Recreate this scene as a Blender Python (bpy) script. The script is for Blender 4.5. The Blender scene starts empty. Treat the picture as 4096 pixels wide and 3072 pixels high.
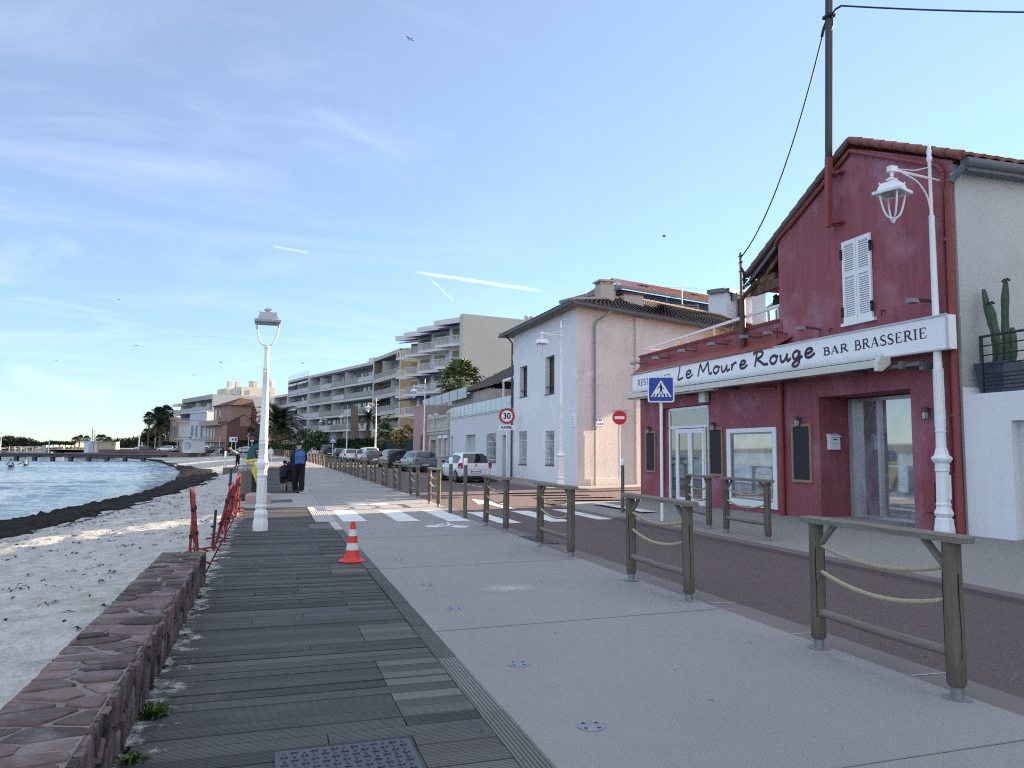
import bpy, math, random
from math import radians as rad, sin, cos, pi, atan2, hypot, sqrt
from mathutils import Vector, Matrix, noise
random.seed(11)
S = bpy.context.scene
COL = S.collection

# ---------------------------------------------------------------- camera, sky, sun, exposure
H = 1.55
ROT = Matrix.Rotation(rad(-17.75), 3, 'Z') @ Matrix.Rotation(rad(95.05), 3, 'X') @ Matrix.Rotation(rad(.5), 3, 'Z')
cd = bpy.data.cameras.new('camera')
cam = bpy.data.objects.new('camera', cd)
COL.objects.link(cam)
cam.matrix_world = Matrix.Translation((0, 0, H)) @ ROT.to_4x4()
cd.sensor_width = 36
cd.lens = 3000 / 4096 * 36
cd.clip_start = .05
cd.clip_end = 9000
S.camera = cam
S.view_settings.view_transform = 'Standard'
S.view_settings.look = 'None'
S.view_settings.exposure = 2.06
S.view_settings.gamma = 1
S.cycles.use_denoising = False
S.cycles.filter_width = 1.15
S.cycles.sample_clamp_indirect = 4
S.cycles.max_bounces = 6
S.cycles.transparent_max_bounces = 8

SUN_AZ, SUN_EL = 74, 17          # degrees clockwise from +Y, degrees above the horizon
SD = Vector((sin(rad(SUN_AZ)) * cos(rad(SUN_EL)), cos(rad(SUN_AZ)) * cos(rad(SUN_EL)), sin(rad(SUN_EL))))
sl = bpy.data.lights.new('sun', 'SUN')
sl.energy = 5.0
sl.angle = rad(.5)
sl.color = (1, .78, .55)
sun = bpy.data.objects.new('sun', sl)
COL.objects.link(sun)
sun.rotation_euler = SD.to_track_quat('Z', 'Y').to_euler()

W = bpy.data.worlds.new('World')
S.world = W
W.use_nodes = True
wt = W.node_tree
wt.nodes.clear()


def wn(t, **k):
    n = wt.nodes.new(t)
    for a, b in k.items():
        setattr(n, a, b)
    return n


def wmath(op, a, b=None, c=None, clamp=False):
    n = wn('ShaderNodeMath', operation=op, use_clamp=clamp)
    for i, v in enumerate((a, b, c)):
        if v is None:
            continue
        if isinstance(v, (int, float)):
            n.inputs[i].default_value = v
        else:
            wt.links.new(v, n.inputs[i])
    return n.outputs[0]


sky = wn('ShaderNodeTexSky', sky_type='NISHITA', sun_disc=False)
sky.sun_elevation = rad(SUN_EL)
sky.sun_rotation = rad(SUN_AZ)
sky.altitude = 0
sky.air_density = 1.0
sky.dust_density = 0
sky.ozone_density = 3.2
tc = wn('ShaderNodeTexCoord')
sep = wn('ShaderNodeSeparateXYZ')
wt.links.new(tc.outputs['Generated'], sep.inputs[0])
dx, dy, dz = sep.outputs
# cirrus: noise on a plane high above, stretched along the wind
den = wmath('ADD', wmath('MAXIMUM', dz, 0), .13)
comb = wn('ShaderNodeCombineXYZ')
wt.links.new(wmath('DIVIDE', dx, den), comb.inputs[0])
wt.links.new(wmath('DIVIDE', dy, den), comb.inputs[1])
mp = wn('ShaderNodeMapping')
mp.inputs['Rotation'].default_value = (0, 0, rad(38))
mp.inputs['Scale'].default_value = (.8, 1.25, 1)
wt.links.new(comb.outputs[0], mp.inputs[0])
n1 = wn('ShaderNodeTexNoise')
n1.inputs['Scale'].default_value = 1.1
n1.inputs['Detail'].default_value = 8
n1.inputs['Roughness'].default_value = .62
n1.inputs['Distortion'].default_value = 1.3
wt.links.new(mp.outputs[0], n1.inputs['Vector'])
n2 = wn('ShaderNodeTexNoise')
n2.inputs['Scale'].default_value = .45
n2.inputs['Detail'].default_value = 2
wt.links.new(comb.outputs[0], n2.inputs['Vector'])
c1 = wmath('MULTIPLY_ADD', n1.outputs[0], 2.6, -1.18, True)
c2 = wmath('MULTIPLY_ADD', n2.outputs[0], 2.6, -.95, True)
west = wmath('MULTIPLY_ADD', dx, -1.5, .62, True)       # more cirrus over the sea side
clear = wmath('MULTIPLY_ADD', dz, 9, -.25, True)
cir = wmath('MULTIPLY', wmath('MULTIPLY', c1, wmath('MULTIPLY_ADD', c2, .55, .2)), wmath('MULTIPLY', west, clear))


def trail(a, b, w, amount, ragged):
    """a condensation trail between two directions of the sky"""
    a = Vector(a).normalized()
    b = Vector(b).normalized()
    n = a.cross(b).normalized()
    t = n.cross(a).normalized()
    L = math.acos(max(-1, min(1, a.dot(b))))

    def dot(v):
        q = wn('ShaderNodeVectorMath', operation='DOT_PRODUCT')
        wt.links.new(tc.outputs['Generated'], q.inputs[0])
        q.inputs[1].default_value = v
        return q.outputs['Value']
    nz = wn('ShaderNodeTexNoise')
    nz.inputs['Scale'].default_value = ragged
    nz.inputs['Detail'].default_value = 3
    wt.links.new(tc.outputs['Generated'], nz.inputs['Vector'])
    off = wmath('MULTIPLY_ADD', nz.outputs[0], w * 1.4, -w * .7)
    d = wmath('ABSOLUTE', wmath('ADD', dot(n), off))
    core = wmath('SUBTRACT', 1, wmath('DIVIDE', d, w), None, True)
    al = wmath('ARCTAN2', dot(t), dot(a))
    p = wmath('DIVIDE', al, L)
    e1 = wmath('MULTIPLY', p, 7, None, True)
    e2 = wmath('MULTIPLY', wmath('SUBTRACT', 1, p), 7, None, True)
    return wmath('MULTIPLY', wmath('MULTIPLY', core, amount), wmath('MULTIPLY', e1, e2))


def ray(x, y):
    """direction of a pixel of the 4096 x 3072 photograph"""
    return ROT @ Vector(((x - 2048) / 3000, -(y - 1536) / 3000, -1))


allc = cir
for a, b, w, am, rg in (((1650, 1086), (2180, 1166), .0030, .62, 90), ((1718, 1112), (1818, 1206), .0016, .42, 60),
                        ((1085, 984), (1240, 1012), .0022, .35, 60), ((0, 1475), (470, 1592), .016, .16, 10),
                        ((1240, 420), (1640, 640), .010, .05, 22)):
    allc = wmath('ADD', allc, trail(ray(*a), ray(*b), w, am, rg), None, True)
# added unseen brightness overhead and behind the viewer, lifting the shaded ground
fill_veil = wmath('MAXIMUM', wmath('MULTIPLY_ADD', dz, 3.2, -1.85, True), wmath('MULTIPLY', wmath('MULTIPLY_ADD', dy, -2.5, -.05, True), .8))
allc = wmath('MAXIMUM', allc, wmath('MULTIPLY', fill_veil, wmath('MULTIPLY_ADD', n2.outputs[0], .8, .5)), None, True)
bw = wn('ShaderNodeHueSaturation')
bw.inputs['Saturation'].default_value = .92
bw.inputs['Hue'].default_value = .50
wt.links.new(sky.outputs[0], bw.inputs['Color'])
hz = wn('ShaderNodeMix', data_type='RGBA', blend_type='MULTIPLY')
wt.links.new(wmath('SUBTRACT', 1, wmath('MULTIPLY', dz, 1.9), None, True), hz.inputs['Factor'])
wt.links.new(bw.outputs[0], hz.inputs['A'])
hz.inputs['B'].default_value = (.56, .68, .87, 1)
lift = wn('ShaderNodeMix', data_type='RGBA', blend_type='ADD')      # thin high veil paling the blue
lift.inputs['Factor'].default_value = 1
wt.links.new(hz.outputs['Result'], lift.inputs['A'])
lift.inputs['B'].default_value = (.48, .40, .38, 1)
mix = wn('ShaderNodeMix', data_type='RGBA')
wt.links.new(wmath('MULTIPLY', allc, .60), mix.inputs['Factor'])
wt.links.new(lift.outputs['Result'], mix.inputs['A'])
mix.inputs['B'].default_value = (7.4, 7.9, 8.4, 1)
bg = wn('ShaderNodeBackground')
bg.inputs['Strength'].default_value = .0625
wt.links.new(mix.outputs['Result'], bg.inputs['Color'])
wo = wn('ShaderNodeOutputWorld')
wt.links.new(bg.outputs[0], wo.inputs[0])


# ---------------------------------------------------------------- helpers: points
def gnd(x, y, z=0.):
    d = ray(x, y)
    return Vector((0, 0, H)) + d * ((z - H) / d.z)


FW = ROT @ Vector((0, 0, -1))


def dep(x, y, d):
    r = ray(x, y)
    return Vector((0, 0, H)) + r * (d / r.dot(FW))


def bend(y):
    return -3.5 * ((y - 45) / 85) ** 2 if y > 45 else 0.


def rise(y):
    return 0 if y < 60 else min(.38, (y - 60) / 80 * .38)


# ---------------------------------------------------------------- helpers: materials
MATS = {}


def mat(name, col, rough=.7, var=.12, vs=3., fine=.0, fs=120., bump=0., bs=60., metal=0., spec=.4, stretch=None,
        island=0., streak=0., coat=0., trans=0., rot=None, stain=None, st=.0, ss=.7):
    if name in MATS:
        return MATS[name]
    m = bpy.data.materials.new(name)
    MATS[name] = m
    m.use_nodes = True
    t = m.node_tree
    p = t.nodes['Principled BSDF']
    p.inputs['Roughness'].default_value = rough
    p.inputs['Metallic'].default_value = metal
    p.inputs['Specular IOR Level'].default_value = spec
    p.inputs['Coat Weight'].default_value = coat
    p.inputs['Transmission Weight'].default_value = trans
    c = t.nodes.new('ShaderNodeTexCoord')
    vec = c.outputs['Object']
    if stretch or rot:
        mp = t.nodes.new('ShaderNodeMapping')
        mp.inputs['Scale'].default_value = stretch or (1, 1, 1)
        mp.inputs['Rotation'].default_value = rot or (0, 0, 0)
        t.links.new(vec, mp.inputs[0])
        vec = mp.outputs[0]

    def nz(scale, detail=4, v=None, rough_=.6):
        n = t.nodes.new('ShaderNodeTexNoise')
        n.inputs['Scale'].default_value = scale
        n.inputs['Detail'].default_value = detail
        n.inputs['Roughness'].default_value = rough_
        t.links.new(v or vec, n.inputs['Vector'])
        return n.outputs[0]

    def mth(op, a, b):
        n = t.nodes.new('ShaderNodeMath')
        n.operation = op
        for i, v in enumerate((a, b)):
            if isinstance(v, (int, float)):
                n.inputs[i].default_value = v
            else:
                t.links.new(v, n.inputs[i])
        return n.outputs[0]
    fac = None

    def addf(src, amp):
        nonlocal fac
        k = mth('MULTIPLY', mth('SUBTRACT', src, .5), amp * 2.6)
        fac = k if fac is None else mth('ADD', fac, k)
    if var:
        addf(nz(vs), var)
    if fine:
        addf(nz(fs, 3, c.outputs['Object']), fine)
    if streak:
        mp2 = t.nodes.new('ShaderNodeMapping')
        mp2.inputs['Scale'].default_value = (9, 9, .7)
        t.links.new(c.outputs['Object'], mp2.inputs[0])
        addf(nz(1.0, 6, mp2.outputs[0]), streak)
    if island:
        g = t.nodes.new('ShaderNodeNewGeometry')
        addf(g.outputs['Random Per Island'], island)
    cc = (*col, 1)
    src = None
    if fac is not None:
        mul = mth('ADD', fac, 1)
        x = t.nodes.new('ShaderNodeMix')
        x.data_type = 'RGBA'
        x.blend_type = 'MULTIPLY'
        x.inputs['Factor'].default_value = 1
        x.inputs['A'].default_value = cc
        t.links.new(mul, x.inputs['B'])
        src = x.outputs['Result']
    if stain:
        r = t.nodes.new('ShaderNodeMapRange')
        r.inputs['From Min'].default_value = .5
        r.inputs['From Max'].default_value = .72
        t.links.new(nz(ss, 6, c.outputs['Object'], .65), r.inputs['Value'])
        x2 = t.nodes.new('ShaderNodeMix')
        x2.data_type = 'RGBA'
        t.links.new(mth('MULTIPLY', r.outputs[0], st), x2.inputs['Factor'])
        if src is None:
            x2.inputs['A'].default_value = cc
        else:
            t.links.new(src, x2.inputs['A'])
        x2.inputs['B'].default_value = (*stain, 1)
        src = x2.outputs['Result']
    if src is None:
        p.inputs['Base Color'].default_value = cc
    else:
        t.links.new(src, p.inputs['Base Color'])
    if bump:
        b = t.nodes.new('ShaderNodeBump')
        b.inputs['Strength'].default_value = bump
        b.inputs['Distance'].default_value = .02
        t.links.new(nz(bs, 5), b.inputs['Height'])
        t.links.new(b.outputs[0], p.inputs['Normal'])
    return m


# ---------------------------------------------------------------- helpers: meshes
class MB:
    def __init__(s):
        s.v = []
        s.f = []
        s.mi = []
        s.M = None

    def add(s, vs, fs, m=0):
        o = len(s.v)
        if s.M is not None:
            vs = [s.M @ Vector(q) for q in vs]
        s.v += [tuple(q) for q in vs]
        s.f += [tuple(i + o for i in f) for f in fs]
        s.mi += [m] * len(fs)
        return s

    def box(s, x0, x1, y0, y1, z0, z1, m=0):
        return s.add([(x0, y0, z0), (x1, y0, z0), (x1, y1, z0), (x0, y1, z0), (x0, y0, z1), (x1, y0, z1), (x1, y1, z1), (x0, y1, z1)],
                     [(0, 3, 2, 1), (4, 5, 6, 7), (0, 1, 5, 4), (1, 2, 6, 5), (2, 3, 7, 6), (3, 0, 4, 7)], m)

    def bev(s, x0, x1, y0, y1, z0, z1, b, m=0):
        """box with chamfered vertical and top edges"""
        def ring(i, z):
            return [(x0 + i + b, y0 + i, z), (x1 - i - b, y0 + i, z), (x1 - i, y0 + i + b, z), (x1 - i, y1 - i - b, z),
                    (x1 - i - b, y1 - i, z), (x0 + i + b, y1 - i, z), (x0 + i, y1 - i - b, z), (x0 + i, y0 + i + b, z)]
        v = ring(0, z0) + ring(0, z1 - b) + ring(b, z1)
        f = [tuple(range(7, -1, -1)), tuple(range(16, 24))]
        for k in (0, 8):
            for i in range(8):
                j = (i + 1) % 8
                f.append((k + i, k + j, k + 8 + j, k + 8 + i))
        return s.add(v, f, m)

    def quad(s, a, b, c, d, m=0):
        return s.add([a, b, c, d], [(0, 1, 2, 3)], m)

    def bar(s, p, q, w, h, m=0, up=(0, 0, 1)):
        p = Vector(p)
        q = Vector(q)
        d = (q - p).normalized()
        u = Vector(up)
        if abs(d.dot(u)) > .95:
            u = Vector((1, 0, 0))
        r = d.cross(u).normalized() * (w / 2)
        t = r.cross(d).normalized() * (h / 2)
        v = [p - r - t, p + r - t, p + r + t, p - r + t, q - r - t, q + r - t, q + r + t, q - r + t]
        return s.add(v, [(0, 3, 2, 1), (4, 5, 6, 7), (0, 1, 5, 4), (1, 2, 6, 5), (2, 3, 7, 6), (3, 0, 4, 7)], m)

    def tube(s, pts, r, n=8, m=0, cap=True):
        pts = [Vector(p) for p in pts]
        R = r if isinstance(r, (list, tuple)) else [r] * len(pts)
        v = []
        f = []
        a = None
        for i, p in enumerate(pts):
            d = (pts[min(i + 1, len(pts) - 1)] - pts[max(i - 1, 0)]).normalized()
            if a is None:
                a = d.orthogonal().normalized()
            a = (a - d * a.dot(d)).normalized()
            b = d.cross(a)
            v += [p + (a * cos(2 * pi * k / n) + b * sin(2 * pi * k / n)) * R[i] for k in range(n)]
        for i in range(len(pts) - 1):
            for k in range(n):
                l = (k + 1) % n
                f.append((i * n + k, i * n + l, (i + 1) * n + l, (i + 1) * n + k))
        if cap:
            f.append(tuple(range(n - 1, -1, -1)))
            f.append(tuple((len(pts) - 1) * n + k for k in range(n)))
        return s.add(v, f, m)

    def lathe(s, prof, n=16, c=(0, 0, 0), rot=0., m=0, axis='z', cap=True):
        v = []
        f = []
        for r, z in prof:
            for k in range(n):
                a = 2 * pi * k / n + rot
                x, y = r * cos(a), r * sin(a)
                v.append((c[0] + x, c[1] + y, c[2] + z) if axis == 'z' else
                         (c[0] + z, c[1] + x, c[2] + y) if axis == 'x' else (c[0] + x, c[1] + z, c[2] + y))
        for i in range(len(prof) - 1):
            for k in range(n):
                l = (k + 1) % n
                f.append((i * n + k, i * n + l, (i + 1) * n + l, (i + 1) * n + k))
        if cap:
            f.append(tuple(range(n - 1, -1, -1)))
            f.append(tuple((len(prof) - 1) * n + k for k in range(n)))
        return s.add(v, f, m)

    def prism(s, poly, a, b, plane='xz', m=0):
        """extrude a 2-D polygon between two offsets along the third axis"""
        n = len(poly)

        def P(q, w):
            return (q[0], w, q[1]) if plane == 'xz' else (q[0], q[1], w) if plane == 'xy' else (w, q[0], q[1])
        v = [P(q, a) for q in poly] + [P(q, b) for q in poly]
        f = [tuple(range(n)), tuple(range(2 * n - 1, n - 1, -1))]
        f += [(i, n + i, n + (i + 1) % n, (i + 1) % n) for i in range(n)]
        return s.add(v, f, m)

    def ball(s, c, r, n=10, k=7, m=0):
        rx, ry, rz = r if isinstance(r, (tuple, list)) else (r, r, r)
        v = [(c[0], c[1], c[2] - rz)]
        for i in range(1, k):
            a = -pi / 2 + pi * i / k
            v += [(c[0] + rx * cos(a) * cos(2 * pi * j / n), c[1] + ry * cos(a) * sin(2 * pi * j / n), c[2] + rz * sin(a)) for j in range(n)]
        v.append((c[0], c[1], c[2] + rz))
        f = [(0, 1 + (j + 1) % n, 1 + j) for j in range(n)]
        for i in range(k - 2):
            for j in range(n):
                l = (j + 1) % n
                f.append((1 + i * n + j, 1 + i * n + l, 1 + (i + 1) * n + l, 1 + (i + 1) * n + j))
        t = len(v) - 1
        f += [(t, t - n + j, t - n + (j + 1) % n) for j in range(n)]
        return s.add(v, f, m)

    def wall(s, x0, x1, z0, z1, holes, y0, d, m=0, mr=None):
        """front face at y0 with rectangular holes whose reveals run in to y0 + d"""
        mr = m if mr is None else mr
        xs = sorted({x0, x1, *[h[0] for h in holes], *[h[1] for h in holes]})
        zs = sorted({z0, z1, *[h[2] for h in holes], *[h[3] for h in holes]})
        for i in range(len(xs) - 1):
            for j in range(len(zs) - 1):
                cx, cz = (xs[i] + xs[i + 1]) / 2, (zs[j] + zs[j + 1]) / 2
                if any(h[0] < cx < h[1] and h[2] < cz < h[3] for h in holes):
                    continue
                s.quad((xs[i], y0, zs[j]), (xs[i + 1], y0, zs[j]), (xs[i + 1], y0, zs[j + 1]), (xs[i], y0, zs[j + 1]), m)
        for h in holes:
            e = h[4] if len(h) > 4 else d
            a, b, c, g = h[:4]
            for p, q in (((a, c), (a, g)), ((a, g), (b, g)), ((b, g), (b, c)), ((b, c), (a, c))):
                s.quad((p[0], y0, p[1]), (q[0], y0, q[1]), (q[0], y0 + e, q[1]), (p[0], y0 + e, p[1]), mr)
        return s

    def build(s, name, m, parent=None, smooth=True, angle=38, fix=False):
        me = bpy.data.meshes.new(name)
        me.from_pydata(s.v, [], s.f)
        for q in (m if isinstance(m, (list, tuple)) else [m]):
            me.materials.append(q)
        if isinstance(m, (list, tuple)):
            me.polygons.foreach_set('material_index', s.mi)
        if fix:
            import bmesh
            b = bmesh.new()
            b.from_mesh(me)
            bmesh.ops.remove_doubles(b, verts=b.verts, dist=.0004)
            bmesh.ops.recalc_face_normals(b, faces=b.faces)
            b.to_mesh(me)
            b.free()
        me.update()
        if smooth:
            me.polygons.foreach_set('use_smooth', [True] * len(me.polygons))
            me.set_sharp_from_angle(angle=rad(angle))
        o = bpy.data.objects.new(name, me)
        COL.objects.link(o)
        if parent:
            o.parent = parent
        return o


def tag(o, label=None, cat=None, group=None, kind=None):
    for k, v in (('label', label), ('category', cat), ('group', group), ('kind', kind)):
        if v:
            o[k] = v
    return o


def thing(name, label, cat, loc=(0, 0, 0), rz=0., group=None):
    o = bpy.data.objects.new(name, None)
    COL.objects.link(o)
    o.location = loc
    o.rotation_euler = (0, 0, rz)
    o.empty_display_size = .2
    return tag(o, label, cat, group)


def struct(name, mb, m, **k):
    return tag(mb.build(name, m, **k), kind='structure')


def copy_tree(o, parent=None):
    c = o.copy()
    COL.objects.link(c)
    if parent:
        c.parent = parent
    for ch in list(o.children):
        copy_tree(ch, c)
    return c


def spline(pts, n=6):
    """Catmull-Rom through 2-D or 3-D points"""
    P = [Vector(p) for p in pts]
    out = []
    for i in range(len(P) - 1):
        a = P[max(i - 1, 0)]
        b = P[i]
        c = P[i + 1]
        d = P[min(i + 2, len(P) - 1)]
        for k in range(n):
            t = k / n
            out.append(.5 * ((2 * b) + (c - a) * t + (2 * a - 5 * b + 4 * c - d) * t * t + (3 * b - a - 3 * c + d) * t ** 3))
    out.append(P[-1])
    return out


def text_mesh(s, size, name, m, parent, loc, rot, depth=.004, align='CENTER', sx=1., bold=0.):
    """plain sans lettering as a thin raised mesh"""
    cu = bpy.data.curves.new(name, 'FONT')
    cu.body = s
    cu.size = size
    cu.align_x = align
    cu.align_y = 'CENTER'
    cu.extrude = depth
    cu.offset = bold
    cu.resolution_u = 4
    tmp = bpy.data.objects.new(name, cu)
    COL.objects.link(tmp)
    dg = bpy.context.evaluated_depsgraph_get()
    me = bpy.data.meshes.new_from_object(tmp.evaluated_get(dg))
    bpy.data.objects.remove(tmp)
    bpy.data.curves.remove(cu)
    me.materials.clear()
    me.materials.append(m)
    o = bpy.data.objects.new(name, me)
    COL.objects.link(o)
    o.parent = parent
    o.location = loc
    o.rotation_euler = rot
    o.scale = (sx, 1, 1)
    return o


UP = (pi / 2, 0, 0)      # lettering upright, read from -Y

# shared materials
WHITE_PAINT = mat('white_paint', (.74, .75, .76), .38, .05, 4, bump=.05, bs=40)
WHITE_METAL = mat('white_metal', (.72, .74, .77), .42, .10, 7, stain=(.45, .42, .38), st=.25, ss=5)
DARK_METAL = mat('dark_metal', (.035, .038, .045), .5, .15, 9)
GREY_METAL = mat('grey_metal', (.26, .28, .30), .42, .12, 8, metal=.6)
ZINC = mat('zinc', (.20, .23, .27), .5, .15, 5, metal=.5)
RUBBER = mat('rubber', (.018, .018, .02), .75, .1, 20)
GLASS_DARK = mat('dark_glass', (.015, .018, .022), .06, 0, spec=.7)
GLASS_SEA = mat('window_glass', (.04, .05, .06), .04, 0)
GLASS_SEA.node_tree.nodes['Principled BSDF'].inputs['IOR'].default_value = 3.6
BLACK = mat('black', (.012, .012, .014), .6, 0)
SIGN_WHITE = mat('sign_white', (.80, .81, .82), .35, .03, 3)
SIGN_RED = mat('sign_red', (.50, .012, .018), .35, .04, 3)
SIGN_BLUE = mat('sign_blue', (.012, .045, .32), .35, .04, 3)
# ---------------------------------------------------------------- ground, sea, beach
YS = [-14 + 2 * i for i in range(12)] + [10 + 2.5 * i for i in range(36)] + [100 + 6 * i for i in range(28)]


def sweep(xa, xb, za, zb, y0, y1, skirt=0., step=None):
    mb = MB()
    ys = [y0] + [y for y in YS if y0 < y < y1] + [y1]
    v = []
    f = []
    for y in ys:
        v += [(xa + bend(y), y, za + rise(y)), (xb + bend(y), y, zb + rise(y))]
    n = len(ys)
    f = [(2 * i, 2 * i + 1, 2 * i + 3, 2 * i + 2) for i in range(n - 1)]
    mb.add(v, f)
    if skirt:
        for k, x, z in ((0, xa, za), (1, xb, zb)):
            vv = []
            for y in ys:
                vv += [(x + bend(y), y, z + rise(y)), (x + bend(y), y, z - skirt + rise(y))]
            mb.add(vv, [(2 * i, 2 * i + 1, 2 * i + 3, 2 * i + 2) for i in range(n - 1)])
    return mb


M_LAND = mat('land_soil', (.16, .14, .12), .9, .2, .3)
mb = MB()
v = []
ys = [-200, -60, -20] + [y for y in YS if y > -10] + [400, 700]
for y in ys:
    v += [(-.8 + bend(y) - (0 if y < 262 else (y - 262) * .5), y, -.07 + (rise(y) if y < 300 else .3)), (900, y, -.07 + (rise(y) if y < 300 else .3))]
mb.add(v, [(2 * i, 2 * i + 1, 2 * i + 3, 2 * i + 2) for i in range(len(ys) - 1)])
struct('ground', mb, M_LAND)

SEA = -.85


def sea_mat():
    m = bpy.data.materials.new('sea_water')
    m.use_nodes = True
    t = m.node_tree
    p = t.nodes['Principled BSDF']
    p.inputs['Base Color'].default_value = (.13, .165, .19, 1)
    p.inputs['Roughness'].default_value = .06
    p.inputs['IOR'].default_value = 1.33
    p.inputs['Specular IOR Level'].default_value = .5
    c = t.nodes.new('ShaderNodeTexCoord')
    last = None
    for sc, st, dist, rot, det in (((.5, 1.1, 1), .7, .12, 14, 3), ((2.6, 5.5, 1), 1., .07, 20, 4)):
        mp = t.nodes.new('ShaderNodeMapping')
        mp.inputs['Scale'].default_value = sc
        mp.inputs['Rotation'].default_value = (0, 0, rad(rot))
        t.links.new(c.outputs['Object'], mp.inputs[0])
        n = t.nodes.new('ShaderNodeTexNoise')
        n.inputs['Scale'].default_value = 1.0
        n.inputs['Detail'].default_value = det
        n.inputs['Distortion'].default_value = .5
        t.links.new(mp.outputs[0], n.inputs['Vector'])
        b = t.nodes.new('ShaderNodeBump')
        b.inputs['Strength'].default_value = st
        b.inputs['Distance'].default_value = dist
        t.links.new(n.outputs[0], b.inputs['Height'])
        if last:
            t.links.new(last, b.inputs['Normal'])
        last = b.outputs[0]
    t.links.new(last, p.inputs['Normal'])
    return m


mb = MB()
mb.quad((-6000, -3000, SEA - .13), (1500, -3000, SEA - .13), (1500, 8000, SEA - .13), (-6000, 8000, SEA - .13))
xs = [-4.]
while xs[-1] > -115:
    xs.append(xs[-1] - (.22 if xs[-1] > -16 else .34 if xs[-1] > -32 else .8))
ys = [4.]
while ys[-1] < 134:
    ys.append(ys[-1] + (.22 if ys[-1] < 30 else .33 if ys[-1] < 62 else .6))
v = []
for y in ys:
    for x in xs:
        k = min(1., max(.12, (-6. - x) / 5))
        v3 = Vector((x * .55 + y * .12, y * 1.0, 0))
        z = .10 * noise.noise(v3 * .55) + .14 * (.32 - abs(noise.noise(v3 * 1.15 + Vector((3, 1, 0))))) + .08 * (.3 - abs(noise.noise(v3 * 2.6 + Vector((1, 7, 0)))))
        v.append((x, y, SEA + z * k))
n = len(xs)
mb.add(v, [(i * n + j, i * n + n + j, i * n + n + j + 1, i * n + j + 1) for i in range(len(ys) - 1) for j in range(n - 1)])
struct('sea_water', mb, sea_mat())

WX = [(-40, -9.6), (0, -9.0), (20, -8.3), (26.4, -7.65), (32, -6.9), (38.2, -6.15), (47, -6.05), (58, -6.4), (75, -7.8), (92, -10.), (112, -13.4), (130, -16.8), (150, -21), (200, -36)]
WDX = [(-40, -7.4), (0, -6.6), (10, -6.3), (19.5, -5.6), (22.1, -4.75), (33, -3.7), (46.6, -3.2), (60, -3.9), (74.6, -5.4), (111, -12.2), (150, -19.5), (200, -34)]


def interp(T, y):
    if y <= T[0][0]:
        return T[0][1]
    for (a, b), (c, d) in zip(T, T[1:]):
        if y <= c:
            k = (y - a) / (c - a)
            return b + (d - b) * k
    return T[-1][1]


def pn(x, y, s):
    return noise.noise(Vector((x * s, y * s, .37)))


def beach_z(x, y):
    xi = -.74 + bend(y)
    xw = interp(WX, y)
    t = (xi - x) / (xi - xw)
    z = -.035 + rise(y) * .3 + (SEA + .035 - rise(y) * .3) * (t * .72 + .28 * t * t)
    if 0 < t < 1:
        far = 1 if y < 30 else .6
        k = min(1, t * 12) * far
        z += k * (.035 * pn(x, y, 1.1) + .05 * pn(x + 9, y, 2.7) + .045 * abs(pn(x, y + 5, 4.6)) - .03 * abs(pn(x + 3, y, 3.4)))
        q = pn(x * 1.0, y * 1.0, 2.1)
        if q > .25:
            z -= k * (q - .25) * .09
    return z


mb = MB()
ys = []
y = -14.
while y < 260:
    ys.append(y)
    y += .4 if y < 2 else .11 if y < 20 else .2 if y < 40 else .6 if y < 80 else 2.5
cols = [1 - (1 - i / 74) for i in range(75)] + [1.05, 1.3, 2.2]
v = []
for y in ys:
    xi = -.74 + bend(y)
    xw = interp(WX, y)
    for c in cols:
        x = xi + (xw - xi) * c
        v.append((x, y, beach_z(x, y)))
n = len(cols)
f = []
for i in range(len(ys) - 1):
    for j in range(n - 1):
        a = i * n + j
        f.append((a, a + 1, a + n + 1, a + n))
mb.add(v, f)
SAND = mat('sand', (.385, .378, .36), .95, .30, 4.2, fine=.42, fs=26, bump=1., bs=13, spec=.1, stain=(.24, .21, .17), st=.6, ss=2.6)  # specks and relief shading put into the colour as mottling
struct('beach_sand', mb, SAND)

# seaweed wrack along the waterline
WEED = mat('seaweed', (.014, .012, .010), .9, .5, 3, fine=.7, fs=30, bump=1., bs=18, spec=.2)
mb = MB()
ys = []
y = -12.
while y < 235:
    ys.append(y)
    y += .16 if y < 40 else .35 if y < 80 else 1.5
NC = 26
v = []
for y in ys:
    wob = .8 * pn(0, y, .5) + .55 * pn(3, y, 1.5) + .35 * pn(5, y, 3.7)
    x0 = interp(WX, y) + .05 + .22 * pn(7, y, 1.3) + .12 * pn(2, y, 3.9)
    x1 = interp(WDX, y) + wob
    for j in range(NC):
        c = j / (NC - 1)
        x = x0 + (x1 - x0) * c
        h = .13 * (1 - c) ** .6 * (1 if j else 0) + .035
        z = max(beach_z(x, y), SEA - .1) + h * (.5 + 1.5 * abs(pn(x, y, 2.6))) + .05 * pn(x, y, 6)
        if j == 0:
            z = SEA - .12
        if j >= NC - 3:
            z -= .07 * (j - NC + 4)
        v.append((x, y, z))
f = []
for i in range(len(ys) - 1):
    for j in range(NC - 1):
        a = i * NC + j
        f.append((a, a + NC, a + NC + 1, a + 1))
mb.add(v, f)
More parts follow.
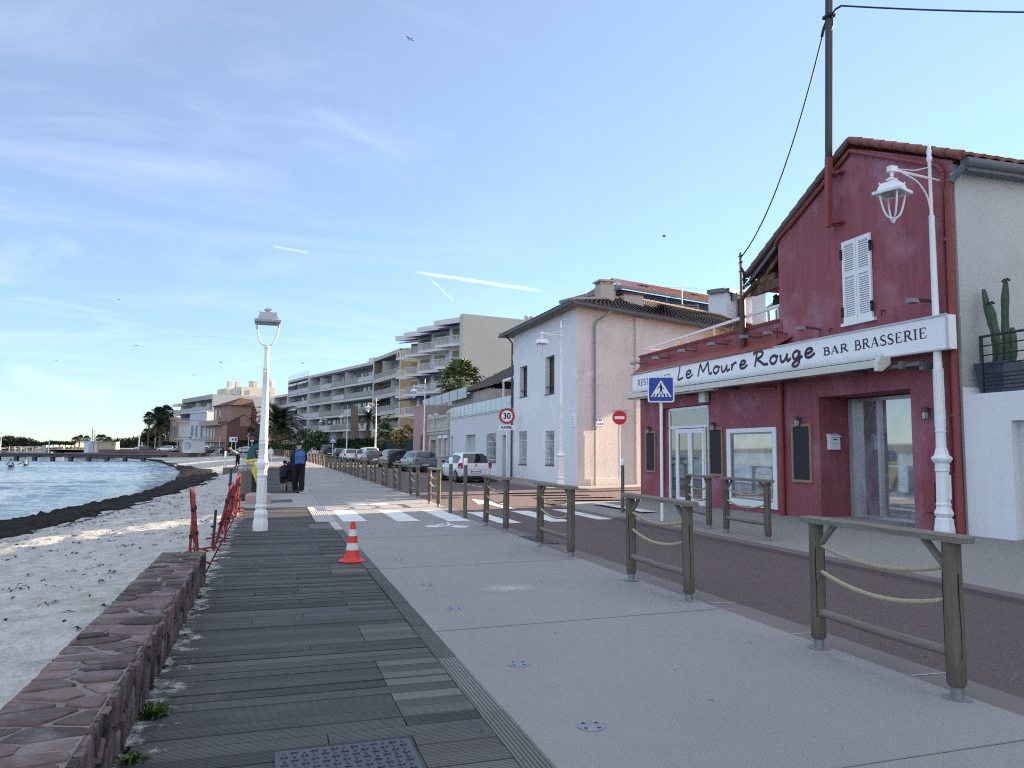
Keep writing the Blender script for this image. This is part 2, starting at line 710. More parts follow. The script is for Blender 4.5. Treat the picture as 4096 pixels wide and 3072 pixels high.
for _ in range(2000):                     # loose shreds and clumps on the sand beside the band
    y = random.choice((random.uniform(2, 30), random.uniform(8, 90)))
    c = random.random() ** 2.6
    x = interp(WDX, y) + (-.9 - interp(WDX, y) + bend(y)) * c * .96
    if x > -1.3 + bend(y):
        continue
    z = beach_z(x, y) + .012
    for _k in range(random.choice((1, 1, 2, 4))):
        a = random.uniform(0, pi)
        l = random.uniform(.015, .085) * (1 if c > .08 else 2.2)
        w = random.uniform(.006, .02)
        px, py = x + random.gauss(0, .05), y + random.gauss(0, .05)
        e = (cos(a) * l, sin(a) * l)
        g = (-sin(a) * w, cos(a) * w)
        mb.add([(px - e[0], py - e[1], z - .01), (px + g[0], py + g[1], z + .012), (px + e[0], py + e[1], z - .006), (px - g[0], py - g[1], z + .016)], [(0, 1, 2, 3)])
tag(mb.build('seaweed', WEED), 'dark brown band of dead seaweed along the waterline', 'seaweed', kind='stuff')


# ---------------------------------------------------------------- boardwalk
def plank_mat(name, col, var, groove, along='y', pitch=.0185, stain=None, st=.3):
    m = mat(name, col, .72, var, 1.2, fine=.12, fs=35, island=.34, stretch=(.6, 6, 1) if along == 'y' else (6, .6, 1), spec=.35, stain=stain, st=st, ss=1.3)
    t = m.node_tree
    c = t.nodes.new('ShaderNodeTexCoord')
    w = t.nodes.new('ShaderNodeTexWave')
    w.wave_type = 'BANDS'
    w.bands_direction = 'Y' if along == 'y' else 'X'
    w.inputs['Scale'].default_value = 2 * pi / (20 * pitch)
    w.inputs['Distortion'].default_value = .25
    t.links.new(c.outputs['Object'], w.inputs[0])
    b = t.nodes.new('ShaderNodeBump')
    b.inputs['Strength'].default_value = groove
    b.inputs['Distance'].default_value = .006
    t.links.new(w.outputs[0], b.inputs['Height'])
    t.links.new(b.outputs[0], t.nodes['Principled BSDF'].inputs['Normal'])
    # dirt and groove shading put into the colour: dark grooves, lighter ridges
    bc = t.nodes['Principled BSDF'].inputs['Base Color']
    src = bc.links[0].from_socket
    r = t.nodes.new('ShaderNodeMapRange')
    r.inputs['To Min'].default_value = .45
    r.inputs['To Max'].default_value = 1.3
    t.links.new(w.outputs[0], r.inputs['Value'])
    x = t.nodes.new('ShaderNodeMix')
    x.data_type = 'RGBA'
    x.blend_type = 'MULTIPLY'
    x.inputs['Factor'].default_value = 1
    t.links.new(src, x.inputs['A'])
    t.links.new(r.outputs[0], x.inputs['B'])
    t.links.new(x.outputs['Result'], bc)
    return m


PLANK = plank_mat('weathered_plank', (.070, .069, .068), .30, 1., stain=(.15, .147, .14), st=.35)
PLANKN = plank_mat('newer_plank', (.125, .12, .112), .18, 1.)
EDGEP = plank_mat('edge_plank', (.115, .11, .104), .2, 1., 'x', .024)


def planks(y0, y1, xl, xr, mb, patch=()):
    y = y0
    while y < y1:
        w = .138
        z = -.004 + random.uniform(-.004, .004)
        b = bend(y)
        new = any(a <= y + w / 2 <= e for a, e in patch)
        l = xl + random.uniform(-.03, .03)
        if new:
            cuts = [(l, .785, 0), (.79, xr, 1)]
        elif random.random() < .35 and y < 16:
            s = random.choice((.35, .79, -.1))
            cuts = [(l, s - .003, 0), (s + .003, xr, 0)]
        else:
            cuts = [(l, xr, 0)]
        for p, q, k in cuts:
            zz = z + (.003 if k else random.uniform(-.002, .002))
            mb.box(p + b, q + b, y, y + w, zz - .03, zz, k)
        y += w + .011


mb = MB()
planks(-2.2, 16.58, -.66, 1.228, mb, ((4.57, 4.88), (5.17, 5.76), (6.34, 6.92), (9.69, 10.15), (11.3, 11.55), (3.4, 4.2), (15.05, 16.4)))
planks(16.6, 20.9, -.68, .955, mb)
struct('boardwalk', mb, [PLANK, PLANKN], smooth=False)
mb = MB()
planks(27.3, 66, -.72, .955, mb)
struct('boardwalk_beyond_crossing', mb, [PLANK, PLANKN], smooth=False)
mb = MB()
y = -2.2
while y < 14.9:
    l = random.choice((1.08, 1.22, 1.05, .84))
    z = .004 + random.uniform(-.003, .003)
    mb.box(1.238 + random.uniform(-.006, .004), 1.388, y, min(y + l, 14.95) - .008, z - .05, z)
    y += l
struct('boardwalk_edging', mb, EDGEP, smooth=False)
# base under the boards, concrete crossing, kerb strip of the planked part
PAVE = mat('concrete_pale', (.30, .285, .265), .9, .10, .8, fine=.12, fs=70, bump=.25, bs=90, spec=.25)
struct('boardwalk_bed', sweep(-.9, 1.40, -.055, -.055, -14, 250), mat('bed_dark', (.02, .02, .02), .95, .1))
struct('promenade_crossing', sweep(-.9, 1.39, -.006, -.006, 20.9, 27.3, .1), PAVE)
mb = sweep(-.9, 1.39, .0, .0, 66, 260, .25)
struct('promenade_far', mb, mat('asphalt_far', (.19, .19, .20), .9, .1, .7))
mb = MB()
mb.box(1.238, 1.388, 14.95, 16.62, -.05, .003)
for k in range(9):
    x = .985 + k * .046
    mb.box(x, x + .022, 16.62, 19.62, -.05, .012)
mb.box(.97, 1.39, 16.6, 19.64, -.05, .003)
mb.box(.98, 1.39, 19.64, 20.9, -.05, .002)
struct('tactile_paving', mb, mat('tactile', (.40, .39, .37), .85, .1, 6), smooth=False)
struct('kerb_strip', sweep(1.03, 1.38, .006, .006, 27.3, 66), mat('kerb_stone', (.36, .34, .33), .85, .1, 3))

PROM = mat('promenade_concrete', (.262, .256, .250), .88, .11, .45, fine=.42, fs=95, bump=.5, bs=100, spec=.3, stain=(.30, .275, .27), st=.5, ss=.8)
mb = sweep(1.388, 4.32, 0, 0, -14, 20.2, .1)
mb.v += []
mb2 = sweep(1.388, 4.62, 0, 0, 20.2, 260, .1)
o = len(mb.v)
mb.v += mb2.v
mb.f += [tuple(i + o for i in q) for q in mb2.f]
mb.mi += mb2.mi
struct('promenade', mb, PROM)
JOINT = mat('joint', (.19, .18, .17), .9, .2, 8)
mb = MB()
for y, dy_ in ((3.16, .02), (6.45, .16), (9.95, .2), (13.4, .15), (20.2, .1), (27.3, .1)):
    mb.quad((1.40, y, .003), (4.31, y + dy_, .003), (4.31, y + dy_ + .012, .003), (1.40, y + .012, .003))
struct('promenade_joints', mb, JOINT)

GUT = mat('gutter_stone', (.165, .140, .142), .85, .14, 1.5, fine=.12, fs=60, bump=.3, bs=60)
struct('gutter', sweep(4.32, 4.70, -.004, -.022, -14, 20.2), GUT)
ROAD = mat('asphalt', (.114, .084, .083), .88, .10, .5, fine=.85, fs=62, bump=.7, bs=70, spec=.35, stain=(.135, .115, .115), st=.35, ss=.45)
mb = sweep(4.70, 7.64, -.022, -.03, -14, 20.2)
mb2 = sweep(4.62, 11.2, -.022, -.022, 20.2, 300)
o = len(mb.v)
mb.v += mb2.v
mb.f += [tuple(i + o for i in q) for q in mb2.f]
mb.mi += mb2.mi
mb.quad((7.64, 19.4, -.03), (60, 40, -.03), (60, 52, -.03), (7.64, 27, -.028))
struct('road', mb, ROAD)
mb = MB()
y = -14.
while y < 20:
    mb.bev(7.64, 7.84, y, min(y + .99, 20), -.05, .045 - (.03 if y > 15 else 0), .02)
    y += 1.0
struct('kerb', mb, mat('kerb_purple', (.15, .11, .112), .8, .15, 2, bump=.2), smooth=False)
# right-hand pavement, rising towards the restaurant
PAV2 = mat('pavement_asphalt', (.24, .232, .222), .9, .08, .4, fine=.35, fs=60, bump=.4, bs=70, stain=(.30, .28, .27), st=.25, ss=.6)


def fz(y):
    return .05 + (21.0 - y) / 11.7 * .25 if y < 21 else .05


mb = MB()
v = []
ys = [-14 + i for i in range(36)]
for y in ys:
    v += [(7.84, y, .04 - (.03 if y > 15 else 0)), (10.9, y, fz(y)), (26, y, fz(y) + .02)]
mb.add(v, [(3 * i + k, 3 * i + k + 1, 3 * i + k + 4, 3 * i + k + 3) for i in range(len(ys) - 1) for k in (0, 1)])
struct('pavement', mb, PAV2)
mb = MB()
mb.add([(7.64, 21, -.05), (7.64, 21, .012), (11.2, 21.1, .05), (60, 39, .05), (60, 39, -.05), (11.2, 21.1, -.05)], [(0, 1, 2, 5), (5, 2, 3, 4)])
mb.add([(10.55, 28.6, -.03), (10.55, 38, -.03), (10.55, 38, .13), (10.55, 28.6, .06), (12.5, 38, .14), (12.5, 29.3, .08), (60, 47.5, .1), (60, 46, .1), (12.2, 27.9, .05), (12.2, 27.9, -.03), (60, 46, -.03)],
       [(0, 3, 2, 1), (3, 5, 4, 2), (3, 8, 5), (8, 7, 6, 5), (0, 9, 8, 3), (9, 10, 7, 8)])
struct('house_pavement', mb, mat('pavement_house', (.26, .22, .21), .9, .1, .6, fine=.1, fs=60))
struct('far_pavement', sweep(11.2, 13.2, .10, .12, 38, 260, .15), PAV2)

# painted markings
PAINT = mat('road_paint', (.62, .63, .64), .75, .10, 2.2, fine=.12, fs=40, stain=(.30, .28, .29), st=.7, ss=2.6)


def flat(mb, pts, z):
    mb.add([(x, y, z) for x, y in pts], [tuple(range(len(pts)))])


mb = MB()
for a, b, z in ((1.54, 16.5, .004), (2.66, 16.3, .004), (3.73, 16.1, .004), (4.76, 15.6, -.017), (5.98, 15.75, -.019), (7.24, 16.05, -.022), ):
    flat(mb, ((a, a and b), (a + .5, b), (a + .5, b + 3.0), (a, b + 3.0)), z)
flat(mb, ((8.66, 16.6), (9.07, 16.6), (9.09, 19.7), (8.7, 19.7)), .085)
for y0, xa, xb in ((22.0, 8.5, 11.6), (23.3, 8.3, 11.2), (24.7, 8.0, 10.9), (26.1, 8.0, 10.7)):
    flat(mb, ((xa, y0), (xb, y0 - .1), (xb, y0 + .45), (xa, y0 + .55)), -.022)
flat(mb, ((6.22, 23.6), (5.8, 21.2), (6.12, 21.3), (6.08, 19.4), (6.36, 19.4), (6.34, 21.35), (6.66, 21.4)), -.018)
for y in range(27, 60, 1):
    if y % 5 != 0:
        flat(mb, ((8.55, y), (8.67, y), (8.67, y + .5), (8.55, y + .5)), -.018)
struct('road_markings', mb, PAINT, smooth=False)


def ring(mb, cx, cy, r, w, z, n=24, sy=1.):
    v = []
    for i in range(n):
        a = 2 * pi * i / n
        v += [(cx + (r - w) * cos(a), cy + (r - w) * sin(a) * sy, z), (cx + r * cos(a), cy + r * sin(a) * sy, z)]
    mb.add(v, [(2 * i, 2 * i + 1, (2 * i + 3) % (2 * n), (2 * i + 2) % (2 * n)) for i in range(n)])


def disc(mb, cx, cy, r, z, n=20, sy=1., m=0):
    mb.add([(cx + r * cos(2 * pi * i / n), cy + r * sin(2 * pi * i / n) * sy, z) for i in range(n)], [tuple(range(n))], m)


mb = MB()
disc(mb, 3.22, 15.12, .185, .004, sy=1.2)
disc(mb, 3.71, 14.95, .185, .004, sy=1.2)
for k, (p, q) in enumerate((((3.22, 15.12), (3.42, 15.55)), ((3.42, 15.55), (3.62, 15.5)), ((3.62, 15.5), (3.47, 15.05)), ((3.42, 15.55), (3.47, 15.05)), ((3.62, 15.5), (3.71, 15.0)), ((3.30, 16.05), (3.42, 15.95)), ((3.62, 15.5), (3.64, 15.85)))):
    p, q = Vector(p), Vector(q)
    g = Vector((-(q - p).y, (q - p).x)).normalized() * .035
    flat(mb, (p - g, q - g, q + g, p + g), .0043 + k * .0002)
for k, (x, y) in enumerate(((2.4, 21.6), (2.95, 21.45))):
    disc(mb, x, y, .28, .004, sy=1.4)
flat(mb, ((2.1, 22.4), (3.3, 21.9), (3.25, 21.75), (2.1, 22.2)), .0048)
for y in (33, 37, 44, 52):
    flat(mb, ((2.2, y), (2.9, y + .1), (2.9, y + .32), (2.2, y + .22)), .004)
struct('bicycle_marking', mb, PAINT, smooth=False)
# short pale joints in the gutter
mb = MB()
for y in (4.3, 5.55, 6.9, 8.3, 9.7, 11.1, 12.5, 13.9):
    mb.quad((4.34, y, -.001), (4.69, y + .03, -.018), (4.69, y + .045, -.018), (4.34, y + .018, -.001))
struct('gutter_joints', mb, mat('joint_pale', (.42, .40, .40), .85, .1))
# a white powdery stain on the promenade
m = mat('chalk_stain', (.52, .52, .52), .95, .2, 30)
q = m.node_tree
c = q.nodes.new('ShaderNodeTexCoord')
g = q.nodes.new('ShaderNodeTexGradient')
g.gradient_type = 'SPHERICAL'
q.links.new(c.outputs['Object'], g.inputs[0])
n = q.nodes.new('ShaderNodeTexNoise')
n.inputs['Scale'].default_value = 7
n.inputs['Detail'].default_value = 8
n.inputs['Roughness'].default_value = .75
q.links.new(c.outputs['Object'], n.inputs[0])
x = q.nodes.new('ShaderNodeMath')
x.operation = 'MULTIPLY'
q.links.new(g.outputs['Fac'], x.inputs[0])
q.links.new(n.outputs[0], x.inputs[1])
r = q.nodes.new('ShaderNodeMapRange')
r.inputs['From Min'].default_value = .16
r.inputs['From Max'].default_value = .62
q.links.new(x.outputs[0], r.inputs['Value'])
q.links.new(r.outputs[0], q.nodes['Principled BSDF'].inputs['Alpha'])
mb = MB()
mb.quad((-1, -1, 0), (1, -1, 0), (1, 1, 0), (-1, 1, 0))
o = struct('promenade_stain', mb, m, smooth=False)
o.location = (2.62, 8.2, .004)
o.scale = (.62, .42, 1)

mq = mat('sand_film', (.40, .39, .37), .95, .2, 9)
q = mq.node_tree
c = q.nodes.new('ShaderNodeTexCoord')
n = q.nodes.new('ShaderNodeTexNoise')
n.inputs['Scale'].default_value = 4.5
n.inputs['Detail'].default_value = 9
n.inputs['Roughness'].default_value = .72
q.links.new(c.outputs['Object'], n.inputs[0])
s_ = q.nodes.new('ShaderNodeSeparateXYZ')
q.links.new(c.outputs['Generated'], s_.inputs[0])
x = q.nodes.new('ShaderNodeMath')
x.operation = 'MULTIPLY_ADD'
q.links.new(s_.outputs[0], x.inputs[0])
x.inputs[1].default_value = -.46
q.links.new(n.outputs[0], x.inputs[2])
r = q.nodes.new('ShaderNodeMapRange')
r.inputs['From Min'].default_value = .42
r.inputs['From Max'].default_value = .56
q.links.new(x.outputs[0], r.inputs['Value'])
q.links.new(r.outputs[0], q.nodes['Principled BSDF'].inputs['Alpha'])
mb = MB()
mb.quad((-.70, 2.8, .0035), (-.05, 2.8, .0035), (-.05, 20.8, .0035), (-.70, 20.8, .0035))
struct('sand_film', mb, mq, smooth=False)

# small litter (leaves, twigs) on promenade and boards
mb = MB()
for _ in range(80):
    y = random.uniform(2.5, 22)
    x = random.uniform(-.6, 4.2)
    a = random.uniform(0, pi)
    l = random.uniform(.005, .02)
    w = l * random.uniform(.2, .5)
    e, g = (cos(a) * l, sin(a) * l), (-sin(a) * w, cos(a) * w)
    mb.add([(x - e[0], y - e[1], .006), (x + g[0], y + g[1], .012), (x + e[0], y + e[1], .007), (x - g[0], y - g[1], .014)], [(0, 1, 2, 3)])
tag(mb.build('litter', mat('litter_brown', (.05, .04, .03), .9, .3, 20)), 'tiny dry leaves and twigs lying on the promenade', 'litter', kind='stuff')

# ---------------------------------------------------------------- stone wall
t = thing('stone_wall', 'low wall of purple-red rubble stones beside the boardwalk', 'wall', (-.905, 4, 0))
MORTAR = mat('mortar', (.225, .20, .18), .95, .12, 6, fine=.2, fs=60, bump=.7, bs=90)
STONE = mat('rubble_stone', (.105, .070, .066), .78, .3, 5, fine=.2, fs=40, island=.5, bump=1., bs=14, stretch=(.8, 2.6, 1), stain=(.34, .32, .32), st=.4, ss=4.5)


def clip(poly, p, q):
    """part of poly nearer to p than to q"""
    m = ((p[0] + q[0]) / 2, (p[1] + q[1]) / 2)
    n = (q[0] - p[0], q[1] - p[1])
    out = []
    for i in range(len(poly)):
        a, b = poly[i], poly[(i + 1) % len(poly)]
        da = (a[0] - m[0]) * n[0] + (a[1] - m[1]) * n[1]
        db = (b[0] - m[0]) * n[0] + (b[1] - m[1]) * n[1]
        if da <= 0:
            out.append(a)
        if da * db < 0:
            k = da / (da - db)
            out.append((a[0] + (b[0] - a[0]) * k, a[1] + (b[1] - a[1]) * k))
    return out


def inset(poly, d):
    n = len(poly)
    c = (sum(p[0] for p in poly) / n, sum(p[1] for p in poly) / n)
    lines = []
    for i in range(n):
        a, b = poly[i], poly[(i + 1) % n]
        e = (b[0] - a[0], b[1] - a[1])
        l = hypot(*e)
        if l < 1e-6:
            continue
        nn = (-e[1] / l, e[0] / l)
        if (c[0] - a[0]) * nn[0] + (c[1] - a[1]) * nn[1] < 0:
            nn = (-nn[0], -nn[1])
        lines.append(((a[0] + nn[0] * d, a[1] + nn[1] * d), nn))
    out = list(poly)
    for a, nn in lines:
        res = []
        for i in range(len(out)):
            p, q = out[i], out[(i + 1) % len(out)]
            dp = (p[0] - a[0]) * nn[0] + (p[1] - a[1]) * nn[1]
            dq = (q[0] - a[0]) * nn[0] + (q[1] - a[1]) * nn[1]
            if dp >= 0:
                res.append(p)
            if dp * dq < 0:
                k = dp / (dp - dq)
                res.append((p[0] + (q[0] - p[0]) * k, p[1] + (q[1] - p[1]) * k))
        out = res
        if len(out) < 3:
            return None
    return out


def stones(U, V, su, sv, gap, seed):
    """irregular stone outlines filling a U x V rectangle"""
    rnd = random.Random(seed)
    pts = []
    tries = 0
    while tries < 6000:
        tries += 1
        p = (rnd.uniform(0, U), rnd.uniform(0, V))
        k = rnd.uniform(.55, 1.25)
        if all(((p[0] - q[0]) / su) ** 2 + ((p[1] - q[1]) / sv) ** 2 > (k * .5 + q[2] * .5) ** 2 for q in pts):
            pts.append((*p, k))
    res = []
    for p in pts:
        poly = [(0, 0), (U / su, 0), (U / su, V / sv), (0, V / sv)]
        s = (p[0] / su, p[1] / sv)
        for q in pts:
            if q is p or hypot((q[0] - p[0]) / su, (q[1] - p[1]) / sv) > 4:
                continue
            poly = clip(poly, s, (q[0] / su, q[1] / sv))
        poly = [(a * su, b * sv) for a, b in poly]
        # round off and roughen the outline
        poly = inset(poly, gap * rnd.uniform(.5, 1.7))
        if not poly or len(poly) < 3:
            continue
        sub = []
        for i in range(len(poly)):
            a, b = poly[i], poly[(i + 1) % len(poly)]
            for kk in (.05, .36, .64, .95):
                sub.append((a[0] + (b[0] - a[0]) * kk + rnd.gauss(0, .0035), a[1] + (b[1] - a[1]) * kk + rnd.gauss(0, .0035)))
        res.append(sub)
    return res


def lay(mb, polys, f, hmin, hmax, seed):
    """raise each outline as a slightly domed stone; f maps (u, v, height) to space"""
    rnd = random.Random(seed)
    for p in polys:
        n = len(p)
        c = (sum(a[0] for a in p) / n, sum(a[1] for a in p) / n)
        h = rnd.uniform(hmin, hmax)
        v = [f(a[0], a[1], -.01) for a in p]
        v += [f(a[0], a[1], h * .65) for a in p]
        v += [f(c[0] + (a[0] - c[0]) * .93, c[1] + (a[1] - c[1]) * .93, h * rnd.uniform(.93, 1.05)) for a in p]
        v.append(f(c[0], c[1], h * rnd.uniform(.95, 1.15)))
        fs = []
        for i in range(n):
            j = (i + 1) % n
            fs += [(i, j, n + j, n + i), (n + i, n + j, 2 * n + j, 2 * n + i), (2 * n + i, 2 * n + j, 3 * n)]
        mb.add(v, fs)


mb = MB()
N = 60
y0, y1 = -6.2, 5.45           # local to the thing (world Y - 4)
v = []
for i in range(N + 1):
    y = y0 + (y1 - y0) * i / N
    for x, z in ((.225, -.08), (.222, .2), (.212, .352), (-.21, .352), (-.225, .1), (-.225, -.5)):
        v.append((x + .006 * pn(x * 9, y, 5), y + (0 if 0 < i < N else 0), z + .007 * pn(y, x * 5, 4)))
f = [(i * 6 + k, i * 6 + k + 1, i * 6 + 7 + k, i * 6 + 6 + k) for i in range(N) for k in range(5)]
f += [tuple(range(5, -1, -1)), tuple(N * 6 + k for k in range(6))]
mb.add(v, f)
mb.build('mortar_core', MORTAR, t)
mb = MB()
lay(mb, stones(.45, y1 - y0, .29, .18, .0165, 5), lambda u, w, h: (-.226 + u, y0 + w, .352 + h), .004, .018, 2)
lay(mb, stones(y1 - y0, .36, .10, .24, .010, 8), lambda u, w, h: (.221 + h, y0 + u, w), .004, .028, 3)
lay(mb, stones(.42, .34, .13, .2, .010, 9), lambda u, w, h: (-.21 + u, y1 + h, w), .005, .02, 4)
lay(mb, stones(y1 - y0, .5, .2, .2, .010, 12), lambda u, w, h: (-.224 - h, y0 + u, w - .15), .005, .02, 5)
mb.build('stones', STONE, t, angle=50)
# ---------------------------------------------------------------- stroke lettering
def ribbon(mb, pts, w, M, z, closed=False, n=6):
    """a brush stroke: pts 2-D, w a width or (start, middle, end), M maps (x, y, height) to space"""
    P = spline([Vector(p) for p in pts], n) if len(pts) > 2 else [Vector(p) for p in pts]
    L = len(P)
    vs = []
    for i, p in enumerate(P):
        d = (P[min(i + 1, L - 1)] - P[max(i - 1, 0)]).normalized()
        t = i / (L - 1)
        ww = w if not isinstance(w, tuple) else (w[0] + (w[1] - w[0]) * t * 2 if t < .5 else w[1] + (w[2] - w[1]) * (t * 2 - 1))
        g = Vector((-d.y, d.x)) * ww / 2
        vs += [M(p.x + g.x, p.y + g.y, z), M(p.x - g.x, p.y - g.y, z)]
    mb.add(vs, [(2 * i, 2 * i + 1, 2 * i + 3, 2 * i + 2) for i in range(L - 1)])


SERIF = {
    'B': (.74, [([(.2, 0), (.2, 1)], .15), ([(.2, .97), (.48, .96), (.6, .76), (.48, .54), (.2, .53)], (.06, .15, .06)),
                ([(.2, .53), (.55, .5), (.7, .27), (.54, .04), (.2, .03)], (.06, .16, .06)), ([(.03, .025), (.3, .025)], .05), ([(.03, .975), (.3, .975)], .05)]),
    'A': (.86, [([(.1, 0), (.42, 1)], .06), ([(.42, 1), (.72, 0)], .16), ([(.2, .33), (.62, .33)], .05), ([(.0, .025), (.24, .025)], .05), ([(.56, .025), (.88, .025)], .05)]),
    'R': (.82, [([(.2, 0), (.2, 1)], .15), ([(.2, .97), (.5, .96), (.62, .75), (.5, .53), (.2, .52)], (.06, .15, .06)), ([(.4, .52), (.55, .3), (.82, .02)], (.1, .15, .1)),
                ([(.03, .025), (.37, .025)], .05), ([(.03, .975), (.3, .975)], .05)]),
    'S': (.62, [([(.52, .74), (.46, .95), (.28, .98), (.1, .85), (.14, .64), (.34, .5), (.52, .34), (.52, .12), (.3, .02), (.1, .08), (.06, .28)], (.06, .16, .06))]),
    'E': (.70, [([(.18, 0), (.18, 1)], .15), ([(.18, .97), (.6, .97)], .06), ([(.18, .52), (.48, .52)], .05), ([(.18, .03), (.64, .03)], .06), ([(.6, .98), (.62, .76)], .06), ([(.64, .02), (.67, .26)], .06), ([(.48, .63), (.48, .41)], .05)]),
    'I': (.38, [([(.19, 0), (.19, 1)], .15), ([(.02, .025), (.36, .025)], .05), ([(.02, .975), (.36, .975)], .05)]),
    'T': (.74, [([(.37, 0), (.37, 1)], .15), ([(.02, .965), (.72, .965)], .07), ([(.04, .98), (.04, .74)], .05), ([(.7, .98), (.7, .74)], .05), ([(.2, .025), (.54, .025)], .05)]),
    'U': (.82, [([(.18, 1), (.18, .35), (.25, .1), (.42, .02), (.6, .1), (.66, .35), (.66, 1)], (.15, .09, .06)), ([(.03, .975), (.34, .975)], .05), ([(.54, .975), (.8, .975)], .05)]),
    'N': (.86, [([(.16, 0), (.16, 1)], .06), ([(.14, 1), (.7, 0)], .16), ([(.7, 0), (.7, 1)], .06), ([(.02, .025), (.3, .025)], .05), ([(.02, .975), (.2, .975)], .05), ([(.57, .975), (.85, .975)], .05)]),
    ' ': (.42, []),
}
BRUSH = {
    'L': (.50, [[(.2, 1), (.14, .6), (.06, .22), (.03, .04), (.12, .0), (.42, .10)]]),
    'e': (.50, [[(.06, .25), (.26, .29), (.38, .42), (.3, .54), (.15, .5), (.06, .3), (.07, .1), (.18, .01), (.33, .05), (.5, .22)]]),
    'M': (1.02, [[(.0, -.02), (.1, .45), (.2, .96)], [(.2, .96), (.3, .55), (.4, .27)], [(.4, .27), (.58, .62), (.76, .98)], [(.76, .98), (.79, .5), (.84, .08), (.94, .04), (1.03, .14)]]),
    'o': (.47, [[(.28, .52), (.12, .45), (.04, .25), (.1, .05), (.22, .0), (.35, .12), (.39, .3), (.34, .47), (.25, .52)], [(.35, .44), (.48, .42)]]),
    'u': (.56, [[(.06, .5), (.05, .25), (.1, .03), (.22, .05), (.34, .25), (.4, .5)], [(.4, .5), (.38, .22), (.43, .02), (.58, .16)]]),
    'r': (.46, [[(.06, .5), (.08, .25), (.06, 0)], [(.07, .15), (.15, .38), (.28, .52), (.38, .47)]]),
    'R': (.80, [[(.18, .92), (.12, .5), (.04, 0)], [(-.04, .84), (.14, .98), (.4, .98), (.52, .82), (.42, .62), (.12, .48)], [(.14, .48), (.36, .3), (.56, .08), (.8, .05)]]),
    'g': (.52, [[(.36, .46), (.22, .53), (.07, .4), (.06, .16), (.17, .05), (.3, .2), (.38, .48)], [(.38, .5), (.37, .1), (.32, -.25), (.18, -.4), (.02, -.33), (.06, -.18), (.3, -.02), (.52, .18)]]),
    ' ': (.42, []),
}


def letter(mb, s, font, x0, x1, zb, h, M, wid=None):
    """write s between x0 and x1 with cap height h"""
    tot = sum(font[c][0] for c in s) + .08 * (len(s) - 1)
    k = (x1 - x0) / tot
    x = x0
    q = 0
    for c in s:
        w, strokes = font[c]
        for st in strokes:
            pts, ww = (st[0], st[1]) if wid is None else (st, wid)
            r = k if wid is None else h
            ww = tuple(a * r for a in ww) if isinstance(ww, tuple) else ww * r
            ribbon(mb, [(x + p[0] * k, zb + p[1] * h) for p in pts], ww, M, .0012 + .0004 * (q % 7))
            q += 1
        x += (w + .08) * k


# ---------------------------------------------------------------- roof of clay channel tiles
def tiles(mb, a, b, c, d, n, rows, r=.05, m=0):
    """corrugated tile surface; a-b is the eave, d-c the ridge above it"""
    a, b, c, d = map(Vector, (a, b, c, d))
    nor = (b - a).cross(d - a).normalized()
    if nor.z < 0:
        nor = -nor
    K = 6
    for j in range(rows):
        t0, t1 = j / rows, (j + 1) / rows + .02
        vs = []
        for t, lift in ((t0, .05), (t1, .0)):
            t = min(t, 1.)
            p, q = a.lerp(d, t), b.lerp(c, t)
            for i in range(n * K + 1):
                u = i / (n * K)
                w = abs(sin(pi * u * n)) ** .8
                vs.append(p.lerp(q, u) + nor * (r * w + lift))
        L = n * K + 1
        mb.add(vs, [(i, i + 1, L + i + 1, L + i) for i in range(L - 1)], m)
        vs2 = vs[:L] + [v - nor * (r * .6 + .02) for v in vs[:L]]
        if j == 0:
            mb.add(vs2, [(i, i + 1, L + i + 1, L + i) for i in range(L - 1)], m)


TILE_OLD = mat('old_roof_tile', (.088, .069, .062), .9, .35, 2.6, fine=.25, fs=14, bump=.3, bs=40, stain=(.07, .06, .06), st=.6, ss=1.8)
TILE_RED = mat('red_roof_tile', (.22, .085, .06), .85, .28, 3.5, fine=.2, fs=20, stain=(.14, .09, .08), st=.5, ss=1.4)

# ---------------------------------------------------------------- restaurant
RA = atan2(-11.71, -.33)
RED = mat('red_render', (.27, .078, .097), .82, .16, 1.3, fine=.10, fs=30, streak=.32, bump=.5, bs=28, stain=(.39, .20, .26), st=.85, ss=.8)
RED_TRIM = mat('red_paint', (.25, .058, .055), .6, .12, 3, bump=.15, bs=30)
t = rest = thing('restaurant_building', 'dark red rendered restaurant with a long white fascia sign and a tiled gable', 'restaurant', (10.93, 21.01, 0), RA)
mb = MB()
HO = [(1.42, 4.0, .05, 2.80, .22), (4.92, 6.80, .36, 2.06, .16), (8.28, 10.68, .24, 2.69, .92)]
mb.wall(0, 7.06, -.15, 4.46, [h for h in HO if h[1] < 7.06], 0, .2)
mb.wall(7.06, 11.75, -.15, 6.34, [HO[2]], 0, .2)
mb.add([(7.06, 0, 6.34), (11.75, 0, 6.34), (11.75, 0, 6.40), (9.44, 0, 7.52), (7.06, 0, 6.345)], [(0, 1, 2, 3, 4)])
mb.quad((0, 0, -.15), (0, 6, -.15), (0, 6, 4.46), (0, 0, 4.46))
mb.quad((0, 0, 4.46), (7.06, 0, 4.46), (7.06, .22, 4.46), (0, .22, 4.46))
mb.quad((0, .22, 4.46), (7.06, .22, 4.46), (7.06, .22, 4.0), (0, .22, 4.0))
mb.quad((0, 6, 4.0), (0, .22, 4.0), (7.06, .22, 4.0), (7.06, 6, 4.0))
mb.quad((7.06, 0, 4.0), (7.06, 9, 4.0), (7.06, 9, 6.34), (7.06, 0, 6.34))
mb.quad((0, 6, -.15), (7.06, 6, -.15), (7.06, 6, 4.46), (0, 6, 4.46))
mb.quad((7.06, 9, -.15), (11.75, 9, -.15), (11.75, 9, 6.34), (7.06, 9, 6.34))
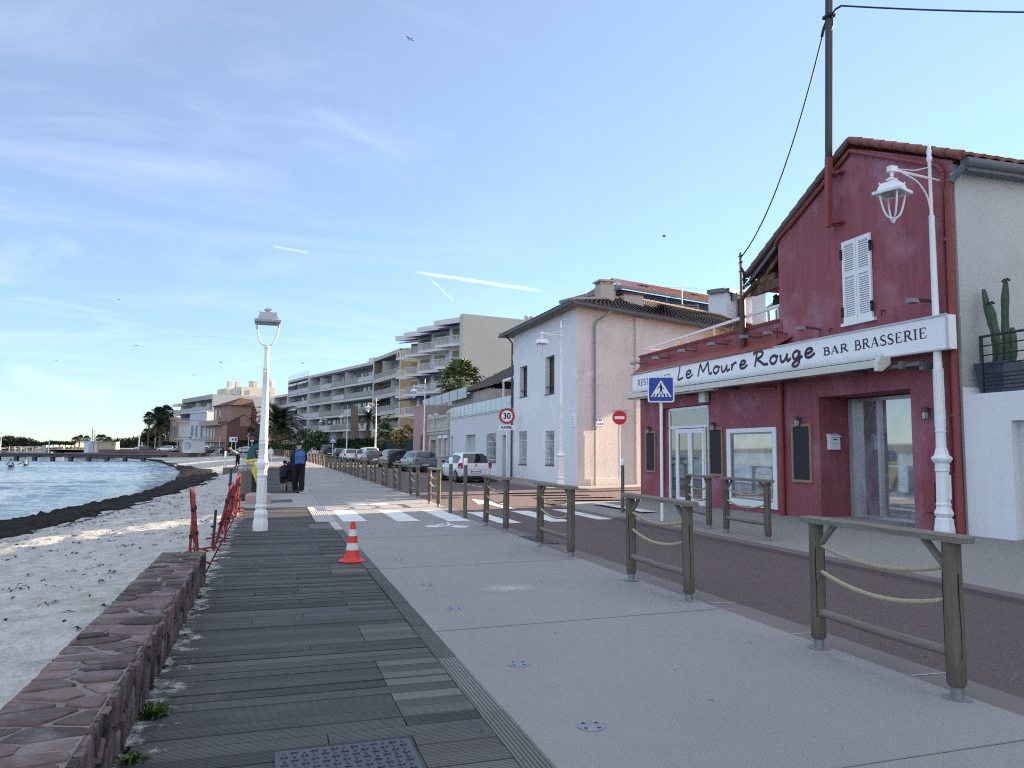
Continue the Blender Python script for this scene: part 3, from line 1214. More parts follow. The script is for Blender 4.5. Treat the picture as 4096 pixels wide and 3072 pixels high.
mb.box(.2, 11.7, 9.02, 17, -.15, 4.5)  # unseen rear wing, added to keep the sun off the beach
mb.box(2.5, 11.7, 9.02, 17, 4.5, 7.4)
# floors and back walls of the recesses, dark rooms behind the glass
mb.quad((8.28, 0, .24), (10.68, 0, .24), (10.68, .92, .24), (8.28, .92, .24))
mb.build('wall', RED, t, smooth=False)
mb = MB()
mb.box(7.06, 7.16, -.012, 0, .1, 4.46)
mb.box(0, 7.04, -.03, .25, 4.461, 4.50)
mb.tube([(7.12, -.07, 3.1), (7.11, -.07, .17)], .062, 10)
mb.tube([(6.2, -.05, 3.02), (6.9, -.05, 2.98), (7.06, -.07, 2.92)], .04, 8)
mb.tube([(7.12, -.07, 1.72), (7.12, -.07, 1.66)], .075, 10)
mb.build('downpipe', RED_TRIM, t)
mb = MB()
mb.tube([(11.79, -.10, 6.05), (11.72, -.085, 5.9), (11.67, -.085, .3)], .058, 10)
mb.tube([(11.60, -.05, 6.25), (11.55, -.05, 5.4), (11.55, -.05, .62), (11.42, -.05, .54)], .028, 8)
for z in (5.1, 3.6, 2.2):
    mb.tube([(11.67, -.085, z), (11.67, -.085, z - .05)], .07, 10)
mb.tube([(11.67, -.085, 1.25), (11.67, -.085, .3)], .072, 10)
mb.build('downpipe', RED_TRIM, t)
# white side wall of the same house, over the neighbour's terrace
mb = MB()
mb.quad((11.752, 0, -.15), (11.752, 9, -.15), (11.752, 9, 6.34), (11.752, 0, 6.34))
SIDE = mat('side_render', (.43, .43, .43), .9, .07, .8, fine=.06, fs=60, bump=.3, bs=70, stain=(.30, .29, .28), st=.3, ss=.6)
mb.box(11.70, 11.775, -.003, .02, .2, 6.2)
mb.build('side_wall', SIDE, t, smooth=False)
# roof
mb = MB()
tiles(mb, (5.92, -.06, 5.78), (5.92, 9.2, 5.78), (9.44, 9.2, 7.66), (9.44, -.06, 7.66), 34, 8, .045)
tiles(mb, (12.0, -.06, 6.36), (12.0, 9.2, 6.36), (9.44, 9.2, 7.66), (9.44, -.06, 7.66), 34, 7, .045)
roof = mb.build('roof', TILE_RED, t)
mb = MB()
for i in range(9):
    k0, k1 = i / 9, (i + 1) / 9 + .012
    p, q = Vector((9.44, -.05, 7.69)).lerp(Vector((11.95, -.05, 6.42)), k0), Vector((9.44, -.05, 7.69)).lerp(Vector((11.95, -.05, 6.42)), k1)
    mb.tube([p, q], [.062, .08], 10)
for i in range(12):
    k0, k1 = i / 12, (i + 1) / 12 + .01
    p, q = Vector((9.44, -.05, 7.69)).lerp(Vector((5.92, -.05, 5.80)), k0), Vector((9.44, -.05, 7.69)).lerp(Vector((5.92, -.05, 5.80)), k1)
    mb.tube([p, q], [.058, .075], 8, m=1)
mb.build('verge_tiles', [TILE_RED, mat('verge_grey', (.16, .12, .10), .9, .25, 4)], roof)
mb = MB()
mb.tube([(7.02, -.05, 6.20), (7.12, -.05, 6.32), (9.44, -.05, 7.46), (11.5, -.05, 6.40), (11.6, -.05, 6.25)], .038, 8)
mb.tube([(7.5, -.06, 6.45), (9.40, -.06, 7.40)], .02, 6)
mb.build('verge_moulding', RED_TRIM, roof)
TIMBER = mat('rotten_timber', (.105, .050, .030), .85, .35, 6, fine=.3, fs=30, stain=(.30, .26, .20), st=.6, ss=5, bump=.5, bs=20)
mb = MB()
mb.bar((5.98, .05, 5.66), (7.1, .05, 6.26), .14, .05)
mb.box(5.96, 7.06, .0, .14, 5.26, 5.46)
mb.box(6.05, 7.06, .2, 2.4, 5.36, 5.50)
for k in range(7):
    y = .25 + k * .62
    mb.bar((5.95, y, 5.66), (7.1, y, 6.28), .09, .12)
mb.box(5.99, 6.08, 0, 9, 5.46, 5.62)
mb.bar((6.1, .1, 5.45), (7.06, .1, 6.05), .05, .10)
mb.box(6.35, 6.9, .01, .05, 5.47, 5.62)
mb.box(6.02, 6.3, .02, .09, 5.47, 5.60)
mb.build('eave_timber', TIMBER, roof, smooth=False)
mb = MB()
mb.add([(5.94, -.02, 5.73), (7.1, -.02, 6.36), (7.1, 9, 6.36), (5.94, 9, 5.73)], [(0, 1, 2, 3)])
mb.build('eave_soffit', mat('torn_lining', (.22, .17, .12), .9, .4, 9, stain=(.05, .03, .02), st=.9, ss=4), roof, smooth=False)
mb = MB()
mb.bar((6.02, -.04, 5.60), (7.03, -.04, 6.18), .03, .085)
mb.tube([(11.98, -.0, 6.30), (11.98, 9.1, 6.30)], .085, 10)
mb.box(11.84, 11.98, .05, 9.1, 6.16, 6.30)
mb.tube([(11.97, .02, 6.24), (11.83, -.05, 6.10), (11.79, -.10, 6.0)], .06, 8)
mb.build('gutter', mat('zinc_blue_dark', (.085, .098, .118), .55, .15, 5), roof)

# shop front: white double door
WF = mat('white_joinery', (.76, .77, .78), .35, .03, 3)
d = None
mb = MB()
for x0, x1, z0, z1 in ((1.72, 1.80, .10, 2.78), (3.86, 3.94, .10, 2.78), (1.72, 3.94, 2.70, 2.78), (1.72, 3.94, 2.20, 2.27), (2.12, 2.17, .10, 2.20), (3.68, 3.73, .10, 2.20), (1.72, 3.94, .08, .13)):
    mb.box(x0, x1, .06, .12, z0, z1)
door = mb.build('glass_door', WF, t, smooth=False)
mb = MB()
for x0, x1 in ((2.19, 2.92), (2.93, 3.66)):
    for a, b, c, e in ((x0, x0 + .10, .14, 2.18), (x1 - .10, x1, .14, 2.18), (x0 + .1, x1 - .1, 2.06, 2.18), (x0 + .1, x1 - .1, .14, .30)):
        mb.box(a, b, .05, .11, c, e)
mb.build('door_leaf', WF, door, smooth=False)
mb = MB()
mb.box(1.80, 3.86, .085, .095, 2.27, 2.70)
mb.box(1.80, 2.12, .085, .095, .13, 2.20)
mb.box(3.73, 3.86, .085, .095, .13, 2.20)
mb.box(2.29, 2.82, .078, .088, .30, 2.06)
mb.box(3.03, 3.56, .078, .088, .30, 2.06)
mb.build('pane', GLASS_SEA, door, smooth=False)
mb = MB()
mb.tube([(2.86, .0, 1.0), (2.86, .0, 1.45)], .012, 6)
mb.tube([(2.78, .0, 1.22), (2.90, .0, 1.22)], .012, 6)
mb.tube([(2.86, .05, 1.05), (2.86, 0, 1.05)], .01, 6)
mb.build('handle', GREY_METAL, door)
mb = MB()
mb.box(1.42, 1.72, .10, .22, .05, 2.8)
mb.build('door_jamb', RED, door, smooth=False)
mb = MB()
mb.box(1.42, 4.0, -.10, .06, .02, .10)
mb.build('door_step', PAVE, door)

SMEAR = bpy.data.materials.new('smeared_glass')      # panes whitened with brushed chalk
SMEAR.use_nodes = True
q = SMEAR.node_tree
pb = q.nodes['Principled BSDF']
c_ = q.nodes.new('ShaderNodeTexCoord')
m_ = q.nodes.new('ShaderNodeMapping')
m_.inputs['Scale'].default_value = (2.4, 1, 1.3)
m_.inputs['Rotation'].default_value = (0, rad(12), 0)
n_ = q.nodes.new('ShaderNodeTexNoise')
n_.inputs['Scale'].default_value = 1.6
n_.inputs['Detail'].default_value = 7
n_.inputs['Distortion'].default_value = .8
q.links.new(c_.outputs['Object'], m_.inputs[0])
q.links.new(m_.outputs[0], n_.inputs['Vector'])
r_ = q.nodes.new('ShaderNodeMapRange')
r_.inputs['From Min'].default_value = .40
r_.inputs['From Max'].default_value = .72
q.links.new(n_.outputs[0], r_.inputs['Value'])
x_ = q.nodes.new('ShaderNodeMix')
x_.data_type = 'RGBA'
x_.inputs['A'].default_value = (.14, .15, .16, 1)
x_.inputs['B'].default_value = (.33, .35, .37, 1)
q.links.new(r_.outputs[0], x_.inputs['Factor'])
q.links.new(x_.outputs['Result'], pb.inputs['Base Color'])
pb.inputs['Roughness'].default_value = .03
pb.inputs['IOR'].default_value = 3.8

# display window in a broad white surround
mb = MB()
for x0, x1, z0, z1 in ((4.86, 5.02, .29, 2.12), (6.72, 6.86, .29, 2.12), (5.02, 6.72, 2.02, 2.12), (5.02, 6.72, .29, .44)):
    mb.box(x0, x1, -.022, .08, z0, z1)
w_ = mb.build('window', WF, t, smooth=False)
mb = MB()
for x0, x1, z0, z1 in ((5.02, 5.06, .44, 2.02), (6.68, 6.72, .44, 2.02), (5.06, 6.68, 1.98, 2.02), (5.06, 6.68, .44, .48)):
    mb.box(x0, x1, .0, .06, z0, z1)
mb.build('window_frame', GREY_METAL, w_, smooth=False)
mb = MB()
mb.box(5.06, 6.68, .03, .04, .48, 1.98)
mb.build('pane', SMEAR, w_, smooth=False)
# sliding doors deep in their recess
ALU = mat('aluminium', (.52, .53, .54), .35, .05, 3, metal=.5)
mb = MB()
for x0, x1, z0, z1 in ((7.88 + .42, 8.36, .24, 2.67), (8.36, 8.44, .24, 2.67), (8.98, 9.05, .30, 2.62), (10.02, 10.09, .30, 2.62), (10.60, 10.67, .24, 2.67), (8.44, 10.6, 2.60, 2.67), (8.44, 10.6, .24, .31)):
    mb.box(x0, x1, .80, .90, z0, z1)
mb.box(8.30, 8.42, .70, .80, .24, 2.67)
sd = mb.build('sliding_door', ALU, t, smooth=False)
mb = MB()
mb.box(8.44, 8.98, .84, .85, .31, 2.60)
mb.box(9.05, 10.02, .845, .855, .31, 2.60)
mb.box(10.09, 10.60, .84, .85, .31, 2.60)
mb.build('pane', SMEAR, sd, smooth=False)
mb = MB()
mb.box(8.28, 10.68, -.02, .70, .16, .26)
mb.build('door_step', mat('step_tile', (.30, .28, .27), .8, .1, 3), sd)
# louvred shutters of the upper window
mb = MB()
for x0, x1 in ((9.14, 9.515), (9.525, 9.90)):
    for a, b, c, e in ((x0, x0 + .06, 4.08, 5.70), (x1 - .06, x1, 4.08, 5.70), (x0 + .06, x1 - .06, 5.62, 5.70), (x0 + .06, x1 - .06, 4.08, 4.20), (x0 + .06, x1 - .06, 4.98, 5.07)):
        mb.box(a, b, -.05, -.012, c, e)
    z = 4.22
    while z < 5.60:
        if not 4.95 < z < 5.07:
            mb.add([(x0 + .06, -.044, z), (x1 - .06, -.044, z), (x1 - .06, -.018, z + .036), (x0 + .06, -.018, z + .036), (x0 + .06, -.036, z - .004), (x1 - .06, -.036, z - .004), (x1 - .06, -.012, z + .03), (x0 + .06, -.012, z + .03)],
                   [(0, 1, 2, 3), (4, 7, 6, 5), (0, 4, 5, 1), (2, 6, 7, 3)])
        z += .043
    mb.box(x0 + .06, x1 - .06, -.014, -.004, 4.2, 5.62)
sh = mb.build('shutters', WF, t, smooth=False)
mb = MB()
mb.box(9.08, 9.96, -.07, .0, 4.02, 4.08)
mb.build('sill', WF, sh)
mb = MB()
for x in (9.13, 9.91):
    for z in (4.3, 5.45):
        mb.box(x - .025, x + .025, -.075, -.045, z - .10, z + .10)
        mb.ball((x, -.075, z + .06), .025, 6, 4)
mb.tube([(8.75, -.0, 4.04), (8.75, -.06, 4.04), (8.75, -.06, 3.96)], .012, 5)
mb.tube([(10.15, -.0, 4.16), (10.15, -.07, 4.16), (10.15, -.07, 4.06)], .014, 5)
mb.build('hinges', BLACK, sh)
# small canopy over the fascia
mb = MB()
mb.add([(-.02, -.0, 4.17), (7.52, -.0, 4.10), (7.30, -.36, 3.86), (.10, -.36, 3.92), (-.02, -.0, 4.14), (7.52, 0, 4.07), (7.30, -.36, 3.83), (.10, -.36, 3.89)],
       [(0, 1, 2, 3), (4, 7, 6, 5), (3, 2, 6, 7), (1, 5, 6, 2), (0, 3, 7, 4)])
mb.box(.05, 7.0, -.045, 0, 4.06, 4.34)
mb.box(2.0, 2.35, -.06, -.045, 4.28, 4.33)
mb.box(4.5, 5.2, -.06, -.045, 4.30, 4.34)
mb.box(6.1, 6.8, -.07, -.045, 4.22, 4.30)
mb.build('canopy', RED_TRIM, t, smooth=False)
mb = MB()
mb.box(.0, 7.06, -.05, .24, 4.50, 4.53)
mb.build('parapet_coping', RED_TRIM, t)
mb = MB()
mb.box(10.93, 11.16, -.05, 0, .58, 1.07)
mb.build('meter_box', RED_TRIM, t)
# terrace railing
mb = MB()
mb.bar((.12, .1, 4.72), (7.05, .1, 4.86), .06, .06)
for k in range(6):
    x = .14 + k * 1.35
    mb.box(x - .02, x + .02, .08, .12, 4.50, 4.72 + (x / 7) * .13)
mb.bar((.14, .1, 4.74), (.14, 5.0, 4.74), .05, .05)
mb.bar((.14, .1, 4.52), (.9, .7, 4.52), .04, .04)
mb.build('terrace_railing', WHITE_METAL, t)

# fascia sign
t = thing('fascia_sign', 'long white restaurant sign lettered Le Moure Rouge across the red front', 'shop sign', (10.93, 21.01, 0), RA)
mb = MB()
M_ = lambda x, z: 3.92 - (x - .14) / 11.69 * .13


def sgn(x, k):                       # height at x of the sign: k = 0 bottom, 1 top
    top = 3.92 - (x - .14) / 11.69 * .13
    return top - (1 - k) * .555


mb.add([(x, y, sgn(x, k)) for y in (-.34, -.16) for x, k in ((.14, 0), (11.83, 0), (11.83, 1), (.14, 1))],
       [(0, 1, 2, 3), (4, 7, 6, 5), (0, 4, 5, 1), (1, 5, 6, 2), (2, 6, 7, 3), (3, 7, 4, 0)])
mb.build('sign_panel', SIGN_WHITE, t, smooth=False)
mb = MB()
for k in (0, 1):
    mb.bar((.14, -.345, sgn(.14, k)), (11.83, -.345, sgn(11.83, k)), .03, .03)
for x in (.14, 11.83):
    mb.bar((x, -.345, sgn(x, 0)), (x, -.345, sgn(x, 1)), .03, .03)
mb.box(7.86, 7.868, -.3415, -.34, sgn(7.86, .03), sgn(7.86, .97))
for x in (.6, 4, 8, 11.6):
    mb.box(x, x + .05, -.16, 0, 3.4, 3.8)
mb.build('sign_frame', mat('sign_frame_grey', (.50, .51, .52), .4, .05), t, smooth=False)
INK = mat('sign_ink', (.045, .012, .030), .5, 0)
mb = MB()
TX = lambda x, z, e: (x, -.3405 - e, z)
letter(mb, 'RESTAURANT', SERIF, .52, 2.62, 3.52, .19, TX)
letter(mb, 'BAR', SERIF, 8.88, 9.58, 3.465, .155, TX)
letter(mb, 'BRASSERIE', SERIF, 9.74, 11.42, 3.46, .18, TX)
letter(mb, 'Le', BRUSH, 3.0, 3.82, 3.50, .36, TX, .17)
letter(mb, 'Moure', BRUSH, 4.08, 6.30, 3.495, .33, TX, .19)
letter(mb, 'Rouge', BRUSH, 6.56, 8.64, 3.48, .34, TX, .19)
mb.build('lettering', INK, t, smooth=False)
# bird spikes along the lower edge
mb = MB()
x = .3
while x < 10.5:
    z = sgn(x, 0) + .01
    for k in range(2):
        l = random.uniform(.09, .15)
        e = random.uniform(-.06, .06)
        mb.add([(x, -.37, z), (x + .004, -.37, z), (x + e, -.43 - random.uniform(0, .04), z + l)], [(0, 1, 2)])
    x += .028
t2 = tag(mb.build('bird_spikes', GREY_METAL, t, smooth=False), kind='stuff')

# rolled awning under the sign
t = thing('rolled_awning', 'cream awning rolled up in its long cassette under the white sign', 'awning', (10.93, 21.01, 0), RA)
CREAM = mat('awning_cream', (.60, .58, .52), .5, .12, 3, stain=(.30, .28, .24), st=.4, ss=3)
mb = MB()
for a, b, y, z, h_, w_ in ((.25, 10.55, -.42, 3.26, .06, .30), (.25, 10.6, -.62, 3.20, .10, .05), (.4, 5.2, -.50, 3.13, .04, .16), (5.3, 9.8, -.52, 3.12, .05, .14)):
    dz = -.10
    mb.bar((a, y, z), (b, y, z + dz * (b - a) / 10), w_, h_)
mb.build('cassette', CREAM, t, smooth=False)
mb = MB()
mb.prism([(-.66, 2.98), (-.58, 2.97), (-.40, 3.10), (-.40, 3.22), (-.60, 3.24), (-.67, 3.12)], 10.58, 10.68, 'yz')
mb.build('end_cap', CREAM, t)
mb = MB()
mb.box(10.2, 11.3, -.40, -.33, 3.02, 3.08)
mb.box(10.9, 10.98, -.45, 0, 2.99, 3.12)
mb.box(11.25, 11.33, -.36, 0, 2.94, 3.06)
for x in (1, 3.2, 5.4, 7.6, 9.6):
    mb.box(x, x + .05, -.5, 0, 3.06, 3.14)
mb.tube([(.3, -.56, 3.16), (10.4, -.56, 3.07)], .035, 8)
mb.build('bracket', mat('awning_steel', (.12, .12, .12), .5, .2, 6), t)


def onwall(s, off=0., z=0.):
    """world point on the restaurant front"""
    return Matrix.Translation((10.93, 21.01, 0)) @ Matrix.Rotation(RA, 4, 'Z') @ Vector((s, -off, z))


# spot lamps on arms above the sign
ARM = mat('lamp_arm', (.10, .045, .045), .5, .2)
LAMPG = mat('lamp_grey', (.20, .215, .23), .4, .1, 8)


def spot(s, z, label, kind=0):
    t = thing('spotlight', label, 'spotlight', onwall(s, 0, z), RA, 'spotlights on arms above the sign')
    mb = MB()
    mb.bar((0, 0, 0), (-.08, -.42, .03), .03, .035)
    if kind:
        mb.tube([(.0, .0, -.3), (.0, -.03, -.2), (.0, -.03, .0), (-.03, -.15, .05), (-.06, -.4, .05)], .009, 5)
    else:
        mb.tube([(.05, 0, -.06), (.05, -.08, .09), (-.02, -.25, .10), (-.06, -.4, .06)], .009, 5)
    mb.build('arm', ARM, t)
    mb = MB()
    mb.prism([(-.085, -.03), (.085, -.045), (.065, .01), (.045, .035), (-.045, .035), (-.075, .005)], -.56, -.42)
    mb.build('lamp_head', LAMPG, t)
    mb = MB()
    mb.box(-.06, .06, -.54, -.44, -.052, -.04)
    mb.build('lens', GLASS_DARK, t)


# the nine lamps run from the far end of the sign towards the camera
SP = [(.55, 4.22, 'spotlight at the far left end of the sign beside the terrace corner', 0),
      (2.0, 4.22, 'second spotlight from the far end, above the word Restaurant', 0),
      (3.5, 4.24, 'spotlight with a looped cable above the letters Le', 0),
      (5.0, 4.22, 'spotlight above the letter M of the sign', 0),
      (6.4, 4.20, 'spotlight between the terrace pole and the gable corner', 0),
      (7.32, 4.15, 'spotlight at the gable corner over the end of the canopy', 1),
      (8.42, 4.08, 'spotlight on the red gable left of the white shutters', 1),
      (11.30, 4.10, 'spotlight on the red gable between shutters and right lamp post', 1)]
for a in SP:
    spot(*a)

# chalkboards and the bulkhead lamps over them
OAK = mat('board_frame', (.30, .19, .10), .6, .2, 5, stretch=(3, 3, .5))
SLATE = mat('slate_black', (.020, .023, .028), .7, .2, 2)


def board(s0, s1, z0, z1, label):
    t = thing('chalkboard', label, 'chalkboard', onwall((s0 + s1) / 2, 0, z0), RA, 'blank chalkboards on the red front')
    w = (s1 - s0) / 2
    h = z1 - z0
    mb = MB()
    for a, b, c, d_ in ((-w, -w + .055, 0, h), (w - .055, w, 0, h), (-w + .055, w - .055, h - .055, h), (-w + .055, w - .055, 0, .055)):
        mb.box(a, b, -.045, -.002, c, d_)
    mb.build('board_frame', OAK, t, smooth=False)
    mb = MB()
    mb.box(-w + .05, w - .05, -.025, -.006, .05, h - .05)
    mb.build('slate', SLATE, t, smooth=False)


board(.42, 1.06, .93, 2.16, 'narrow blank chalkboard at the far end, left of the white door')
board(4.06, 4.70, .95, 2.17, 'blank chalkboard between the white door and the white framed window')
board(7.42, 8.06, .93, 2.16, 'blank chalkboard on the red pier left of the sliding door')


def bulkhead(s, z, label):
    t = thing('wall_lamp', label, 'wall lamp', onwall(s, 0, z), RA, 'bulkhead lamps on the red front')
    mb = MB()
    mb.lathe([(.03, 0), (.055, .005), (.06, .05), (.03, .085)], 10, (0, -.10, 0))
    mb.box(-.03, .03, -.08, 0, .03, .06)
    mb.lathe([(.058, -.01), (.062, -.01), (.062, .006), (.058, .006)], 10, (0, -.10, 0), cap=False)
    mb.build('lamp_cap', mat('lamp_bronze', (.085, .07, .055), .5, .2), t)
    mb = MB()
    mb.lathe([(.012, -.13), (.045, -.115), (.052, -.02), (.05, 0)], 10, (0, -.10, 0))
    mb.build('lamp_glass', mat('lamp_glass', (.42, .42, .38), .2, .1), t)
    mb = MB()
    for k in range(4):
        a = pi / 4 + k * pi / 2
        mb.tube([(.056 * cos(a), -.10 + .056 * sin(a), 0), (.056 * cos(a), -.10 + .056 * sin(a), -.10), (0, -.10, -.14)], .005, 4)
    mb.build('lamp_cage', mat('lamp_bronze', (.085, .07, .055)), t)


bulkhead(.70, 2.22, 'small bulkhead lamp over the narrow chalkboard at the far end')
bulkhead(4.34, 2.23, 'small bulkhead lamp over the chalkboard beside the white door')
bulkhead(7.70, 2.24, 'small bulkhead lamp over the chalkboard left of the sliding door')
bulkhead(11.08, 2.26, 'small bulkhead lamp between the sliding door and the lamp post')
t = thing('mailbox', 'small white letter box in the side of the sliding door recess', 'letter box', onwall(8.28, -.30, 1.62), RA - pi / 2)
mb = MB()
mb.prism([(-.12, 0), (.12, 0), (.12, .26), (-.12, .26)], 0, .10)
mb.build('box_body', WF, t)
mb = MB()
mb.prism([(0, .255), (.13, .255), (.115, .285), (0, .33)], -.13, .13, 'yz')
mb.build('lid', WF, t)
mb = MB()
mb.ball((0, .1, .13), .012, 6, 4)
mb.box(-.05, .05, .1005, .103, .20, .215)
mb.build('lock', BLACK, t)
t = thing('loudspeaker_box', 'small white box fixed above the right corner of the white door', 'speaker', onwall(3.93, 0, 2.84), RA)
mb = MB()
mb.bev(-.15, .15, -.16, -.02, 0, .27, .015)
mb.box(-.05, .05, -.03, 0, .1, .18)
mb.build('box_body', WF, t)
mb = MB()
mb.tube([(.1, -.03, 0), (.12, -.03, -.07), (.18, -.02, -.05), (.2, -.01, .1), (.2, 0, .3)], .008, 5)
mb.build('cable', BLACK, t)

# mast on the gable, cable post on the terrace, overhead wires
t = thing('mast', 'tall dark steel mast clamped to the red gable, reaching far above the roof', 'mast', onwall(9.0, 0, 6.1), RA)
t.rotation_euler = (0, rad(2.5), RA)
MASTM = mat('mast_steel', (.060, .042, .038), .55, .25, 3)
mb = MB()
mb.box(-.048, .048, -.27, -.17, 1.35, 6.2)
mb.build('pole', MASTM, t, smooth=False)
mb = MB()
mb.box(-.052, .052, -.275, -.165, -.05, 1.35)
for z in (.0, 1.0):
    mb.box(-.12, .12, -.20, -.14, z, z + .05)
    mb.box(-.1, -.06, -.16, 0, z, z + .05)
    mb.box(.06, .22, -.16, 0, z, z + .05)
mb.build('foot_bracket', RED_TRIM, t, smooth=False)
mb = MB()
mb.box(-.1, .1, -.30, -.14, 4.22, 4.28)
mb.tube([(-.02, -.22, 4.25), (-.12, -.25, 4.05), (-.16, -.26, 3.9)], .03, 6)
mb.tube([(.05, -.22, 4.22), (.2, -.22, 4.3), (.36, -.22, 4.28)], .022, 6)
mb.tube([(.1, -.22, 4.25), (.14, -.23, 4.0), (.08, -.23, 3.92)], .010, 5)
mb.build('insulators', BLACK, t)
t = thing('cable_post', 'slim brown post on the terrace edge carrying cables beside the rotten eave', 'post', onwall(5.80, 0, 3.9), RA)
mb = MB()
mb.tube([(0, -.12, .05), (0, -.12, 1.32)], .07, 10)
mb.build('base_tube', mat('post_brown', (.085, .045, .032), .6, .25, 5), t)
mb = MB()
mb.tube([(-.03, -.12, 1.30), (-.03, -.12, 2.45)], .032, 8)
mb.build('pole', mat('post_rust', (.17, .11, .085), .7, .25, 5), t)
mb = MB()
mb.tube([(.0, -.12, 1.28), (.08, -.12, 1.36), (.5, -.08, 1.60)], .05, 8)
mb.build('strut', mat('post_brown', (.085, .045, .032)), t)
mb = MB()
for z in (2.2, 2.36, 1.98):
    mb.box(-.09, .05, -.15, -.10, z, z + .02)
r2 = random.Random(4)
for k in range(9):
    z = 1.6 + r2.random() * .3
    mb.tube([(.0, -.12, 2.1), (.05 + r2.random() * .1, -.13, 1.95), (.1 + r2.random() * .15, -.14, z), (.05, -.13, z - .1), (.2 + r2.random() * .2, -.1, z)], .011, 5)
for k in range(10):
    mb.ball((.08 + r2.random() * .25, -.14, 1.6 + r2.random() * .3), .028, 6, 4)
mb.build('cables', BLACK, t)
WIRE = mat('wire_black', (.012, .012, .016), .7, 0)


def wire(p, q, sag, r, label):
    p, q = Vector(p), Vector(q)
    mb = MB()
    N = 24
    pts = [p.lerp(q, i / N) - Vector((0, 0, sag * 4 * (i / N) * (1 - i / N))) for i in range(N + 1)]
    mb.tube(pts, r, 6)
    tag(mb.build('overhead_wire', WIRE), label, 'wire', 'overhead wires from the mast')


wire(onwall(9.02, .26, 10.0), onwall(5.78, .13, 6.22), .62, .016, 'overhead wire dropping from the mast to the slim cable post')
wq = gnd(4096, 38, 10.5)
wp = onwall(9.52, .22, 10.38)
wire(wp, wq + (wq - wp) * .6, .06, .018, 'overhead wire running from the mast out of the right edge')
# dry weeds on the terrace
mb = MB()
r2 = random.Random(9)
for k in range(330):
    s = r2.choice((r2.gauss(1.9, .35), r2.gauss(3.5, .35), r2.gauss(3.7, .3), r2.gauss(6.3, .2)))
    y = r2.uniform(.3, .8)
    h_ = r2.uniform(.1, .42) * (1 if s < 5 else .5)
    mb.tube([(s, y, 4.46), (s + r2.gauss(0, .04), y, 4.46 + h_ * .5), (s + r2.gauss(0, .09), y + r2.gauss(0, .05), 4.46 + h_)], [.004, .003, .002], 3, cap=False)
    for q_ in range(3):
        c = (s + r2.gauss(0, .06), y + r2.gauss(0, .04), 4.46 + h_ * r2.uniform(.4, 1))
        mb.add([c, (c[0] + r2.gauss(0, .02), c[1], c[2] + .03), (c[0] + r2.gauss(0, .02), c[1] + .01, c[2] + .012)], [(0, 1, 2)])
o = mb.build('dry_weeds', mat('straw', (.36, .28, .10), .9, .3, 6), smooth=False)
o.location = (10.93, 21.01, .0)
o.rotation_euler = (0, 0, RA)
tag(o, 'dry straw coloured weeds growing behind the terrace railing', 'weeds', kind='stuff')

# ---------------------------------------------------------------- white house at the right edge
t = thing('terrace_house', 'plain white house front with a roof terrace at the right edge', 'house', (10.93, 21.01, 0), RA)
WR = mat('white_render', (.70, .705, .71), .88, .05, .9, fine=.05, fs=60, bump=.25, bs=60, streak=.05)
mb = MB()
mb.wall(11.775, 27, -.1, 2.50, [(12.60, 15.6, .1, 2.06, .16)], -.03, .16)
mb.quad((11.775, -.03, 2.5), (27, -.03, 2.5), (27, 9, 2.5), (11.775, 9, 2.5))
mb.box(11.775, 11.83, -.028, .4, 2.5, 2.62)
mb.box(12.6, 15.6, .13, .16, .1, 2.06)
mb.build('wall', WR, t, smooth=False)
mb = MB()
mb.box(13.4, 27, 5.0, 9, 2.5, 5.6)
mb.box(16.0, 27, 1.2, 9, 2.5, 6.4)  # out-of-view upper storeys, added to shade the foreground
mb.build('upper_storey', WR, t, smooth=False)
mb = MB()
mb.box(12.66, 15.5, .10, .125, .12, 2.0)
mb.build('garage_door', mat('garage_white', (.55, .56, .57), .5, .04), t, smooth=False)
mb = MB()
for z in (2.56, 2.62, 2.68, 2.74, 2.80, 2.95, 3.10, 3.25, 3.40):
    mb.tube([(12.08, .05, z), (15.9, .05, z)], .011 if z < 3.3 else .02, 6)
for x in (12.08, 13.6, 15.2):
    mb.box(x - .02, x + .02, .03, .07, 2.5, 3.42)
mb.build('railing', mat('railing_blue_black', (.02, .025, .045), .4, .1), t)
mb = MB()
mb.tube([(12.9, .4, 3.22), (13.6, .4, 3.22)], .04, 8)
mb.build('parasol_roll', SIGN_WHITE, t)
t = thing('planter', 'dark grey square tapered planter holding cacti on the roof terrace', 'planter', onwall(12.09, -.42, 2.5), RA)
mb = MB()
mb.lathe([(.27, 0), (.38, .5), (.35, .5), (.34, .43)], 4, rot=pi / 4)
mb.build('pot', mat('pot_grey', (.055, .070, .095), .5, .1), t, angle=20)
mb = MB()
mb.lathe([(.345, .42), (.34, .45)], 4, rot=pi / 4)
mb.build('soil', mat('soil', (.05, .04, .03), .95), t)
t = thing('cactus', 'tall ribbed columnar cactus with several arms in the dark terrace planter', 'cactus', onwall(12.09, -.42, 2.95), RA)
t.scale = (.8, .8, .76)
CACT = mat('cactus_green', (.050, .085, .043), .6, .3, 9, fine=.3, fs=40, stain=(.14, .13, .06), st=.4, ss=4)


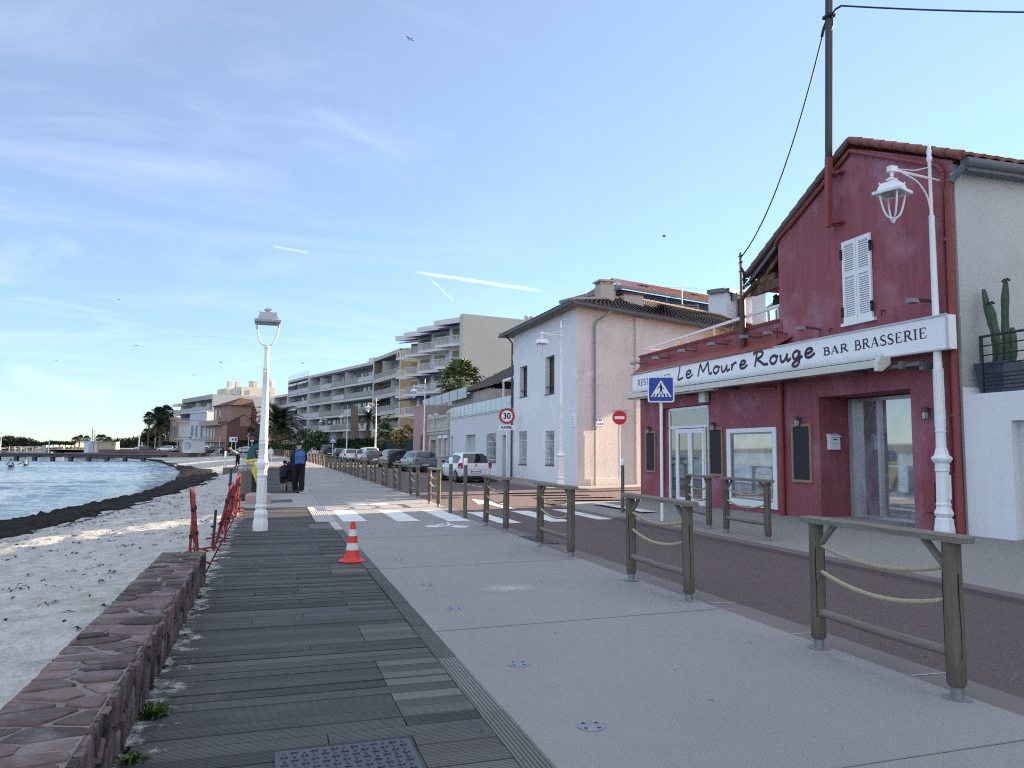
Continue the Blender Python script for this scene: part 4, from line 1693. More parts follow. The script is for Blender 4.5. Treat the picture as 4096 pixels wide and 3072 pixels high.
def cact(pts, r):
    P = spline([Vector(p) for p in pts], 5)
    mb = MB()
    N = 15
    vs = []
    for i, p in enumerate(P):
        t_ = i / (len(P) - 1)
        rr = r * (1.0 if t_ < .85 else 1.0 - (t_ - .85) * 3.2) * (1 + .06 * sin(t_ * 19))
        for k in range(N):
            a = 2 * pi * k / N
            q = rr * (1 + .4 * (1 if k % 3 == 0 else -.55)) * (1 + .05 * sin(i * 2.3))
            vs.append((p[0] + q * cos(a), p[1] + q * sin(a), p[2]))
    fs = []
    for i in range(len(P) - 1):
        for k in range(N):
            l = (k + 1) % N
            fs.append((i * N + k, i * N + l, (i + 1) * N + l, (i + 1) * N + k))
    fs.append(tuple((len(P) - 1) * N + k for k in range(N)))
    mb.add(vs, fs)
    mb.build('stem', CACT, t, angle=25)


cact(((-.02, 0, 0), (-.05, 0, .5), (-.18, 0, 1.0), (-.30, 0, 1.7)), .05)
cact(((.02, -.1, 0), (.02, -.1, .6), (-.04, -.1, 1.0), (-.08, -.1, 1.3)), .06)
cact(((.12, 0, 0), (.14, 0, .6), (.16, 0, 1.2), (.20, 0, 1.75)), .053)
cact(((-.1, .1, 0), (-.14, .1, .35), (-.2, .1, .7)), .055)
cact(((.2, .05, 0), (.26, .05, .3), (.25, .05, .78)), .05)
cact(((.08, -.12, 0), (.1, -.12, .25), (.12, -.12, .55)), .05)
mb = MB()
for c in ((-.08, -.1, 1.33), (.20, 0, 1.77)):
    for k in range(5):
        mb.ball((c[0] + (k - 2) * .035, c[1], c[2] + (k % 2) * .03), .028, 6, 5)
mb.build('buds', mat('cactus_bud', (.05, .045, .03), .8), t)
# ---------------------------------------------------------------- white corner house
HR = -pi / 2
t = house = thing('corner_house', 'two storey white house with grey gutters on the corner of the side street', 'house', (12.3, 38.13, 0), HR)
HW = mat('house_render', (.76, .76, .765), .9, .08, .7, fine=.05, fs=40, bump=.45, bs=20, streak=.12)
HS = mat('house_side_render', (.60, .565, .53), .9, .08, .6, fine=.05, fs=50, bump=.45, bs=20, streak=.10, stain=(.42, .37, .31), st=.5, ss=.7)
hw = [(1.03, 2.23, 4.30, 5.88), (4.88, 6.08, 4.18, 5.96), (.97, 2.25, .85, 2.52), (4.93, 6.10, .90, 2.46)]
mb = MB()
mb.wall(0, 8.8, -.1, 7.70, hw, 0, .32)
mb.quad((0, 0, -.1), (0, 8, -.1), (0, 8, 7.7), (0, 0, 7.7))
mb.build('front_wall', HW, t, smooth=False)
sdx, sdy = -.36, .93                  # the side wall runs into the side street: local direction (x towards camera)
L_ = 17.
C = (8.8 + sdx * L_, sdy * L_)
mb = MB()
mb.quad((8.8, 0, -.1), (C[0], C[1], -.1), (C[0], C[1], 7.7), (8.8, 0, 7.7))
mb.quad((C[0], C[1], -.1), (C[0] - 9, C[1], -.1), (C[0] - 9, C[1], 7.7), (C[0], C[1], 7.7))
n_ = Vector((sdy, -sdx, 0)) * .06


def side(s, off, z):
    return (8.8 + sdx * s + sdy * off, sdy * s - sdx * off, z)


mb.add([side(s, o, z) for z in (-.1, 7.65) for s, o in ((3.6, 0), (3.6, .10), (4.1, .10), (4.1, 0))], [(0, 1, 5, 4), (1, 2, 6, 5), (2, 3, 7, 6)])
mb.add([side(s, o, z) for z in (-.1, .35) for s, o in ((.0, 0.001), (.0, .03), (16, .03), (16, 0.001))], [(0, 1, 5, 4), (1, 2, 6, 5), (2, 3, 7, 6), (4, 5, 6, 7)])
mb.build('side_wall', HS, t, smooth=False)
# windows: bronze casements upstairs, white bellied grilles downstairs
BRZ = mat('bronze_frame', (.055, .045, .040), .5, .1)
for h in hw[:2]:
    mb = MB()
    a, b, c, e = h
    for x0, x1, z0, z1 in ((a, a + .06, c, e), (b - .06, b, c, e), (a + .06, b - .06, e - .06, e), (a + .06, b - .06, c, c + .06), ((a + b) / 2 - .03, (a + b) / 2 + .03, c + .06, e - .06)):
        mb.box(x0, x1, .22, .28, z0, z1)
    w = mb.build('window', BRZ, t, smooth=False)
    mb = MB()
    mb.box(a + .06, b - .06, .25, .26, c + .06, e - .06)
    mb.build('pane', GLASS_DARK, w, smooth=False)
    mb = MB()
    mb.box(a - .02, b + .02, -.03, .3, c - .04, c + .002)
    mb.tube([(a, .06, c + .36), (b, .06, c + .36)], .02, 6)
    mb.box(a, b, .05, .10, c + .33, c + .37)
    mb.build('sill', BRZ, w)


def grille(t, h, y=.06):
    a, b, c, e = h[:4]
    mb = MB()
    mb.box(a, b, .24, .26, c, e)
    w = mb.build('window', GLASS_DARK, t, smooth=False)
    mb = MB()
    n = 9
    for k in range(n):
        x = a + .06 + (b - a - .12) * k / (n - 1)
        mb.tube([(x, y, c), (x, y, c + (e - c) * .55), (x, y - .02, c + (e - c) * .62), (x, y, c + (e - c) * .70), (x, y, c + (e - c) * .88), (x, y - .05, e - .06), (x, y, e)], .012, 5)
    for f_ in (.08, .2, .52, .72, .93):
        mb.tube([(a, y, c + (e - c) * f_), (b, y, c + (e - c) * f_)], .010, 5)
    mb.build('grille', SIGN_WHITE, w)
    mb = MB()
    mb.box(a, b, -.02, .25, c - .06, c + .003)
    mb.build('sill', mat('brick_sill', (.20, .09, .07), .8, .15, 5), w)


grille(t, hw[2])
grille(t, hw[3])
# roof: hipped, wide eaves
E0 = 7.78
ov = .55
A = (-ov - .4, -ov, E0)
B = (8.8 + ov * 1.35, -ov, E0)
Cc = side(L_ + .2, ov, E0)
D = (A[0], 17., E0)
R0 = (4.3, 4.9, 9.22)
R1 = (1.6, 11.8, 9.22)
mb = MB()
tiles(mb, A, B, R0, (R0[0] - .01, R0[1], R0[2]), 40, 11, .05)
tiles(mb, B, Cc, R1, R0, 64, 13, .05)
tiles(mb, D, A, R0, R1, 60, 10, .05)
tiles(mb, Cc, D, (R1[0] - .01, R1[1], R1[2]), R1, 40, 11, .05)
rf = mb.build('roof', TILE_OLD, t)
mb = MB()
RIDGE = mat('ridge_tile', (.34, .25, .19), .9, .25, 4)
for p, q in ((B, R0), (R0, R1), (R1, Cc), (A, R0)):
    p, q = Vector(p) + Vector((0, 0, .05)), Vector(q) + Vector((0, 0, .06))
    N = int((q - p).length / .4)
    for i in range(N):
        mb.tube([p.lerp(q, i / N), p.lerp(q, (i + 1.05) / N)], [.085, .105], 8)
mb.build('ridge_tiles', RIDGE, rf)
mb = MB()
for p, q in ((A, B), (B, Cc)):
    p, q = Vector(p), Vector(q)
    mb.bar(p - Vector((0, 0, .05)), q - Vector((0, 0, .05)), .13, .12)
mb.tube([(-.05, -ov + .05, 7.66), (-.05, -.3, 7.55), (-.05, -.08, 7.30), (-.05, -.08, .1)], .05, 8)
mb.build('gutter', mat('zinc_dark', (.075, .08, .088), .55, .15, 5), rf)
mb = MB()
p0 = side(1.5, ov - .05, 7.62)
mb.tube([p0, side(1.35, ov - .1, 7.45), side(1.05, .12, 7.2), side(.95, .10, 6.95), side(.95, .10, 2.4)], .05, 8)
for z in (6.2, 4.6, 3.0):
    mb.tube([side(.95, .10, z), side(.95, .10, z + .05)], .062, 8)
dp = mb.build('downpipe', ZINC, t)
mb = MB()
mb.tube([side(.95, .10, 2.38), side(.95, .10, 0)], .055, 8)
mb.build('pipe_sleeve', mat('pipe_pale', (.40, .39, .37), .8, .15, 4), dp)
mb = MB()
mb.add([(A[0], A[1], 7.70), (B[0], B[1], 7.70), (Cc[0], Cc[1], 7.70), (D[0], D[1], 7.70)], [(0, 1, 2, 3)])
mb.add([(-.2, .01, 7.69), (8.7, .01, 7.69), (8.7, -.4, 7.69), (-.2, -.4, 7.69)], [(0, 1, 2, 3)])
mb.build('eave_soffit', mat('soffit', (.23, .20, .17), .9, .15, 3), rf, smooth=False)
CHIM = mat('chimney_render', (.44, .40, .35), .9, .08, 3, bump=.3, bs=50)
mb = MB()
o1 = Vector(side(2.9, -1.2, 0))
mb.box(o1.x - .34, o1.x + .34, o1.y - .34, o1.y + .34, 7.7, 9.22)
for a_ in (-.32, .22):
    for b_ in (-.32, .22):
        mb.box(o1.x + a_, o1.x + a_ + .1, o1.y + b_, o1.y + b_ + .1, 9.22, 9.36)
mb.box(o1.x - .42, o1.x + .42, o1.y - .42, o1.y + .42, 9.36, 9.44)
mb.build('chimney', CHIM, rf, smooth=False)
mb = MB()
o1 = Vector(side(4.9, -1.5, 0))
mb.box(o1.x - .75, o1.x + .55, o1.y - .5, o1.y + .5, 7.9, 9.02)
c2_ = mb.build('chimney', CHIM, rf, smooth=False)
mb = MB()
tiles(mb, (o1.x + .62, o1.y - .6, 9.0), (o1.x + .62, o1.y + .6, 9.0), (o1.x - .1, o1.y + .6, 9.14), (o1.x - .1, o1.y - .6, 9.14), 6, 2, .04)
tiles(mb, (o1.x - .82, o1.y - .6, 9.0), (o1.x - .82, o1.y + .6, 9.0), (o1.x - .1, o1.y + .6, 9.14), (o1.x - .1, o1.y - .6, 9.14), 6, 2, .04)
mb.build('chimney_cap', TILE_RED, c2_)


def onhouse(s, off, z):
    return Matrix.Translation((12.3, 38.13, 0)) @ Matrix.Rotation(HR, 4, 'Z') @ Vector((s, -off, z))


# street name plate, small plaque, entry phone box
t = thing('street_name_plate', 'white enamel street name plate reading Rue on the shaded side wall of the corner house', 'street sign', Matrix.Translation((12.3, 38.13, 0)) @ Matrix.Rotation(HR, 4, 'Z') @ Vector(side(1.30, .03, 2.80)), HR + atan2(sdy, sdx) + pi + pi)
mb = MB()
mb.box(-.26, .26, -.03, -.005, -.18, .18)
mb.build('plate', SIGN_WHITE, t)
NAVY = mat('enamel_blue', (.02, .035, .16), .4)
text_mesh('RUE', .12, 'lettering', NAVY, t, (.03, -.033, .08), UP)
text_mesh('Saint JN JN', .09, 'lettering', NAVY, t, (.0, -.033, -.08), UP)
mb = MB()
mb.box(-.23, -.17, -.034, -.03, .04, .13)
for a in ((-.255, .255, .168, .175), (-.255, .255, -.175, -.168), (-.255, -.248, -.168, .168), (.248, .255, -.168, .168)):
    mb.box(a[0], a[1], -.033, -.03, a[2], a[3])
mb.build('crest', NAVY, t)
t = thing('plaque', 'small white plaque with faint lines on the white house front beside the lamp post', 'plaque', onhouse(8.35, 0, 2.85), HR)
mb = MB()
mb.box(-.22, .22, -.03, 0, -.27, .27)
mb.build('plate', SIGN_WHITE, t)
mb = MB()
for k in range(5):
    mb.box(-.15, .15 - .05 * (k % 2), -.033, -.03, .15 - k * .085, .17 - k * .085)
mb.build('lettering', mat('faint_blue', (.35, .42, .55), .6), t)
t = thing('siren_box', 'small white box on the corner pipe of the white house front', 'alarm box', onhouse(-.25, 0, 4.0), HR)
mb = MB()
mb.bev(-.1, .1, -.2, 0, 0, .32, .02)
mb.build('box_body', WF, t)
mb = MB()
mb.box(-.06, .06, -.21, -.2, .04, .12)
mb.build('grille', GREY_METAL, t)

# ---------------------------------------------------------------- low white annex with the glass balustrade
t = thing('terrace_annex', 'low white garage wing with frosted glass balustrade joining the white house', 'annex', (12.3, 53.1, 0), HR)
AW = mat('annex_render', (.62, .625, .63), .9, .07, .8, fine=.04, fs=50, bump=.25, bs=24, streak=.12)
ah = [(13.0, 13.8, .10, 2.39), (9.68, 11.78, .87, 2.52), (4.7, 7.2, .10, 2.53), (.5, 1.1, .10, 2.51)]
mb = MB()
mb.wall(0, 14.97, -.1, 3.74, ah, 0, .32)
mb.quad((0, 0, -.1), (0, 9, -.1), (0, 9, 3.74), (0, 0, 3.74))
mb.quad((0, 0.1, 3.74), (14.97, .1, 3.74), (14.97, 9, 3.74), (0, 9, 3.74))
mb.box(0, 14.97, -.05, .12, 3.741, 3.80)
mb.build('wall', AW, t, smooth=False)
BAL = mat('frosted_glass', (.42, .52, .55), .18, .04, 1, spec=.6)
mb = MB()
n = 14
for k in range(n):
    a, b = .05 + 14.8 * k / n, .05 + 14.8 * (k + 1) / n
    mb.box(a + .02, b - .02, -.005, .01, 3.84, 4.52)
gb = mb.build('glass_balustrade', BAL, t, smooth=False)
mb = MB()
for k in range(n + 1):
    a = .05 + 14.8 * k / n
    mb.box(a - .015, a + .015, -.01, .03, 3.80, 4.54)
mb.build('posts', mat('balustrade_post', (.10, .14, .15), .4), gb, smooth=False)
grille(t, ah[1], .04)
DOORC = mat('door_beige', (.27, .26, .25), .6, .08, 3)
mb = MB()
mb.box(13.0, 13.8, .26, .30, .1, 2.39)
mb.box(13.2, 13.6, .25, .26, .5, 2.1)
mb.build('door', DOORC, t, smooth=False)
mb = MB()
mb.box(4.7, 7.2, .28, .31, .1, 2.53)
for k in range(16):
    mb.box(5.9, 7.2, .24, .278, .12 + k * .15, .25 + k * .15)
mb.build('garage_shutter', mat('shutter_pale', (.46, .47, .48), .6, .05, 2), t, smooth=False)
mb = MB()
mb.box(.5, 1.1, .22, .27, .1, 2.51)
mb.build('door', mat('door_blue_grey', (.36, .40, .43), .5, .05, 3), t, smooth=False)
# white pergola over the terrace
t = thing('pergola', 'white steel awning frame on the annex terrace behind the glass', 'pergola', (13.4, 40.2, 3.74), HR)
mb = MB()
for x in (-4.2, 1.8):
    mb.box(x, x + .09, .2, .29, 0, 2.1)
mb.bar((-4.2, .25, 2.1), (2.0, .25, 2.2), .12, .14)
mb.bar((-4.1, .25, 2.1), (-4.1, 3.2, 2.25), .1, .12)
mb.build('frame', WF, t, smooth=False)
mb = MB()
mb.add([(-4.2, .2, 2.19), (2., .2, 2.29), (2., 3.2, 2.5), (-4.2, 3.2, 2.4)], [(0, 1, 2, 3)])
mb.build('awning_fabric', CREAM, t, smooth=False)

# tile-roofed cottage behind the annex
t = thing('tiled_cottage', 'pinkish cottage with a brown clay tile roof behind the glass balustrade', 'house', (15.6, 60, 0), HR)
mb = MB()
mb.box(0, 16, 0, 7, 0, 6.15)
mb.build('wall', mat('cottage_pink', (.42, .28, .26), .9, .1, 1), t, smooth=False)
mb = MB()
tiles(mb, (-.9, -1.0, 6.1), (17, -1.0, 6.1), (12.5, 3.6, 8.7), (3.4, 3.6, 8.7), 46, 9, .09)
tiles(mb, (-.9, 8, 6.1), (-.9, -1, 6.1), (3.4, 3.6, 8.7), (3.3, 3.6, 8.7), 22, 9, .09)
tiles(mb, (17, 8, 6.1), (-.9, 8, 6.1), (3.4, 3.6, 8.7), (12.5, 3.6, 8.7), 46, 9, .09)
tiles(mb, (3.6, -2.6, 5.55), (14, -2.6, 5.55), (14, -.6, 6.25), (3.6, -.6, 6.25), 26, 4, .09)
mb.build('roof', TILE_OLD, t)
mb = MB()
mb.box(-.8, 3.2, -.9, -.7, 5.9, 6.06)
mb.build('gutter', WF, t)
mb = MB()
mb.box(1.7, 3.2, -.03, .02, 4.3, 5.6)
w = mb.build('window', GLASS_DARK, t)
mb = MB()
for a in ((1.6, 1.72, 4.25, 5.65), (3.18, 3.3, 4.25, 5.65), (1.72, 3.18, 5.55, 5.65), (2.4, 2.5, 4.3, 5.55)):
    mb.box(a[0], a[1], -.06, .0, a[2], a[3])
mb.build('window_frame', WF, w, smooth=False)
mb = MB()
mb.box(3.6, 13.8, -2.4, 0, 3.7, 5.5)
mb.build('veranda_wall', mat('veranda_beige', (.36, .32, .28), .9, .1, 2), t, smooth=False)

# ---------------------------------------------------------------- cream garage with stone balustrade
t = thing('balustrade_garage', 'cream garage building with a white stone balustrade on its roof', 'garage', (12.3, 60.8, 0), HR)
CR = mat('cream_render', (.47, .42, .36), .9, .07, 1.2, bump=.2, bs=30)
mb = MB()
mb.wall(0, 7.5, -.1, 2.95, [(.9, 2.9, .1, 2.3, .7), (4.2, 5.2, 1.15, 2.5, .12), (6.0, 7.0, 1.15, 2.5, .12)], 0, .12)
mb.quad((0, .1, 2.95), (7.5, .1, 2.95), (7.5, 8, 2.95), (0, 8, 2.95))
mb.quad((0, 0, -.1), (0, 8, -.1), (0, 8, 2.95), (0, 0, 2.95))
mb.box(-.05, 7.5, -.10, .1, 2.72, 2.90)
mb.box(3.9, 7.3, -.08, 0, 1.0, 1.12)
mb.build('wall', CR, t, smooth=False)
ST = mat('balustrade_stone', (.50, .47, .42), .85, .08, 3)
mb = MB()
mb.box(-.1, 7.5, -.12, .2, 2.95, 3.12)
for x in (.0, 2.35, 7.1):
    mb.box(x, x + .38, -.12, .26, 3.12, 4.22)
    mb.add([(x - .05, -.17, 4.22), (x + .43, -.17, 4.22), (x + .43, .31, 4.22), (x - .05, .31, 4.22), (x + .19, .07, 4.5)], [(0, 1, 4), (1, 2, 4), (2, 3, 4), (3, 0, 4), (0, 3, 2, 1)])
mb.box(.38, 2.35, -.08, .2, 3.95, 4.15)
mb.box(2.73, 7.1, -.08, .2, 3.95, 4.15)
x = .52
while x < 7.0:
    if not 2.2 < x < 2.85:
        mb.lathe([(.05, 3.12), (.05, 3.2), (.10, 3.38), (.045, 3.66), (.07, 3.86), (.07, 3.95)], 8, (x, .06, 0))
    x += .26
mb.build('balustrade', ST, t)
mb = MB()
mb.box(.9, 2.9, .66, .7, .1, 2.3)
mb.build('garage_door', mat('garage_beige', (.30, .26, .22), .7, .06, 2), t)
for a in (4.2, 6.0):
    mb = MB()
    mb.box(a, a + 1, .09, .11, 1.15, 2.5)
    w = mb.build('window', mat('blind_beige', (.34, .31, .28), .6, .05), t)
    mb = MB()
    mb.box(a + .46, a + .54, .05, .09, 1.15, 2.4)
    mb.box(a - .08, a + 1.08, -.1, .05, 2.4, 2.62)
    mb.build('shutter_box', WF, w)
# pink wall house
t = thing('pink_house', 'dusty pink rendered house end with a brown arched doorway', 'house', (12.0, 66.0, 0), HR)
PK = mat('pink_render', (.40, .25, .245), .9, .06, 1.5)
mb = MB()
mb.box(0, 5.15, 0, 9, 0, 5.2)
mb.box(-.02, 5.17, -.05, .05, 5.2, 5.27)
mb.build('wall', PK, t, smooth=False)
mb = MB()
mb.box(5.15, 5.3, 0.2, 9, 2.9, 5.2)
mb.build('side_wall', mat('side_taupe', (.33, .29, .26), .9, .1, 2), t)
mb = MB()
pts = [(3.5, .1), (4.7, .1), (4.7, 2.2)] + [(4.1 + .6 * cos(a), 2.2 + .6 * sin(a)) for a in [pi * k / 8 for k in range(1, 8)]] + [(3.5, 2.2)]
mb.prism(pts, -.03, .2)
mb.build('door', mat('door_brown', (.07, .035, .02), .6, .2, 3), t)
t = thing('terrace_screen', 'pale grey panel screen on top of the pink house', 'screen', (12.7, 65.6, 5.1), HR)
mb = MB()
for k in range(6):
    mb.box(.1 + k * 2.6, 2.66 + k * 2.6, 0, .06, .05, .80)
mb.build('panels', mat('screen_panel', (.44, .48, .51), .4, .05, 1), t, smooth=False)
mb = MB()
for k in range(7):
    mb.box(.05 + k * 2.6, .12 + k * 2.6, -.03, 0, 0, .84)
mb.build('posts', ZINC, t, smooth=False)

# ---------------------------------------------------------------- behind the corner house: villa with a mansard, white tower block
P0, P1 = dep(2500, 1147, 66), dep(2834, 1209, 72)
t = thing('mansard_villa', 'old villa with orange tiled roof over a slate blue mansard behind the white house', 'villa', (P0.x, P0.y, 0), atan2(P1.y - P0.y, P1.x - P0.x))
L_ = hypot(P1.x - P0.x, P1.y - P0.y) + 5
mb = MB()
mb.box(.3, L_, .6, 6, 0, 12.2)
mb.build('wall', mat('villa_wall', (.36, .36, .36), .9, .1, 1), t)
mb = MB()
SL = mat('slate_blue', (.045, .065, .095), .6, .25, 3, island=.2, bump=.4, bs=12)
z0, z1 = 12.4, 15.95
mb.add([(-.2, .0, z0), (L_, .0, z0), (L_, .9, z1), (.3, .9, z1), (-.2, 6, z0), (.3, 5.5, z1)], [(0, 1, 2, 3), (4, 0, 3, 5)])
for k in range(14):
    z = z0 + .25 * k
    o = .9 * (z - z0) / (z1 - z0)
    for i in range(int(L_ / .35)):
        mb.quad((.1 + i * .35 + .17 * (k % 2), o - .03, z), (.43 + i * .35 + .17 * (k % 2), o - .03, z), (.43 + i * .35 + .17 * (k % 2), o + .065, z + .26), (.1 + i * .35 + .17 * (k % 2), o + .065, z + .26))
sm = mb.build('mansard', SL, t, smooth=False)
mb = MB()
tiles(mb, (-.1, .4, z1 + .15), (L_, .4, z1 + .15), (L_, 2.9, z1 + 1.45), (1.2, 2.9, z1 + 1.45), int(L_ / .33), 9, .07)
tiles(mb, (-.1, 5.4, z1 + .15), (-.1, .4, z1 + .15), (1.2, 2.9, z1 + 1.45), (1.2, 3.0, z1 + 1.45), 20, 9, .07)
mb.build('roof', mat('orange_roof_tile', (.40, .13, .06), .85, .3, 3, stain=(.16, .09, .07), st=.4, ss=1.5), t)
mb = MB()
mb.bar((-.2, .3, z1 + .05), (L_, .3, z1 + .05), .25, .2)
mb.bar((-.2, .3, z1 + .05), (-.2, 9, z1 + .05), .35, .3)
mb.build('cornice', mat('cornice_grey', (.20, .21, .21), .8, .1, 2), t)
for x in (5.2, 9.6, 14.2, 18.6):
    if x < L_ - 1:
        mb = MB()
        v = []
        for k in range(13):
            a = pi * k / 12
            v += [(x + .95 * cos(a), .05, 13.2 + 1.15 * sin(a)), (x + .6 * cos(a), .05, 13.2 + .75 * sin(a))]
        v2 = [(p[0], .6, p[2]) for p in v]
        n = len(v)
        mb.add(v + v2, [(2 * i, 2 * i + 1, 2 * i + 3, 2 * i + 2) for i in range(12)] + [(2 * i, 2 * i + 2, n + 2 * i + 2, n + 2 * i) for i in range(12)])
        mb.box(x - .95, x - .6, .05, .6, 12.3, 13.2)
        mb.box(x + .6, x + .95, .05, .6, 12.3, 13.2)
        w = mb.build('dormer_window', mat('cornice_grey', (.20, .21, .21)), t, smooth=False)
        mb = MB()
        mb.box(x - .6, x + .6, .3, .4, 12.3, 13.9)
        mb.build('pane', GLASS_DARK, w)
mb = MB()
mb.box(-.75, .05, 1.2, 2.0, z1 - 3, z1 + .35)
mb.box(-.85, .15, 1.1, 2.1, z1 + .0, z1 + .15)
mb.lathe([(.62, z1 + .35), (.62, z1 + .45), (.4, z1 + .65)], 4, (-.35, 1.6, 0), pi / 4)
mb.build('chimney', mat('chimney_white', (.52, .52, .51), .8, .06), t, smooth=False)
for k in (3.4, 10.2, 16.5):
    mb = MB()
    mb.bar((k, 1.8, z1 + .95), (k + 1.1, 1.8, z1 + .95), .8, .1)
    w = mb.build('skylight', ZINC, t)
# TV aerial
p = dep(2728, 1215, 44)
t = thing('tv_aerial', 'grid type television aerial standing on the brown tiled ridge', 'aerial', (p.x, p.y, p.z - .2), -.25)
mb = MB()
mb.tube([(0, 0, -1.0), (0, 0, 1.3)], .025, 6)
mb.build('mast', GREY_METAL, t)
mb = MB()
for x0 in (-.95, .06):
    for k in range(7):
        mb.tube([(x0, 0, -.65 + k * .13), (x0 + .9, 0, -.65 + k * .13)], .014, 4)
    mb.tube([(x0, 0, -.68), (x0, 0, .2)], .018, 4)
    mb.tube([(x0 + .9, 0, -.68), (x0 + .9, 0, .2)], .018, 4)
for k in range(3):
    mb.tube([(-.9, 0, .55 + k * .3), (.9, 0, .55 + k * .3)], .012, 4)
mb.tube([(-.9, 0, .3), (-.9, 0, 1.2)], .012, 4)
mb.tube([(.9, 0, .3), (.9, 0, 1.2)], .012, 4)
mb.build('grid', mat('aerial_cream', (.55, .52, .45), .6, .1), t)
P0, P1, P2, P3 = dep(2833, 1170, 52), dep(2905, 1160, 51.2), dep(2945, 1172, 52.2), dep(2985, 1180, 52.8)
t = thing('stair_tower_block', 'white angular block with grey flat roof edge rising behind the restaurant terrace', 'apartment block', (0, 0, 0))
TW = mat('tower_white', (.64, .65, .67), .9, .05, .5)
mb = MB()
pts = [P0, P1, P2, P3, dep(3060, 1175, 52.6), dep(3060, 1175, 60), dep(2833, 1170, 66)]
n = len(pts)
top = P0.z - .1
v = [(p.x, p.y, 0) for p in pts] + [(p.x, p.y, top) for p in pts]
mb.add(v, [(i, (i + 1) % n, n + (i + 1) % n, n + i) for i in range(n)] + [tuple(range(n, 2 * n))])
q0, q1 = dep(3008, 1195, 50), dep(3062, 1195, 50)
mb.add([(q.x, q.y, z) for z in (0, dep(3060, 1172, 50).z) for q in (q0, q1, dep(3062, 1195, 52), dep(3008, 1195, 52))], [(0, 1, 5, 4), (1, 2, 6, 5), (2, 3, 7, 6), (3, 0, 4, 7), (4, 5, 6, 7)])
mb.build('wall', TW, t, smooth=False)
mb = MB()
for a, b in zip(pts[:4], pts[1:5]):
    mb.bar((a.x, a.y, top + .1), (b.x, b.y, top + .1), .5, .28)
mb.build('roof_edge', mat('roof_edge_grey', (.13, .14, .15), .7, .1), t, smooth=False)
mb = MB()
p = dep(2936, 1186, 51.7)
mb.bar((p.x - .25, p.y - .1, p.z), (p.x + .25, p.y - .0, p.z), .12, .55)
p = dep(2958, 1240, 52.2)
mb.bar((p.x - .22, p.y - .25, p.z), (p.x + .22, p.y - .12, p.z), .14, 1.5)
mb.build('window', GLASS_DARK, t)
p0, p1 = dep(3066, 1215, 50), dep(3140, 1180, 46)
t = thing('red_tiled_house', 'house with red tiled roof and dark slate wall glimpsed under the rotten eave', 'house', (p0.x, p0.y, 0), atan2(p1.y - p0.y, p1.x - p0.x))
mb = MB()
mb.box(.9, 5, .3, 4, 0, p0.z - .6)
mb.build('wall', mat('slate_wall', (.04, .05, .065), .6, .2, 2), t)
mb = MB()
tiles(mb, (0, 0, p0.z - .3), (5, 0, p0.z - .3), (5, 4, p0.z + 1.6), (.4, 4, p0.z + 1.6), 16, 8, .06)
mb.build('roof', mat('orange_roof_tile', (.40, .13, .06)), t)
mb = MB()
mb.tube([(.6, -.1, p0.z - .4), (5, -.1, p0.z - .4)], .12, 8)
mb.tube([(.75, -.1, p0.z - .5), (.55, .1, p0.z - 4)], .09, 8)
mb.build('gutter', mat('gutter_pale', (.45, .46, .46), .6), t)
# ---------------------------------------------------------------- apartment blocks
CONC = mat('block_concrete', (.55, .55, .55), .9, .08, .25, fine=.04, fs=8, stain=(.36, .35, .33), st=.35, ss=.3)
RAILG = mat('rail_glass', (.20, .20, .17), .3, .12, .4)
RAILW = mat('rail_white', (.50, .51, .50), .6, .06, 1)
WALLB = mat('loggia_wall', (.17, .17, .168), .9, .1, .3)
FRAMEW = mat('window_white', (.50, .50, .49), .5, .08, 2)
CURT = mat('curtain', (.40, .38, .34), .8, .15, 1)
AWB = mat('awning_blue', (.02, .04, .125), .7, .08, 1)
AWY = mat('awning_yellow', (.36, .30, .14), .8, .1, 1)


def frame_of(A, B):
    """local frame: x from far end A to near end B, y inwards"""
    return atan2(B[1] - A[1], B[0] - A[0]), hypot(B[0] - A[0], B[1] - A[1])


